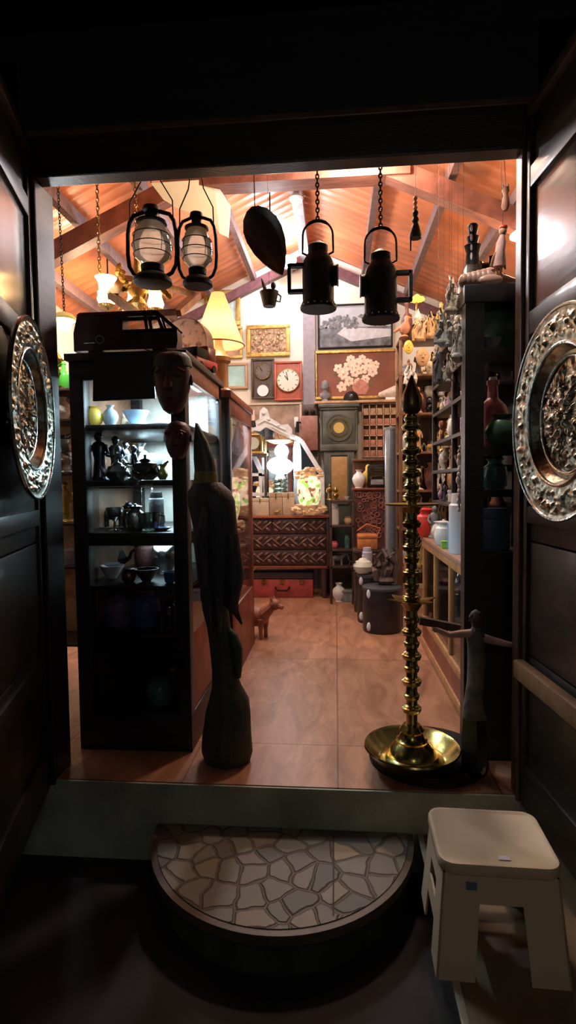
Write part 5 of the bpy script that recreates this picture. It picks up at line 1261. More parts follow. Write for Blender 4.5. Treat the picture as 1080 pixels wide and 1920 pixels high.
MB().prism([m3(x, y, -0.02) for x, y in cr], (0, 0.04, 0)).build('crest', mw, mo, world=True, smooth=False)
sc_ = MB()
for pts in ([(484, 795), (496, 788), (508, 793), (522, 800), (536, 806)], [(510, 800), (525, 808), (540, 815), (552, 822)]):
    sc_.tube([m3(x, y, -0.03) for x, y in pts], 0.009, 8)
for x, y in ((503, 786), (522, 798), (494, 775)): sc_.sph(m3(x, y, -0.03), 0.018, n=8, m=6)
sc_.build('scroll_carving', mw, mo, world=True)
for pts, nm in (([(463, 846), (478, 860), (488, 882), (492, 935)], 'left_wing_frame'),):
    q = MB()
    for i in range(len(pts) - 1): q.bar(m3(*pts[i], -0.03), m3(*pts[i + 1], -0.03), sc(7, m3(500, 900)), 0.03)
    q.bar(m3(466, 890, -0.03), m3(497, 890, -0.03), 0.03, 0.03); q.bar(m3(466, 927, -0.03), m3(502, 927, -0.03), 0.035, 0.04); q.bar(m3(495, 890, -0.03), m3(495, 935, -0.03), 0.03, 0.03)
    q.build('side_bracket', mw, mo, world=True)
# tan oval dish on the mirror edge
c = m3(522, 828, -0.09)
o = T('oval_dish', 'oval tan wooden dish propped across the white mirror frame', 'dish', c)
MB().lathe([(0.001, -0.012), (0.07, -0.008), (0.13, 0.012), (0.125, 0.016), (0.001, 0.0)], n=28, sy=0.7).build('dish_body', tan, o)
# mantel clock on bracket shelf
Yc = 5.62
c = W(476, 851, Yc)
o = T('mantel_clock', 'small gilt mantel clock on a dark bracket shelf before the mirror', 'clock', c)
wq, hq = sc(19, c), sc(40, c)
MB().b2((-wq * 1.1, -0.06, 0), (wq * 1.1, 0.06, 0.02), 0.004).build('plinth', goldleaf, o)
MB().b2((-wq * 0.9, -0.045, 0.02), (wq * 0.9, 0.045, hq * 0.85), 0.006).build('clock_case', oldbrass, o)
MB().lathe([(wq, hq * 0.85), (wq * 0.8, hq * 0.92), (wq * 0.2, hq), (0.001, hq * 1.05)], n=4, rot=(0, 0, PI / 4)).build('roof', goldleaf, o)
MB().cyl((0.0, -0.046, hq * 0.48), (0, -0.052, hq * 0.48), wq * 0.6, wq * 0.6, 24).build('dial', mat('dial_grey', (0.4, 0.42, 0.35), 0.4), o)
for s in (-1, 1): MB().cyl((s * wq * 0.85, -0.05, 0.02), (s * wq * 0.85, -0.05, hq * 0.85), 0.01).build('column', brass, o)
q = T('bracket_shelf', 'dark bracket shelf carrying the gilt mantel clock', 'shelf', (c.x, Yc, ctz))
MB().b2((-0.2, -0.065, c.z - ctz - 0.025), (0.14, 0.04, c.z - ctz), 0.004).build('board', darkwood, q)
for x in (-0.17,): MB().b2((x, -0.01, 0), (x + 0.03, 0.02, c.z - ctz - 0.025)).build('leg', darkwood, q)
MB().b2((0.1, 0.03, 0), (0.125, 0.055, c.z - ctz - 0.025)).build('leg', darkwood, q)
# candle
c = W(474, 799, 5.66)
o = T('candle_holder', 'dark iron candle holder with a pale pink candle in front of the stone panel', 'candle', Vector((c.x, 5.66, W(476, 851, Yc).z)))
zz = c.z - o.location.z
MB().lathe([(0.05, 0), (0.04, 0.012), (0.008, 0.03), (0.007, zz - 0.01), (0.03, zz), (0.022, zz + 0.06), (0.001, zz + 0.06)], (0.0, 0.05, 0), n=14).build('holder', iron, o)
MB().cyl((0, 0.05, zz + 0.06), (0, 0.05, zz + 0.17), 0.017, 0.015, 12).build('candle_stick', mat('candle_pink', (0.7, 0.5, 0.42), 0.5), o)
# globe lamp
Y = 5.6
c = W(523, 873, Y); s_ = sc(1, c)
o = T('globe_lamp', 'lit white globe lamp on a ribbed glass column on the chest', 'lamp', (c.x, Y, ctz))
zz = c.z - ctz
MB().sph((0, 0, zz), 20 * s_, 1.15, 1, 0.8, n=24, m=14).build('glass_globe', mat('globe_glow', (1, 1, 1), 0.4, emit=(0.9, 0.95, 1), estr=6), o)
cl = [(0.001, 0), (0.07, 0), (0.07, 0.02)]
for k in range(8): z = 0.03 + k * (zz - 0.13) / 8; cl += [(0.05, z), (0.068, z + 0.012), (0.05, z + 0.024)]
MB().lathe(cl + [(0.03, zz - 0.09), (0.001, zz - 0.07)], n=20).build('ribbed_column', greyglass, o)
light('globe_light', (c.x, Y - 0.02, c.z + 0.16), 6, (0.9, 0.95, 1), 0.08)
c = W(556, 846, 5.63)
o = T('tall_lamp', 'tall lit white tube lamp with blue-white carved column behind the globe lamp', 'lamp', (c.x, 5.63, ctz))
zz = W(548, 828, 5.64).z - ctz
MB().lathe([(0.001, zz * 0.5), (0.03, zz * 0.5), (0.036, zz * 0.7), (0.034, zz * 0.9), (0.02, zz), (0.001, zz)], n=20).build('glow_tube', mat('tube_glow', (1, 1, 1), 0.4, emit=(0.75, 0.88, 1), estr=1.1), o)
MB().lathe([(0.001, 0), (0.055, 0), (0.052, 0.02), (0.03, 0.05), (0.04, 0.15), (0.03, zz * 0.5)], n=20).build('column', bluewhite, o)
# boxes on the chest
for i, (xa, xb, yt, lb, mm_, Yq) in enumerate(((471, 504, 934, 'beige cardboard box left of the globe lamp on the chest', mat('card_beige', (0.55, 0.45, 0.33), 0.8, var=0.1), 5.52),
                              (506, 529, 924, 'brown box in the middle of the chest top under the globe lamp', mat('card_brown', (0.4, 0.29, 0.19), 0.8, var=0.15), 5.51),
                              (530, 551, 924, 'brown box touching the middle one, left of the beaded lamp', mat('card_tan', (0.46, 0.34, 0.23), 0.8, var=0.15), 5.51))):
    a = W(xa, 960, Yq); bq = W(xb, yt, Yq)
    o = T('small_box', lb, 'box', ((a.x + bq.x) / 2, Yq + 0.025, ctz))
    w = (bq.x - a.x) / 2; h = W(500, yt, Yq).z - ctz
    MB().b2((-w, -0.03, 0), (w, 0.03, h * 0.8), 0.003).build('box_body', mm_, o)
    MB().b2((-w - 0.002, -0.033, h * 0.8), (w + 0.002, 0.033, h), 0.003).build('lid', mm_, o)
    MB().b2((-0.006, -0.035, h * 0.72), (0.006, -0.03, h * 0.98)).build('tape', oldbrass, o)
o = item('gold_trinket', 'animal', 'little gold animal figure in front of the brown box on the chest', 'figurine', (W(517, 950, 5.42).x, 5.478, ctz), 0.06, goldleaf)
o.location.y = 5.478
o = item('crystal_cluster', 'driftwood', 'sparkling dark crystal cluster at the left of the chest top', 'ornament', (W(461, 950, 5.5).x, 5.5, ctz), 0.2, silver, seed=5)
item('dark_vase', 'vase', 'dark vase at the far left end of the chest top', 'vase', (W(447, 950, 5.5).x, 5.47, ctz), 0.3, iron)
# mosaic beaded lamp
m, N, L, b = nodes('mosaic_glow')
tc = N.new('ShaderNodeTexCoord'); v1 = N.new('ShaderNodeTexVoronoi'); v1.inputs['Scale'].default_value = 30; L.new(tc.outputs['Object'], v1.inputs['Vector'])
sp = N.new('ShaderNodeSeparateColor'); L.new(v1.outputs['Color'], sp.inputs[0]); rp = N.new('ShaderNodeValToRGB'); rp.color_ramp.interpolation = 'CONSTANT'
e = rp.color_ramp.elements; e[0].color = (0.95, 0.8, 0.58, 1); e[1].position = 0.86; e[1].color = (0.3, 0.6, 0.1, 1)
q = e.new(0.5); q.color = (0.25, 0.12, 0.07, 1); q = e.new(0.62); q.color = (0.85, 0.55, 0.38, 1)
L.new(sp.outputs[0], rp.inputs[0]); L.new(rp.outputs[0], b.inputs['Base Color']); L.new(rp.outputs[0], b.inputs['Emission Color']); b.inputs['Emission Strength'].default_value = 0.9
mosaic = m
peb = mat('pebble_tan', (0.62, 0.4, 0.22), 0.35, var=0.3, vscale=30, emit=(1, 0.6, 0.3), estr=0.12)
def pebbles(name, g, n, rx, rz, zc, par, seed):
    b = MB()
    for k in range(n):
        a_ = g.uniform(0, 2 * PI); t = g.uniform(-1, 1); q = math.sqrt(max(0, 1 - t * t))
        b.sph((rx * q * math.cos(a_), rx * q * math.sin(a_) * 0.8, zc + rz * t), 0.02, 1.5, 0.9, 0.65, n=7, m=5, rot=(g.uniform(-0.4, 0.4), 0, a_))
    return b.build(name, peb, par)
def shell_lamp(px, Y, zb, ktop, label, s=1.0):
    g = random.Random(px)
    x = W(px, 900, Y).x
    o = T('shell_lamp', label, 'lamp', (x, Y, zb))
    MB().lathe([(0.001, 0.1 * s), (0.09 * s, 0.1 * s), (0.115 * s, 0.2 * s), (0.115 * s, 0.32 * s), (0.09 * s, 0.38 * s), (0.001, 0.38 * s)], n=24).build('mosaic_body', mosaic, o)
    pebbles('pebble_base', g, 60, 0.16 * s, 0.05 * s, 0.06 * s, o, 1)
    pebbles('pebble_cap', g, 60, 0.13 * s, 0.06 * s, 0.4 * s, o, 2)
    MB().cyl((0, 0, 0), (0, 0, 0.42 * s), 0.06 * s, 0.06 * s, 12).build('core', peb, o)
    return o
shell_lamp(579, 5.5, ctz, 0, 'glowing green and brown mosaic lamp with pebble cap and base on the chest')
shell_lamp(424, 4.5, 0.75, 0, 'glowing pebble lamp on a low stand behind the carved bird', 0.95)
tag(MB().b2((W(424, 900, 4.5).x - 0.2, 4.3, 0), (W(424, 900, 4.5).x + 0.12, 4.7, 0.75), 0.01).build('lamp_cabinet', redwood), 'plain red-brown low cabinet under the pebble lamp', 'cabinet')
# hanging dark pods beside the second cabinet
c = W(447, 850, 4.05); s_ = sc(1, c)
o = T('hanging_leaf_fan', 'dark pointed wooden leaf hanging at the corner of the red cabinet', 'ornament', c)
MB().loft([(0, 0, -68 * s_, 1 * s_, 0.01), (0, 0, -45 * s_, 8 * s_, 0.015), (0, 0, -10 * s_, 19 * s_, 0.02), (0, 0, 15 * s_, 14 * s_, 0.02), (0, 0, 40 * s_, 6 * s_, 0.015), (0, 0, 60 * s_, 1 * s_, 0.008)], 14).build('leaf_body', maroon, o)
MB().tube([(0, 0, 58 * s_), (-4 * s_, 0, 78 * s_), (-16 * s_, 0.0, 112 * s_)], 0.005, 6).build('twig_hanger', darkwood, o)
br_ = MB()
for k in range(4): br_.tube([(-10 * s_, 0, (90 - k * 12) * s_), (4 * s_, 0, (84 - k * 12) * s_), (14 * s_, 0, (70 - k * 12) * s_)], 0.005, 6)
br_.build('twigs', darkwood, o)

# ================================================================ BETWEEN CLOCK AND PIPE
# three-tier stand right of the chest
Y = 5.25
xa, xb = W(617, 900, Y).x, W(664, 900, Y).x
o = T('tiered_stand', 'dark three-tier stand crowded with trinkets right of the carved chest', 'stand', ((xa + xb) / 2, Y + 0.15, 0))
TZ = [W(640, y, Y).z for y in (1062, 1030, 985, 938)]
for z in TZ: MB().b2((xa, Y, z - 0.02), (xb, Y + 0.3, z), 0.004).build('tier', darkwood, o, world=True)
for x in (xa, xb - 0.025):
    for y in (Y, Y + 0.275): MB().b2((x, y, 0), (x + 0.025, y + 0.025, TZ[-1] - 0.02), 0.003).build('leg', darkwood, o, world=True)
gg = 'trinkets on the three-tier stand'
for i, (nm, kd, lb, ct, px, tz, hp, m1) in enumerate((
    ('brass_figure', 'figure', 'brass figure on the top tier of the stand by the tall clock', 'figurine', 618, 3, 30, oldbrass),
    ('brass_cone', 'finial', 'slim brass finial on the top tier of the stand', 'finial', 629, 3, 26, brass),
    ('white_dish', 'bowl', 'white dish at the right of the top tier of the stand', 'dish', 650, 3, 6, white),
    ('tan_drum', 'pot', 'squat tan pot on the second tier of the stand', 'pot', 652, 2, 16, tan),
    ('white_column_vase', 'cylinder_bottle', 'white column vase at left of the second tier', 'vase', 627, 2, 40, white),
    ('pink_cushion', 'pot', 'small pink pincushion on the third tier of the stand', 'cushion', 626, 1, 14, pink),
    ('grey_elephant', 'elephant', 'grey stone elephant on the lowest tier of the stand', 'figurine', 632, 0, 24, greyst),
    ('green_tin', 'cylinder_bottle', 'dark green tin on the third tier of the stand', 'tin', 650, 1, 24, teal))):
    at(nm, kd, lb, ct, px, TZ[tz], Y + 0.1, hp, m1, group=gg, seed=i)
at('white_tusk_vase', 'vase', 'tall white vase on the floor under the three-tier stand', 'vase', 634, 0, Y + 0.14, 34, white)
at('stone_block', 'box', 'grey stone box on the floor at right under the three-tier stand', 'box', 655, 0, Y + 0.14, 22, greyst)
# carved cabinet with a black sewing machine on top
Y = 5.3
xa, xb = W(664, 900, Y).x, W(738, 900, Y).x
zt = W(700, 915, Y).z
o = T('carved_cabinet', 'reddish-brown carved cabinet behind the black milk cans', 'cabinet', ((xa + xb) / 2, Y + 0.2, 0))
MB().b2((xa, Y + 0.02, 0.06), (xb, Y + 0.4, zt - 0.02)).build('carcass', maroon, o, world=True)
MB().b2((xa - 0.015, Y, zt - 0.02), (xb + 0.015, Y + 0.41, zt), 0.004).build('top', redwood, o, world=True)
MB().b2((xa, Y + 0.38, zt), (xb, Y + 0.41, W(700, 862, Y).z), 0.004).build('back_board', brownwood, o, world=True)
MB().b2((xa - 0.01, Y + 0.25, W(700, 862, Y).z), (xb + 0.01, Y + 0.41, W(700, 858, Y).z), 0.003).build('upper_shelf', brownwood, o, world=True)
b = MB(); g = random.Random(8)
for k in range(70):
    p = Vector((g.uniform(xa + 0.03, xb - 0.03), Y + 0.016, g.uniform(zt - 0.45, zt - 0.05)))
    b.torus(p, g.uniform(0.012, 0.03), 0.006, 10, 5, (PI / 2, 0, 0))
b.build('scroll_carving', mat('carving_red', (0.2, 0.075, 0.055), 0.4, var=0.3), o, world=True)
for x in (xa + 0.03, xb - 0.03):
    for y in (Y + 0.05, Y + 0.36): MB().cyl((x, y, 0), (x, y, 0.06), 0.02).build('foot', maroon, o, world=True)
c = W(708, 915, Y)
o = T('old_radio', 'small black radio with pale grille on the carved cabinet', 'radio', (c.x, Y + 0.13, zt))
MB().b2((-0.085, -0.07, 0), (0.085, 0.07, 0.22), 0.02).build('radio_case', iron, o)
gr = MB()
for k in range(5): gr.b2((-0.06, -0.076, 0.11 + 0.018 * k), (0.06, -0.069, 0.117 + 0.018 * k))
gr.build('grille', oldbrass, o)
MB().b2((-0.06, -0.076, 0.03), (0.06, -0.069, 0.08), 0.003).build('tuning_scale', greyst, o)
for s in (-1, 1): MB().cyl((s * 0.06, -0.07, 0.095), (s * 0.06, -0.085, 0.095), 0.012).build('knob', brass, o)
at('white_vase', 'vase', 'narrow white vase at left on the carved cabinet beside the radio', 'vase', 673, zt, Y + 0.12, 34, white)
at('yellow_ornament', 'bird', 'small yellow bird ornament between white vase and radio', 'ornament', 685, zt, Y + 0.2, 44, yellow, brownwood)
# leather case on a low dark stool
Y = 4.95
a = W(671, 1031, Y); bq = W(708, 1003, Y)
o = T('leather_case', 'orange-brown leather case resting on a dark low table', 'case', ((a.x + bq.x) / 2, Y + 0.1, a.z))
w = (bq.x - a.x) / 2; h = bq.z - a.z
MB().b2((-w, -0.1, 0), (w, 0.1, h * 0.75), 0.012).build('case_body', leather, o)
MB().b2((-w - 0.003, -0.103, h * 0.72), (w + 0.003, 0.103, h), 0.014).build('flap', leather, o)
MB().tube([(w, 0, h * 0.8), (w + 0.03, 0, h + 0.05), (0, 0, h + 0.09), (-w, 0, h + 0.03)], 0.006).build('strap', leather, o)
q = T('low_table', 'dark low table with turned legs under the leather case', 'table', ((a.x + bq.x) / 2, Y + 0.1, 0))
MB().b2((-0.13, -0.13, a.z - 0.03), (0.16, 0.13, a.z), 0.006).build('top', darkwood, q)
for x in (-0.1, 0.13):
    for y in (-0.1, 0.1): MB().lathe([(0.02, 0), (0.025, 0.05), (0.014, 0.12), (0.024, 0.3), (0.014, 0.42), (0.025, a.z - 0.03)], (x, y, 0), n=10).build('leg', darkwood, q)
# black milk cans
def can(px, yb, yt, wpx, label):
    p = Wz(px, yb, 0); h = sc(yb - yt, p); r = sc(wpx, p) / 2
    p = p + Vector((0, r * 0.9, 0))
    o = T('black_drum', label, 'drum', p, R(15), group='black lidded drums on the floor')
    MB().lathe([(0.001, 0), (r * 0.97, 0), (r, 0.012), (r, h * 0.86), (r * 0.97, h * 0.9), (r * 0.001 + r * 0.9, h * 0.9)], n=32).build('drum_body', mat('drum_black', (0.014, 0.013, 0.017), 0.35, var=0.3), o)
    MB().lathe([(r * 1.02, h * 0.88), (r * 1.03, h * 0.9), (r * 1.02, h * 0.93), (r * 0.9, h * 0.94), (r * 0.3, h * 0.95), (0.001, h * 0.95)], n=32).build('lid', mat('drum_lid', (0.05, 0.052, 0.06), 0.4), o)
    for z in (0.82, 0.14):
        a_ = R(-150); MB().sph((r * math.cos(a_), r * math.sin(a_), h * z), 0.025, 0.8, 0.5, 1.4, n=10, m=7).build('clasp', white, o)
    return o, p, h
d1 = can(719, 1190, 1098, 74, 'front one of the two black drums standing on the floor')
d2 = can(696, 1170, 1072, 50, 'rear left one of the two black drums, under the white kettle')
p = d2[1]; z = d2[2] * 0.95
item('white_kettle', 'teapot', 'white enamel kettle on the rear black drum', 'kettle', (p.x - 0.06, p.y - 0.03, z), 0.15, mat('enamel_cream', (0.62, 0.6, 0.5), 0.3), iron, rz=R(20))
item('lilac_can', 'cylinder_bottle', 'pale lilac tin can behind the white kettle', 'can', (p.x - 0.02, p.y + 0.07, z), 0.2, mat('lilac', (0.4, 0.38, 0.5), 0.35), rz=0)
item('twisted_root', 'driftwood', 'dark twisted root carving on the front black drum', 'carving', (d1[1].x + 0.03, d1[1].y + 0.03, d1[2] * 0.95), 0.3, mat('root_dark', (0.09, 0.055, 0.05), 0.6, var=0.4), seed=21)
# grey pipe post
a = W(735, 1085, 4.9)
o = T('steel_post', 'shiny grey-blue round post standing behind the brass lamp', 'post', (a.x, 4.9, 0))
h = W(736, 806, 4.9).z; r = sc(13, a)
MB().cyl((0, 0, 0), (0, 0, h), r, r, 28).build('tube', mat('post_steel', (0.3, 0.34, 0.4), 0.28, 0.7, var=0.1), o)
MB().lathe([(r, h), (r * 1.08, h), (r * 1.08, h + 0.02), (0.001, h + 0.03)], n=28).build('cap', greyst, o)
# ================================================================ BRASS OIL LAMP
c = Wz(772, 1425, 0.045); Y = c.y
s_ = sc(1, c)
st = T('lamp_stand', 'low round black stand under the brass lamp and the statue', 'stand', (0.37, 2.305, 0))  # black disc modelled where the lamp's dark shadow lies
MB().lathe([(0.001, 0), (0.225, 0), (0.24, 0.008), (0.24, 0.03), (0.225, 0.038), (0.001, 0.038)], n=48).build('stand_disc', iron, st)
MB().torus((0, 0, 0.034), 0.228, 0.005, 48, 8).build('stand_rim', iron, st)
o = T('brass_oil_lamp', 'tall many-tiered brass oil lamp with a wide dish base by the doorway', 'oil lamp', (c.x, Y, 0.04))
def zy(y): return W(772, y, Y).z - 0.04
MB().lathe([(0.001, 0.0), (0.11, 0.0), (0.14, 0.008), (0.18, 0.055), (0.188, 0.062), (0.184, 0.068), (0.172, 0.06), (0.135, 0.018), (0.11, 0.01), (0.001, 0.01)], n=56).build('dish', brass, o)
MB().lathe([(0.125, 0.01), (0.12, 0.022), (0.1, 0.034), (0.098, 0.04), (0.085, 0.06), (0.06, 0.082), (0.062, 0.09), (0.05, 0.098), (0.042, 0.12), (0.048, 0.13), (0.034, 0.15)], n=48).build('base_bell', brass, o)
def shaft(name, y0, y1, rings, r, R_):
    p = [(r, zy(y0))]
    for i, y in enumerate(rings):
        z = zy(y); d = 0.017
        big = R_ if i % 2 == 0 else R_ * 0.8
        p += [(r, z - d), (big * 0.9, z - d * 0.75), (big * 0.92, z - d * 0.45), (big, z - d * 0.2), (big, z + d * 0.25), (big * 0.8, z + d * 0.5), (big * 0.8, z + d * 0.7), (r, z + d)]
    p.append((r, zy(y1)))
    MB().lathe(p, n=28).build(name, brass, o)
shaft('lower_shaft', 1372, 1140, [1328, 1304, 1277, 1252, 1229, 1206, 1184, 1160], 0.022, 0.038)
shaft('middle_shaft', 1135, 960, [1119, 1097, 1074, 1048, 1026, 1002, 982], 0.021, 0.036)
shaft('upper_shaft', 948, 775, [932, 912, 888, 866, 845, 822, 800, 784], 0.02, 0.037)
def star(name, y, r0, r1, n, up):
    z = zy(y); v = []; f = []
    K = 2 * n
    top = []
    for i in range(K):
        a_ = 2 * PI * i / K + 0.25; q = r1 if i % 2 == 0 else r0
        top.append((q * math.cos(a_), q * math.sin(a_), z + (up if i % 2 == 0 else up * 0.35)))
    mb = MB()
    inner = [(0.024 * math.cos(2 * PI * i / K + 0.25), 0.024 * math.sin(2 * PI * i / K + 0.25), z) for i in range(K)]
    v = inner + top + [(x, y_, z_ - 0.006) for x, y_, z_ in inner] + [(x * 0.97, y_ * 0.97, z_ - 0.005) for x, y_, z_ in top]
    for i in range(K):
        j = (i + 1) % K
        f += [(i, j, K + j, K + i), (2 * K + j, 2 * K + i, 3 * K + i, 3 * K + j), (K + i, K + j, 3 * K + j, 3 * K + i)]
    mb.add(v, f).build(name, brass, o)
    MB().lathe([(0.026, z - 0.035), (0.04, z - 0.012), (0.045, z - 0.004), (0.024, z)], n=24).build('tray_cup', oldbrass, o)
star('wick_tray', 1127, 0.062, 0.1, 6, 0.012)
z = zy(947)
MB().lathe([(0.026, z - 0.03), (0.04, z - 0.008), (0.1, z), (0.104, z + 0.006), (0.098, z + 0.006), (0.03, z - 0.002)], n=36).build('round_tray', oldbrass, o)
MB().loft([(0, 0, zy(777), 0.02, 0.02), (0, 0, zy(770), 0.034, 0.03), (0, 0, zy(755), 0.04, 0.03), (0, 0, zy(742), 0.036, 0.025), (0, 0, zy(728), 0.024, 0.02), (0, 0, zy(712), 0.011, 0.01), (0, 0, zy(703), 0.002, 0.002)], 20).build('finial', mat('finial_dark', (0.14, 0.1, 0.05), 0.3, 0.9, var=0.4), o)

# ================================================================ STATUE WITH OUTSTRETCHED ARMS
Y = 2.21
Y = 2.165; c = Vector((0.525, Y, 0))
o = T('wooden_statue', 'carved wooden robed statue with arms stretched wide on a black block', 'statue', (c.x, Y, 0.038))
def sz(y): return W(885, y, Y).z - 0.038
bx = 0.047
zb = sz(1345)
MB().loft([(0, 0, 0, bx * 1.05, bx), (0, 0, zb * 0.5, bx, bx * 0.95), (0, 0, zb, bx * 0.9, bx * 0.85)], 4).build('block', blackwood, o)
robe = mat('statue_robe', (0.14, 0.12, 0.11), 0.6, var=0.5, vscale=14, bump=0.5, col2=(0.24, 0.2, 0.18))
u = sc(1, c)
b = MB().loft([(0 * u, 0, zb, 22 * u, 18 * u), (-2 * u, 0, sz(1320), 18 * u, 17 * u), (2 * u, 0, sz(1280), 15 * u, 14 * u), (4 * u, 0, sz(1240), 16 * u, 14 * u), (2 * u, 0, sz(1210), 15 * u, 12 * u), (2 * u, 0, sz(1190), 18 * u, 12 * u), (2 * u, 0, sz(1180), 9 * u, 9 * u), (2 * u, 0, sz(1174), 7 * u, 7 * u)], 16, 0.07, 2)
b.build('robed_body', robe, o)
hd = MB().loft([(2 * u, 0, sz(1177), 6 * u, 6 * u), (2 * u, -2 * u, sz(1170), 9 * u, 10 * u), (2 * u, -2 * u, sz(1160), 11 * u, 12 * u), (2 * u, 0, sz(1150), 9 * u, 10 * u), (2 * u, 0, sz(1145), 2 * u, 2 * u)], 14)
hd.sph((2 * u, -13 * u, sz(1163)), 2.5 * u, n=7, m=5)
hd.build('head', maroon, o)
MB().loft([(2 * u, 2 * u, sz(1166), 12 * u, 11 * u), (2 * u, 1 * u, sz(1156), 13 * u, 12.5 * u), (2 * u, 0, sz(1148), 9 * u, 9 * u), (2 * u, 0, sz(1143), 2 * u, 2 * u)], 14, 0.1).build('hair', mat('statue_hair', (0.03, 0.018, 0.02), 0.6, bump=0.5), o)
armm = mat('statue_arm', (0.45, 0.28, 0.25), 0.5, var=0.25)
for s, pts in ((-1, ((862, 1187), (840, 1188), (820, 1190), (803, 1182), (796, 1180))), (1, ((876, 1193), (900, 1200), (925, 1206), (945, 1210), (952, 1211)))):
    q = [W(x, y, Y) - W(870, 1190, Y) + Vector((0.004, -0.004, sz(1190))) for x, y in pts]
    MB().tube(q, [8 * u, 7 * u, 5.5 * u, 4 * u, 4.5 * u], 10).build('arm', armm, o)
    hb = MB(); e_ = q[-1]
    hb.sph(e_, 5.5 * u, 1.1, 0.5, 0.9, n=8, m=6)
    for k in range(5): hb.tube([e_ + Vector((s * 3 * u, 0, (k - 2) * 1.6 * u)), e_ + Vector((s * (9 if k else 5) * u, -1 * u, (k - 2) * 2.4 * u))], [1.3 * u, 0.8 * u], 5)
    hb.build('hand', armm, o)
rod = T('dark_plank', 'dark narrow wooden bar behind the statue, leaning out from the glass counter', 'bar', W(820, 1175, Y + 0.16))
MB().bar(W(786, 1163, Y + 0.16), W(862, 1178, Y + 0.16), 0.03, 0.03).build('bar_body', darkwood, rod, world=True)
at('white_pebble', 'pot', 'small pale jug on the floor behind the statue block', 'pot', 891, 0, Y + 0.02, 46, mat('pale_grey_pot', (0.4, 0.38, 0.34), 0.5))

# ================================================================ GLASS COUNTER
KX, KY0, KY1, KZ = 0.60, 2.56, 3.95, 0.77
o = T('glass_counter', 'low glazed wooden counter along the right side with goods inside', 'counter', (KX + 0.25, (KY0 + KY1) / 2, 0))
KW = 0.5
wd = orangewood
MB().b2((KX - 0.015, KY0, KZ - 0.03), (KX + KW, KY1, KZ), 0.004).build('counter_top', mat('counter_top', (0.36, 0.2, 0.14), 0.3, var=0.2), o, world=True)
for y in (KY0, 3.02, 3.48, KY1 - 0.035): MB().b2((KX, y, 0.2), (KX + 0.03, y + 0.035, KZ - 0.03), 0.003).build('front_post', wd, o, world=True)
MB().b2((KX - 0.006, KY0, KZ - 0.075), (KX + 0.03, KY1, KZ - 0.03), 0.003).build('top_rail', wd, o, world=True)
MB().b2((KX - 0.004, KY0, 0.17), (KX + 0.03, KY1, 0.215), 0.003).build('lower_rail', wd, o, world=True)
MB().b2((KX, KY0, 0.06), (KX + KW, KY1, 0.17)).build('base_board', redwood, o, world=True)
MB().b2((KX - 0.01, KY0, 0.0), (KX + KW, KY1, 0.06), 0.004).build('plinth', wd, o, world=True)
MB().b2((KX + KW - 0.02, KY0, 0.17), (KX + KW, KY1, KZ - 0.03)).build('back_board', brownwood, o, world=True)
for y in (KY0, KY1 - 0.02): MB().b2((KX + 0.03, y, 0.17), (KX + KW - 0.02, y + 0.02, KZ - 0.03)).build('end_board', brownwood, o, world=True)
MB().b2((KX + 0.01, KY0 + 0.03, 0.215), (KX + 0.014, KY1 - 0.03, KZ - 0.075)).build('front_glass', paneglass, o, world=True)
MB().b2((KX + 0.03, KY0 + 0.02, 0.46), (KX + KW - 0.02, KY1 - 0.02, 0.468)).build('glass_shelf', paneglass, o, world=True)
g = random.Random(31)
kk = ['jar', 'teapot', 'cup', 'vase', 'bowl', 'jug', 'goblet', 'figure', 'box', 'pot']
cols = [('white', white), ('copper', copper), ('grey', greyst), ('brass', brass), ('tan', tan), ('silver', silver), ('terracotta', terracotta), ('blue', blueglaze), ('ivory', ivory), ('dark', darkwood)]
ordw = ['first', 'second', 'third', 'fourth', 'fifth', 'sixth', 'seventh', 'eighth', 'ninth', 'tenth', 'eleventh', 'twelfth', 'thirteenth']
for lv, (z, nm) in enumerate(((0.468, 'glass shelf'), (0.17, 'bottom'))):
    for i in range(9):
        k = kk[(i * 3 + lv * 4) % 10]; cn, cm = cols[(i * 7 + lv * 3) % 10]
        h = g.uniform(0.1, 0.19) * (0.6 if k in ('bowl', 'cup') else 1)
        yy = KY0 + 0.13 + i * (KY1 - KY0 - 0.24) / 8
        item('counter_' + k, k, '%s %s, %s from the door on the counter %s' % (cn, k, ordw[i], nm if lv == 0 else 'floor behind glass'), k, (KX + g.uniform(0.13, 0.2), yy, z), h, cm, rz=g.uniform(1, 4), group='goods inside the glass counter', seed=i, maxr=0.066)
# things on the counter top
gg = 'goods standing on the counter top'
def ctop(name, kind, label, cat, px, Y, hpx, m1, m2=None, rz=0, seed=0):
    p = Wx(px, 900, KX + 0.06); x = KX + 0.055 if Y is None else W(px, 900, Y).x
    Yq = p.y if Y is None else Y
    return item(name, kind, label, cat, (x, Yq, KZ), sc(hpx, (x, Yq, KZ)), m1, m2, rz, gg, seed)
skyb = mat('sky_blue_plastic', (0.2, 0.4, 0.72), 0.35)
ctop('blue_bottle', 'cylinder_bottle', 'sky-blue plastic bottle on the counter top', 'bottle', 854, None, 60, skyb, blueglaze)
ctop('white_canister', 'cylinder_bottle', 'tall pale white canister at the near end of the counter top', 'canister', 868, None, 112, mat('pale_plastic', (0.65, 0.72, 0.82), 0.35), white)
ctop('white_kettle', 'jar', 'white lidded pot on the counter left of the sky-blue bottle', 'pot', 832, 3.35, 48, white)
ctop('green_sponge', 'box', 'small lime green box on the counter in front of the white pot', 'box', 837, 3.2, 14, limegreen)
ctop('white_bust', 'bust', 'white plaster bust behind the sky-blue bottle on the counter', 'bust', 856, 3.3, 62, white)
ctop('white_rose', 'pot', 'white crumpled flower pot behind the lidded pot on the counter', 'flower pot', 829, 3.6, 40, bone)
ctop('red_lantern', 'jar', 'bright red lidded jar at the far end of the counter', 'jar', 799, 3.88, 56, redpaint)
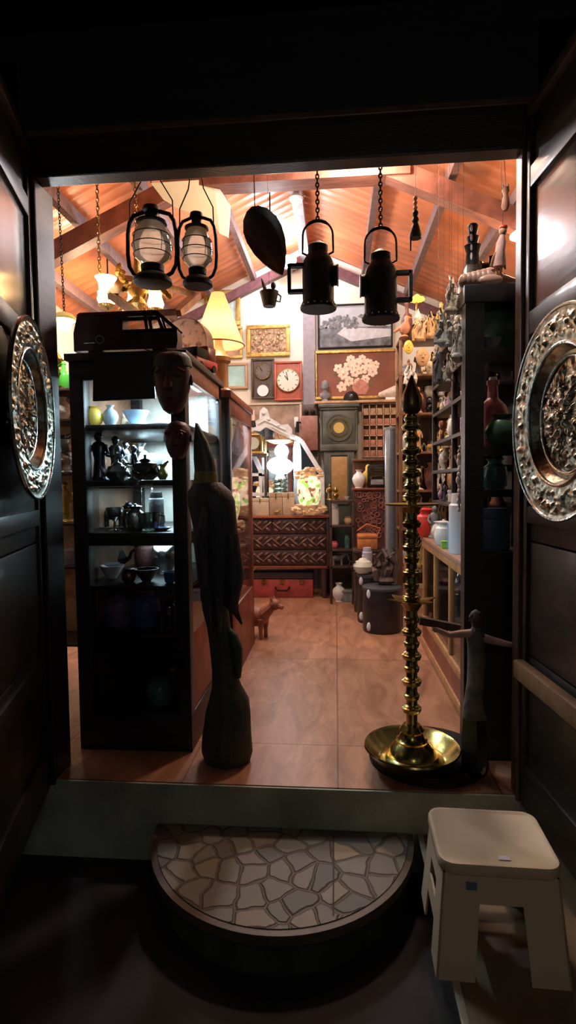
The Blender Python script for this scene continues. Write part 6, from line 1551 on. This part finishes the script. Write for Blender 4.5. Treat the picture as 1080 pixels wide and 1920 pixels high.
ctop('grey_figure', 'figure', 'grey figure at the back of the counter by the red jar', 'figurine', 815, 3.8, 60, greyst)
# end panel: near dark case facing the doorway
AX0 = W(871, 1000, 2.3).x; AX1 = AX0 + 0.62; AY0, AY1 = 2.3, 2.46; AT = W(900, 541, 2.35).z
o = T('dark_bookcase', 'tall black open bookcase just behind the right doorpost', 'bookcase', ((AX0 + AX1) / 2, (AY0 + AY1) / 2, 0))
p_w = W(906, 1000, 2.3).x - AX0; AZ1035 = W(925, 1035, AY0).z
MB().b2((AX0, AY0, 0), (AX0 + p_w, AY0 + 0.06, AT)).b2((AX0 + 0.02, AY1 - 0.05, 0), (AX0 + p_w, AY1, AT)).build('side_upright', blackwood, o, world=True)
MB().b2((AX1 - 0.03, AY0, 0), (AX1, AY1, AT)).build('side_upright', blackwood, o, world=True)
MB().b2((AX0 + p_w, AY1 - 0.02, 0), (AX1 - 0.03, AY1, AZ1035)).build('back_panel', darkwood, o, world=True)
MB().b2((AX0 - 0.005, AY0 - 0.005, AT - 0.07), (AX1, AY1, AT), 0.003).build('top_board', blackwood, o, world=True)
AZ = {}
for y in (652, 838, 918, 1035):
    z = W(925, y, AY0).z; AZ[y] = z
    MB().b2((AX0 + p_w, AY0, z - 0.03), (AX1 - 0.03, AY1 - 0.02, z)).build('shelf', blackwood, o, world=True)
MB().b2((AX0 + p_w, AY0 + 0.005, 0), (AX1 - 0.03, AY0 + 0.02, AZ[1035] - 0.03)).build('lower_panel', blackwood, o, world=True)
gg = 'goods in the black bookcase'
o = T('standing_plate', 'round grey-green plate standing upright on the top bookcase shelf', 'plate', (W(932, 640, 2.4).x, 2.4, AZ[652]), group=gg)
MB().lathe([(0.001, 0.012), (0.05, 0.01), (0.1, 0.0), (0.103, 0.004), (0.05, 0.018), (0.001, 0.02)], (0, 0, 0.1), n=32, rot=(PI / 2 - 0.1, 0, 0)).build('plate_disc', greenglaze, o)
at('grey_bowl', 'bowl', 'grey bowl in front of the round plate on the top bookcase shelf', 'bowl', 917, AZ[652], 2.36, 22, greyst, group=gg)
at('red_bottle', 'bottle', 'pinkish-red bottle at left of the second bookcase shelf', 'bottle', 923, AZ[838], 2.40, 125, mat('pink_red', (0.5, 0.12, 0.12), 0.4, var=0.3), white, group=gg)
at('green_pot', 'pot', 'dull green pot right of the red bottle in the bookcase', 'pot', 938, AZ[838], 2.37, 66, greenglaze, group=gg)
at('glass_jar', 'jar', 'grey-green glass jar on the third bookcase shelf', 'jar', 928, AZ[918], 2.38, 62, teal, group=gg)
o = T('blue_box', 'plain blue box on the lowest open bookcase shelf', 'box', (W(926, 1000, 2.36).x, 2.37, AZ[1035]), group=gg)
MB().b2((-0.055, -0.045, 0), (0.055, 0.045, 0.13), 0.004).build('box_body', mat('box_blue', (0.05, 0.1, 0.2), 0.5, var=0.2), o)
MB().b2((-0.057, -0.047, 0.13), (0.057, 0.047, 0.17), 0.004).build('lid', mat('box_blue_lid', (0.06, 0.12, 0.23), 0.5), o)
# conch on the bookcase top
o = T('conch_shell', 'big pinkish-brown conch shell lying on top of the black bookcase', 'shell', (W(905, 540, 2.4).x, 2.4, AT))
b = MB()
for k in range(9): b.sph((-0.075 + 0.02 * k, 0, 0.05), (0.028 + 0.004 * k) if k < 6 else 0.05 - 0.011 * (k - 5), 0.8, 0.9, 1, n=12, m=8)
b.tube([(0.05, 0, 0.05), (0.1, 0, 0.045), (0.14, -0.02, 0.03)], [0.03, 0.018, 0.006], 8)
b.build('shell_body', mat('conch', (0.48, 0.3, 0.24), 0.4, var=0.3, vscale=9), o)
MB().sph((0.02, -0.045, 0.035), 0.03, 1.6, 0.4, 0.7, n=10, m=7).build('shell_lip', mat('conch_lip', (0.7, 0.42, 0.35), 0.35), o)
# hanging puppet by the right jamb
c = W(938, 520, 2.36); u = sc(1, c)
o = T('hanging_puppet', 'carved string puppet in pink and white hanging beside the right doorpost', 'puppet', c)
def pz(x, y): q = W(x, y, 2.36) - c; return (q.x, 0, q.z)
MB().loft([(*pz(936, 500), 12 * u, 9 * u), (*pz(938, 470), 9 * u, 8 * u), (*pz(940, 455), 9 * u, 8 * u), (*pz(942, 440), 4 * u, 4 * u)], 12, 0.05).build('pink_dress', mat('puppet_pink', (0.68, 0.42, 0.4), 0.7, var=0.25), o)
MB().sph(pz(943, 434), 8 * u, 0.9, 0.9, 1.1, n=12, m=8).build('head', tan, o)
MB().sph(pz(944, 427), 8 * u, 1, 1, 0.7, n=12, m=8).build('hat', redpaint, o)
MB().tube([pz(938, 465), pz(946, 485), pz(947, 505)], [3 * u, 2.5 * u, 2 * u], 7).build('arm', orangewood, o)
MB().tube([pz(935, 465), pz(924, 485), pz(920, 500)], [3 * u, 2.5 * u, 2 * u], 7).build('arm', orangewood, o)
for x in (932, 940): MB().tube([pz(x, 500), pz(x - 2, 520)], [3 * u, 2 * u], 7).build('leg', tan, o)
MB().tube([pz(943, 428), (pz(944, 400)[0], 0.06, 2.62 - c.z)], 0.0015, 5).build('string', chain_m, o)
c = W(948, 395, 2.36)
o = T('hanging_cat', 'little orange carved cat figure hanging above the puppet', 'figurine', c)
MB().loft([(0, 0, 0, 4 * u, 4 * u), (0, 0, 8 * u, 8 * u, 7 * u), (0, 0, 22 * u, 6 * u, 6 * u), (0, 0, 28 * u, 4 * u, 4 * u), (0, 0, 36 * u, 7 * u, 6 * u), (0, 0, 42 * u, 5 * u, 5 * u), (0, 0, 44 * u, 1 * u, 1 * u)], 12).build('body', terracotta, o)
for s in (-1, 1): MB().cyl((s * 4 * u, 0, 41 * u), (s * 5 * u, 0, 49 * u), 2.5 * u, 0.3 * u, 8).build('ear', terracotta, o)
MB().tube([(0, 0, 44 * u), (0, 0.06, 2.62 - c.z)], 0.0015, 5).build('string', chain_m, o)

# ================================================================ RACK B above the counter
BX0, BX1, BY0_, BY1_ = KX + 0.06, KX + 0.42, 2.62, 3.93
BT = 1.97
BZ = [1.02, 1.22, 1.41, 1.6, 1.78, BT]
o = T('curio_rack', 'dark open rack of curios rising from the glass counter on the right', 'rack', ((BX0 + BX1) / 2, (BY0_ + BY1_) / 2, KZ))
for z in BZ: MB().b2((BX0, BY0_, z - 0.022), (BX1, BY1_, z), 0.002).build('shelf', blackwood, o, world=True)
for y in (BY0_, 3.26, BY1_ - 0.03):
    for x in (BX0, BX1 - 0.03): MB().b2((x, y, KZ), (x + 0.03, y + 0.03, BT - 0.022), 0.002).build('post', blackwood, o, world=True)
MB().b2((BX1 - 0.006, BY0_ + 0.03, KZ), (BX1, BY1_ - 0.03, BT - 0.022)).build('back_panel', darkwood, o, world=True)
cur = [('ivory', ivory), ('pale bone', bone), ('terracotta', terracotta), ('tan wood', tan), ('dark bronze', dkm), ('brass', brass), ('grey stone', greyst), ('white', white), ('maroon wood', maroon), ('purple', purple), ('copper', copper), ('green', greenglaze)]
kn = {'figure': 'carved figure', 'animal': 'animal figure', 'elephant': 'elephant', 'bird': 'bird figure', 'bust': 'bust', 'vase': 'vase', 'jug': 'jug', 'bottle': 'bottle', 'candlestick': 'candlestick', 'bell': 'bell', 'jar': 'lidded jar', 'finial': 'turned finial', 'box': 'box', 'mask': 'mask', 'driftwood': 'branching root', 'teapot': 'teapot', 'pot': 'pot', 'goblet': 'goblet'}
seqk = ['figure', 'animal', 'vase', 'bust', 'bird', 'box', 'candlestick', 'elephant', 'figure', 'jug', 'bell', 'mask', 'driftwood', 'bottle', 'figure', 'jar', 'finial', 'animal', 'goblet', 'driftwood', 'figure', 'bird']
g = random.Random(77)
cnt = 0
shelfn = ['lowest', 'second', 'third', 'fourth', 'fifth']
for lv in range(5):
    z = BZ[lv]; room = BZ[lv + 1] - 0.03 - z
    for row in range(2):
        n = 11 if row == 0 else 6
        for i in range(n):
            yy = BY0_ + 0.26 + (BY1_ - BY0_ - 0.33) * (i + 0.5 * row) / (n - 0.4)
            if yy > BY1_ - 0.06: continue
            if abs(yy - 3.275) < 0.04 and row == 0: continue
            k = seqk[cnt % len(seqk)]; cn, cm = cur[(cnt * 5 + lv) % len(cur)]; cnt += 1
            h = room * g.uniform(0.6, 0.95)
            if k in ('animal', 'elephant', 'box'): h *= 0.55
            if k in ('mask',): h *= 0.8
            xx = BX0 + (0.05 if row == 0 else 0.17)
            item('curio_' + k, k, '%s %s, %s from the door, %s row, %s curio rack shelf' % (cn, kn[k], ordw[i], 'front' if row == 0 else 'rear', shelfn[lv]), k if k not in ('figure', 'animal', 'bird') else 'figurine', (xx, yy, z), h, cm, rz=R(g.uniform(-120, -60)) if k != 'animal' else g.uniform(0, 6), group='curios on the dark rack', seed=cnt, maxr=0.045 if row == 0 else 0.065)
# wooden dhow boat
c = W(838, 828, 3.05)
o = T('boat_model', 'wooden sailing boat model with slanting yard on the curio rack', 'model boat', (BX0 - 0.0, 3.02, BZ[1] + 0.002), R(-100))
MB().loft([(0, 0, 0.0, 0.05, 0.012), (0, 0, 0.02, 0.08, 0.025), (0.005, 0, 0.045, 0.11, 0.036), (0.01, 0, 0.06, 0.125, 0.04)], 16).build('hull', brownwood, o)
MB().cyl((0, 0, 0.05), (0, 0, 0.21), 0.004).build('mast', tan, o)
MB().tube([(-0.1, 0.0, 0.09), (0.02, 0.0, 0.17), (0.09, 0.0, 0.21)], [0.003, 0.006, 0.003], 6).build('yard', yellow, o)
MB().prism([(-0.08, 0.002, 0.1), (0.08, 0.002, 0.2), (0.06, 0.002, 0.08)], (0, 0.003, 0)).build('sail', mat('sail_brown', (0.3, 0.14, 0.1), 0.8), o)
# rack top: locomotive, totem, driftwood, bones
c = W(868, 530, 2.95)
bs = T('black_pedestal', 'dark tall pedestal box on the rack top under the locomotive', 'box', (BX0 + 0.09, 2.98, BT))
ph = W(868, 531, 2.98).z - BT
MB().b2((-0.06, -0.11, 0), (0.07, 0.11, ph - 0.015), 0.003).build('pedestal_box', darkwood, bs)
MB().b2((-0.07, -0.12, ph - 0.015), (0.08, 0.12, ph), 0.003).build('pedestal_top', iron, bs)
o = T('toy_locomotive', 'black toy steam locomotive with tall chimney on top of the curio rack', 'toy train', (BX0 + 0.09, 2.98, BT + ph), R(-12))
MB().b2((-0.085, -0.04, 0.02), (0.085, 0.04, 0.035)).build('frame', iron, o)
MB().cyl((-0.07, 0, 0.065), (0.04, 0, 0.065), 0.03, 0.03, 20).build('boiler', iron, o)
MB().b2((0.03, -0.04, 0.035), (0.085, 0.04, 0.115), 0.003).build('cab', iron, o)
MB().lathe([(0.012, 0.085), (0.01, 0.11), (0.018, 0.145), (0.001, 0.145)], (-0.05, 0, 0), n=14).build('chimney', iron, o)
MB().sph((-0.01, 0, 0.097), 0.014, n=10, m=7).build('dome', oldbrass, o)
for x in (-0.055, -0.015, 0.05):
    for s in (-1, 1): MB().cyl((x, s * 0.04, 0.02), (x, s * 0.048, 0.02), 0.02, 0.02, 16).build('wheel', greyst, o)
c = W(886, 512, 2.75)
o = T('black_totem', 'tall black carved totem with white eyes rising above the curio rack', 'totem', (W(886, 500, 2.78).x, 2.78, BT))
th = W(886, 421, 2.78).z - BT; t0 = W(886, 500, 2.78).z - BT
MB().b2((-0.035, -0.035, 0), (0.035, 0.035, t0), 0.004).build('pillar', darkwood, o)
d_ = (th - t0)
MB().loft([(0, 0, t0, 0.035, 0.03), (0, 0, t0 + d_ * 0.3, 0.03, 0.028), (0, 0, t0 + d_ * 0.5, 0.04, 0.032), (0, 0, t0 + d_ * 0.54, 0.022, 0.022), (0, 0, t0 + d_ * 0.7, 0.03, 0.028), (0, 0, t0 + d_ * 0.74, 0.018, 0.018), (0, 0, t0 + d_ * 0.95, 0.026, 0.024), (0, 0, th, 0.02, 0.02)], 10).build('totem_body', iron, o)
gl = MB()
for k in (0.2, 0.42, 0.64, 0.86): gl.sph((-0.012, -0.027, t0 + d_ * k), 0.008, 0.7, 0.5, 2.2, n=7, m=5)
gl.build('white_inlay', white, o)
for i, (px, yb, yt, Yq, mm_, kd, lb) in enumerate(((845, 630, 520, 3.12, bone, 'driftwood', 'white forked root carving on the rack top behind the locomotive'),
      (828, 630, 545, 3.42, ivory, 'figure', 'ivory figure on the rack top beside the forked root'), (835, 640, 570, 3.28, greyst, 'driftwood', 'grey knotted root low on the rack top'), (812, 630, 560, 3.78, ivory, 'bird', 'ivory bird at the far end of the rack top'),
      (818, 630, 575, 3.64, bone, 'animal', 'bone-white animal skull carving near the far end of the rack top'), (822, 630, 560, 3.54, tan, 'candlestick', 'tan turned candlestick on the rack top between the ivory pieces'))):
    x = max(W(px, 900, Yq).x, BX0 + 0.03)
    item('rack_top_' + ('root' if kd == 'driftwood' else kd), kd, lb, 'carving', (x, Yq, BT), sc(yb - yt, (x, Yq, BT)) * 0.9, mm_, rz=R(-80), seed=40 + i)
# hanging strings of shells and beads along rack front
for i, (px, y0_, y1_, Yq, mm_, lb) in enumerate(((872, 560, 690, 2.66, bone, 'string of pale shells hanging nearest the black bookcase'), (855, 590, 690, 2.8, ivory, 'ivory bead string hanging left of the shell string'), (843, 560, 660, 2.95, bone, 'knotted white bead string hanging in front of the curio rack'),
        (876, 690, 760, 2.62, tan, 'tan wooden bead string hanging on the near post of the curio rack'), (862, 830, 960, 2.66, bone, 'long knobbly bone bead string on the lower near post of the rack'), (874, 860, 960, 2.6, bluewhite, 'pale blue glass drop string beside the bone bead string'))):
    a = W(px, y0_, Yq); bq = W(px, y1_, Yq)
    x = min(a.x, BX0 - 0.016)
    o = T('bead_string', lb, 'bead string', (x, Yq, bq.z), group='bead strings hanging on the curio rack')
    b = MB(); gg_ = random.Random(i); z = 0.0; L_ = a.z - bq.z
    while z < L_ - 0.02:
        r_ = gg_.uniform(0.008, 0.017); b.sph((gg_.uniform(-0.005, 0.005), gg_.uniform(-0.012, 0.012), z + r_), r_, 0.8, 1, gg_.uniform(0.9, 1.6), n=8, m=6); z += r_ * 1.9
    b.build('beads', mm_, o)
    MB().cyl((0, 0, 0.0), (0, 0, L_ + 0.02), 0.0018, n=6).build('cord', chain_m, o)
    MB().tube([(0, 0, L_ + 0.02), (BX0 - x + 0.004, 0, L_ + 0.02)], 0.003, 6).build('hook', iron, o)

# pale carvings hung on cords from the rail, left of the bookcase
for i, (px, yt, yb, mm_, kd, lb) in enumerate(((832, 560, 650, bone, 'driftwood', 'pale root carving hanging leftmost beside the curio rack'), (846, 505, 590, ivory, 'driftwood', 'ivory-coloured root carving hanging highest beside the black bookcase'),
      (858, 580, 680, bone, 'driftwood', 'bone-white knotted carving hanging low against the black bookcase'), (822, 640, 720, greyst, 'driftwood', 'grey knotted carving hanging lowest left of the curio rack'), (868, 535, 600, bone, 'mask', 'small bone-white mask hanging at the corner of the black bookcase'),
      (842, 655, 715, ivory, 'bird', 'ivory bird figure hanging on a cord before the curio rack'))):
    p = W(px, yb, 2.42); h = sc(yb - yt, p)
    o = T('hanging_carving', lb, 'carving', p, R(20 * i), 'pale carvings hanging by the bookcase')
    ps = parts_of(kd, h * 0.9, mm_, mm_, random.Random(60 + i))
    for nm, mb, m_ in ps:
        mb.v = [(x * 0.68, y * 0.6, z) for x, y, z in mb.v]; mb.build(nm or 'carved_piece', m_, o)
    MB().tube([(0, 0, h * 0.5), (0, 0, 2.615 - p.z)], 0.0005, 5).build('cord', chain_m, o)

# ================================================================ RACK C further in, seen left of the counter
CYq = 4.45
CX0, CX1 = W(749, 900, CYq).x, W(752, 900, CYq).x + 0.5
CZs = [0.45, 0.78, 1.08, 1.38, 1.68, 1.98, 2.26]
o = T('tall_curio_stand', 'tall open stand of small carvings standing beyond the glass counter', 'rack', ((CX0 + CX1) / 2, CYq + 0.12, 0))
for z in CZs: MB().b2((CX0, CYq, z - 0.018), (CX1, CYq + 0.26, z), 0.002).build('shelf', brownwood, o, world=True)
for x in (CX0, CX1 - 0.025):
    for y in (CYq, CYq + 0.235): MB().b2((x, y, 0), (x + 0.025, y + 0.025, CZs[-1] - 0.018), 0.002).build('post', brownwood, o, world=True)
MB().b2((CX0 + 0.025, CYq + 0.25, 0.3), (CX1 - 0.025, CYq + 0.258, CZs[-2])).build('back_board', darkwood, o, world=True)
warmc = [('ivory', ivory), ('tan wood', tan), ('terracotta', terracotta), ('dark wood', darkwood), ('pale bone', bone), ('brass', brass), ('grey stone', greyst), ('maroon', maroon), ('dull yellow', mat('ochre', (0.42, 0.28, 0.08), 0.45, var=0.3)), ('dark bronze', dkm)]
lvn = ['lowest', 'second', 'third', 'fourth', 'fifth', 'sixth', 'topmost']
cnt = 3
for lv in range(7):
    z = CZs[lv]; room = (CZs[lv + 1] - 0.03 - z) if lv < 6 else 0.3
    for row in range(2):
        for i in range(5):
            xx = CX0 + 0.065 + i * 0.088 + (0.03 if row else 0)
            k = seqk[(cnt * 3) % len(seqk)]; cn, cm = warmc[(cnt * 7 + lv) % len(warmc)]; cnt += 1
            h = room * g.uniform(0.6, 0.95)
            if k in ('animal', 'elephant', 'box'): h *= 0.4
            if k in ('bowl', 'mask', 'bust', 'jug', 'teapot'): h *= 0.7
            item('stand_' + k, k, '%s %s, %s from left, %s row, %s shelf of tall stand' % (cn, kn[k], ordw[i], 'front' if row == 0 else 'rear', lvn[lv]), k if k not in ('figure', 'animal', 'bird') else 'figurine', (xx, CYq + (0.06 if row == 0 else 0.19), z), h, cm, rz=g.uniform(-0.6, 0.6), group='carvings on the tall stand', seed=cnt + 100, maxr=0.043 if row == 0 else 0.055)
# pieces hung on the front of the tall stand
def hung(name, label, cat, px, yb, hpx, kind, m1, seed):
    p = W(px, yb, CYq - 0.055); h = sc(hpx, p)
    o = T(name, label, cat, p, 0, 'pieces hung on the front of the tall stand')
    for nm, mb, m_ in parts_of(kind, h, m1, m1, random.Random(seed)): mb.build(nm or 'carved_piece', m_, o)
    MB().tube([(0, 0.03, h * 0.8), (0, 0.054, h * 0.8)], 0.004, 6).build('hook', iron, o)
hung('hanging_root', 'pale forked root hung lowest on the front of the tall stand', 'carving', 770, 724, 40, 'driftwood', bone, 11)
hung('hanging_mask', 'yellow mask hung in the middle of the tall stand front', 'mask', 766, 664, 26, 'mask', yellow, 2)
hung('hanging_mask', 'tan wooden mask hung on the right of the tall stand front', 'mask', 792, 688, 36, 'mask', tan, 3)
hung('hanging_root', 'tan twisted root hung near the top of the tall stand front', 'carving', 786, 640, 44, 'driftwood', tan, 14)
hung('hanging_bird', 'brown bird carving hung at the upper left edge of the tall stand', 'carving', 758, 632, 40, 'bird', terracotta, 5)
# little lit yellow lamp on the stand
c = W(784, 556, CYq + 0.05)
o = T('flower_lamp', 'small glowing yellow flower-shaped lamp on top of the tall curio stand', 'lamp', (c.x, CYq + 0.12, CZs[-1]))
zz = c.z - CZs[-1]
MB().lathe([(0.001, 0), (0.05, 0), (0.045, 0.012), (0.01, 0.03), (0.008, zz - 0.03), (0.001, zz - 0.02)], n=16).build('stem', oldbrass, o)
b = MB()
for k in range(10):
    a_ = 2 * PI * k / 10; b.sph((0.035 * math.cos(a_), 0.035 * math.sin(a_), zz), 0.028, 1, 0.7, 0.6, n=8, m=6, rot=(0, 0, a_))
b.sph((0, 0, zz + 0.01), 0.03, n=10, m=7)
b.build('petals', mat('lamp_yellow', (0.9, 0.6, 0.1), 0.4, emit=(1, 0.6, 0.1), estr=1.2), o)
light('stand_light', (c.x - 0.12, CYq - 0.18, c.z + 0.02), 4, (1, 0.65, 0.3), 0.05)
at('dark_bird', 'bird', 'dark grey carved bird right of the glowing flower lamp', 'figurine', 800, CZs[-1], CYq + 0.12, 52, iron)
for i, (px, lb, kd, hp, m1) in enumerate(((772, 'dark wooden bowl at the left of the top of the tall stand', 'pot', 34, darkwood), (812, 'pale yellow gourd at right on top of the tall stand', 'pot', 44, mat('gourd', (0.6, 0.42, 0.16), 0.4)), (790, 'reddish ball-shaped jar on top of the tall stand', 'jar', 40, maroon))):
    at('stand_top_' + kd, kd, lb, 'pot', px, CZs[-1], CYq + 0.2, hp, m1, group='pots on top of the tall stand')

# ================================================================ LIGHT
w = bpy.data.worlds.new('night'); scn.world = w; w.use_nodes = True
w.node_tree.nodes['Background'].inputs[0].default_value = (0.5, 0.5, 0.52, 1)
w.node_tree.nodes['Background'].inputs[1].default_value = 0.07
def lamp(name, label, loc, e, col, size):  # invented ceiling lamps, added as general fill for the room
    o = T(name, label, 'lamp', loc)
    MB().lathe([(0.001, 0), (size, 0.01), (size, 0.02), (0.03, 0.06), (0.001, 0.06)], n=20).build('lamp_glass', mat(name + '_glow', (1, 1, 1), 0.4, emit=col, estr=8), o)
    MB().cyl((0, 0, 0.06), (0, 0, roofz(loc[0]) - loc[2]), 0.006).build('stem', iron, o)
    light(name + '_light', (loc[0], loc[1], loc[2] - 0.08), e, col, size)
lamp('pendant_lamp', 'warm pendant lamp under the roof just inside the lintel', (0.15, 3.45, 3.16), 75, (1, 0.76, 0.56), 0.1)
lamp('pendant_lamp', 'white pendant lamp high under the ridge further inside', (-0.5, 4.5, 3.12), 50, (0.95, 0.95, 1), 0.1)
lamp('pendant_lamp', 'warm pendant lamp near the left wall under the roof', (-1.75, 4.3, 2.62), 40, (1, 0.7, 0.42), 0.08)
lamp('pendant_lamp', 'warm pendant lamp near the right wall under the roof', (1.15, 3.6, 2.62), 30, (1, 0.68, 0.4), 0.08)

sl = bpy.data.lights.new('door_spot', 'SPOT'); sl.energy = 22; sl.color = (1, 0.88, 0.74); sl.spot_size = R(72); sl.spot_blend = 0.6; sl.shadow_soft_size = 0.04  # unseen spot without a body, added to brighten the carvings and right rack
so = bpy.data.objects.new('door_spot', sl); C.objects.link(so); so.location = (0.36, 2.2, 2.52)
so.rotation_euler = (Vector((0.68, 2.6, 1.75)) - so.location).to_track_quat('-Z', 'Y').to_euler()
light('porch_light', (0.35, -0.7, 2.1), 8, (1, 0.9, 0.76), 0.2)  # invented bodiless light outside, added to lift the faces turned to the doorway

# ---------------------------------------------------------------- finer grouping of parts
def kids(o, nm): return [c for c in o.children if c.name.split('.')[0] == nm]
RULES = {'wall_clock': [('dial', ('hour_marks', 'bezel', 'hour_hand', 'minute_hand'))], 'hurricane_lantern': [('glass_globe', ('wire_guard',)), ('fuel_tank', ('burner',))],
  'railway_lantern': [('lens_hood', ('lens',)), ('lantern_body', ('rivets',))], 'table_lamp': [('lamp_shade', ('shade_trim',))], 'embossed_platter': [('rim', ('rolled_edge', 'beaded_ring')), ('well', ('well_ring',))],
  'longcase_clock': [('dial', ('dial_ring', 'chapter_ring', 'dial_centre')), ('waist', ('waist_panel', 'door_frame')), ('hood', ('cornice', 'hood_moulding'))], 'old_radio': [('radio_case', ('grille', 'tuning_scale', 'knob'))],
  'red_suitcase': [('case_body', ('handle', 'latch'))], 'toy_locomotive': [('boiler', ('chimney', 'dome'))], 'toy_truck': [('cab', ('windscreen',))], 'toy_minibus': [('lower_body', ('round_emblem', 'side_handle'))],
  'dressing_mirror': [('crest', ('scroll_carving',))], 'carved_cabinet': [('carcass', ('scroll_carving',))], 'plastic_stool': [('seat', ('price_sticker',)), ('front_panel', ('blue_sticker',)), ('back_panel', ())],
  'lamp_stand': [('stand_disc', ('stand_rim',))], 'stone_plinth': [('plinth_top', ('edge_strip',))], 'doorstep': [('paved_top', ('joint',))], 'carved_bird': [('bird_body', ('wing_tip', 'folded_wing', 'leg'))], 'wall_telephone': [('back_plate', ('gong',))],
  'mantel_clock': [('clock_case', ('dial', 'column'))], 'small_box': [('lid', ('tape',))], 'black_drum': [('drum_body', ('clasp',))], 'dark_helmet': [('helmet_shell', ('badge',))], 'wooden_statue': [('head', ('hair',))],
  'carved_mask': [('carved_face', ('eye_ring',))], 'hanging_puppet': [('head', ('hat',))], 'boat_model': [('mast', ('yard', 'sail'))], 'carved_bird ': []}
for o in [q for q in bpy.data.objects if q.parent is None]:
    b_ = o.name.split('.')[0]
    for pn, cs in RULES.get(b_, ()):
        ps = kids(o, pn)
        if not ps: continue
        for cn in cs:
            for c_ in kids(o, cn): c_.parent = ps[0]
    for pn, cn in (('arm', 'hand'), ('arm', 'shade_cup'), ('shade_cup', 'tulip_shade')):
        pl_, cl_ = kids(o, pn), kids(o, cn)
        if b_ == 'chandelier' and cn == 'tulip_shade':
            continue
        for a_, c_ in zip(pl_, cl_): c_.parent = a_
    if b_ == 'chandelier':
        for a_, c_ in zip(kids(o, 'arm'), kids(o, 'tulip_shade')): c_.parent = a_
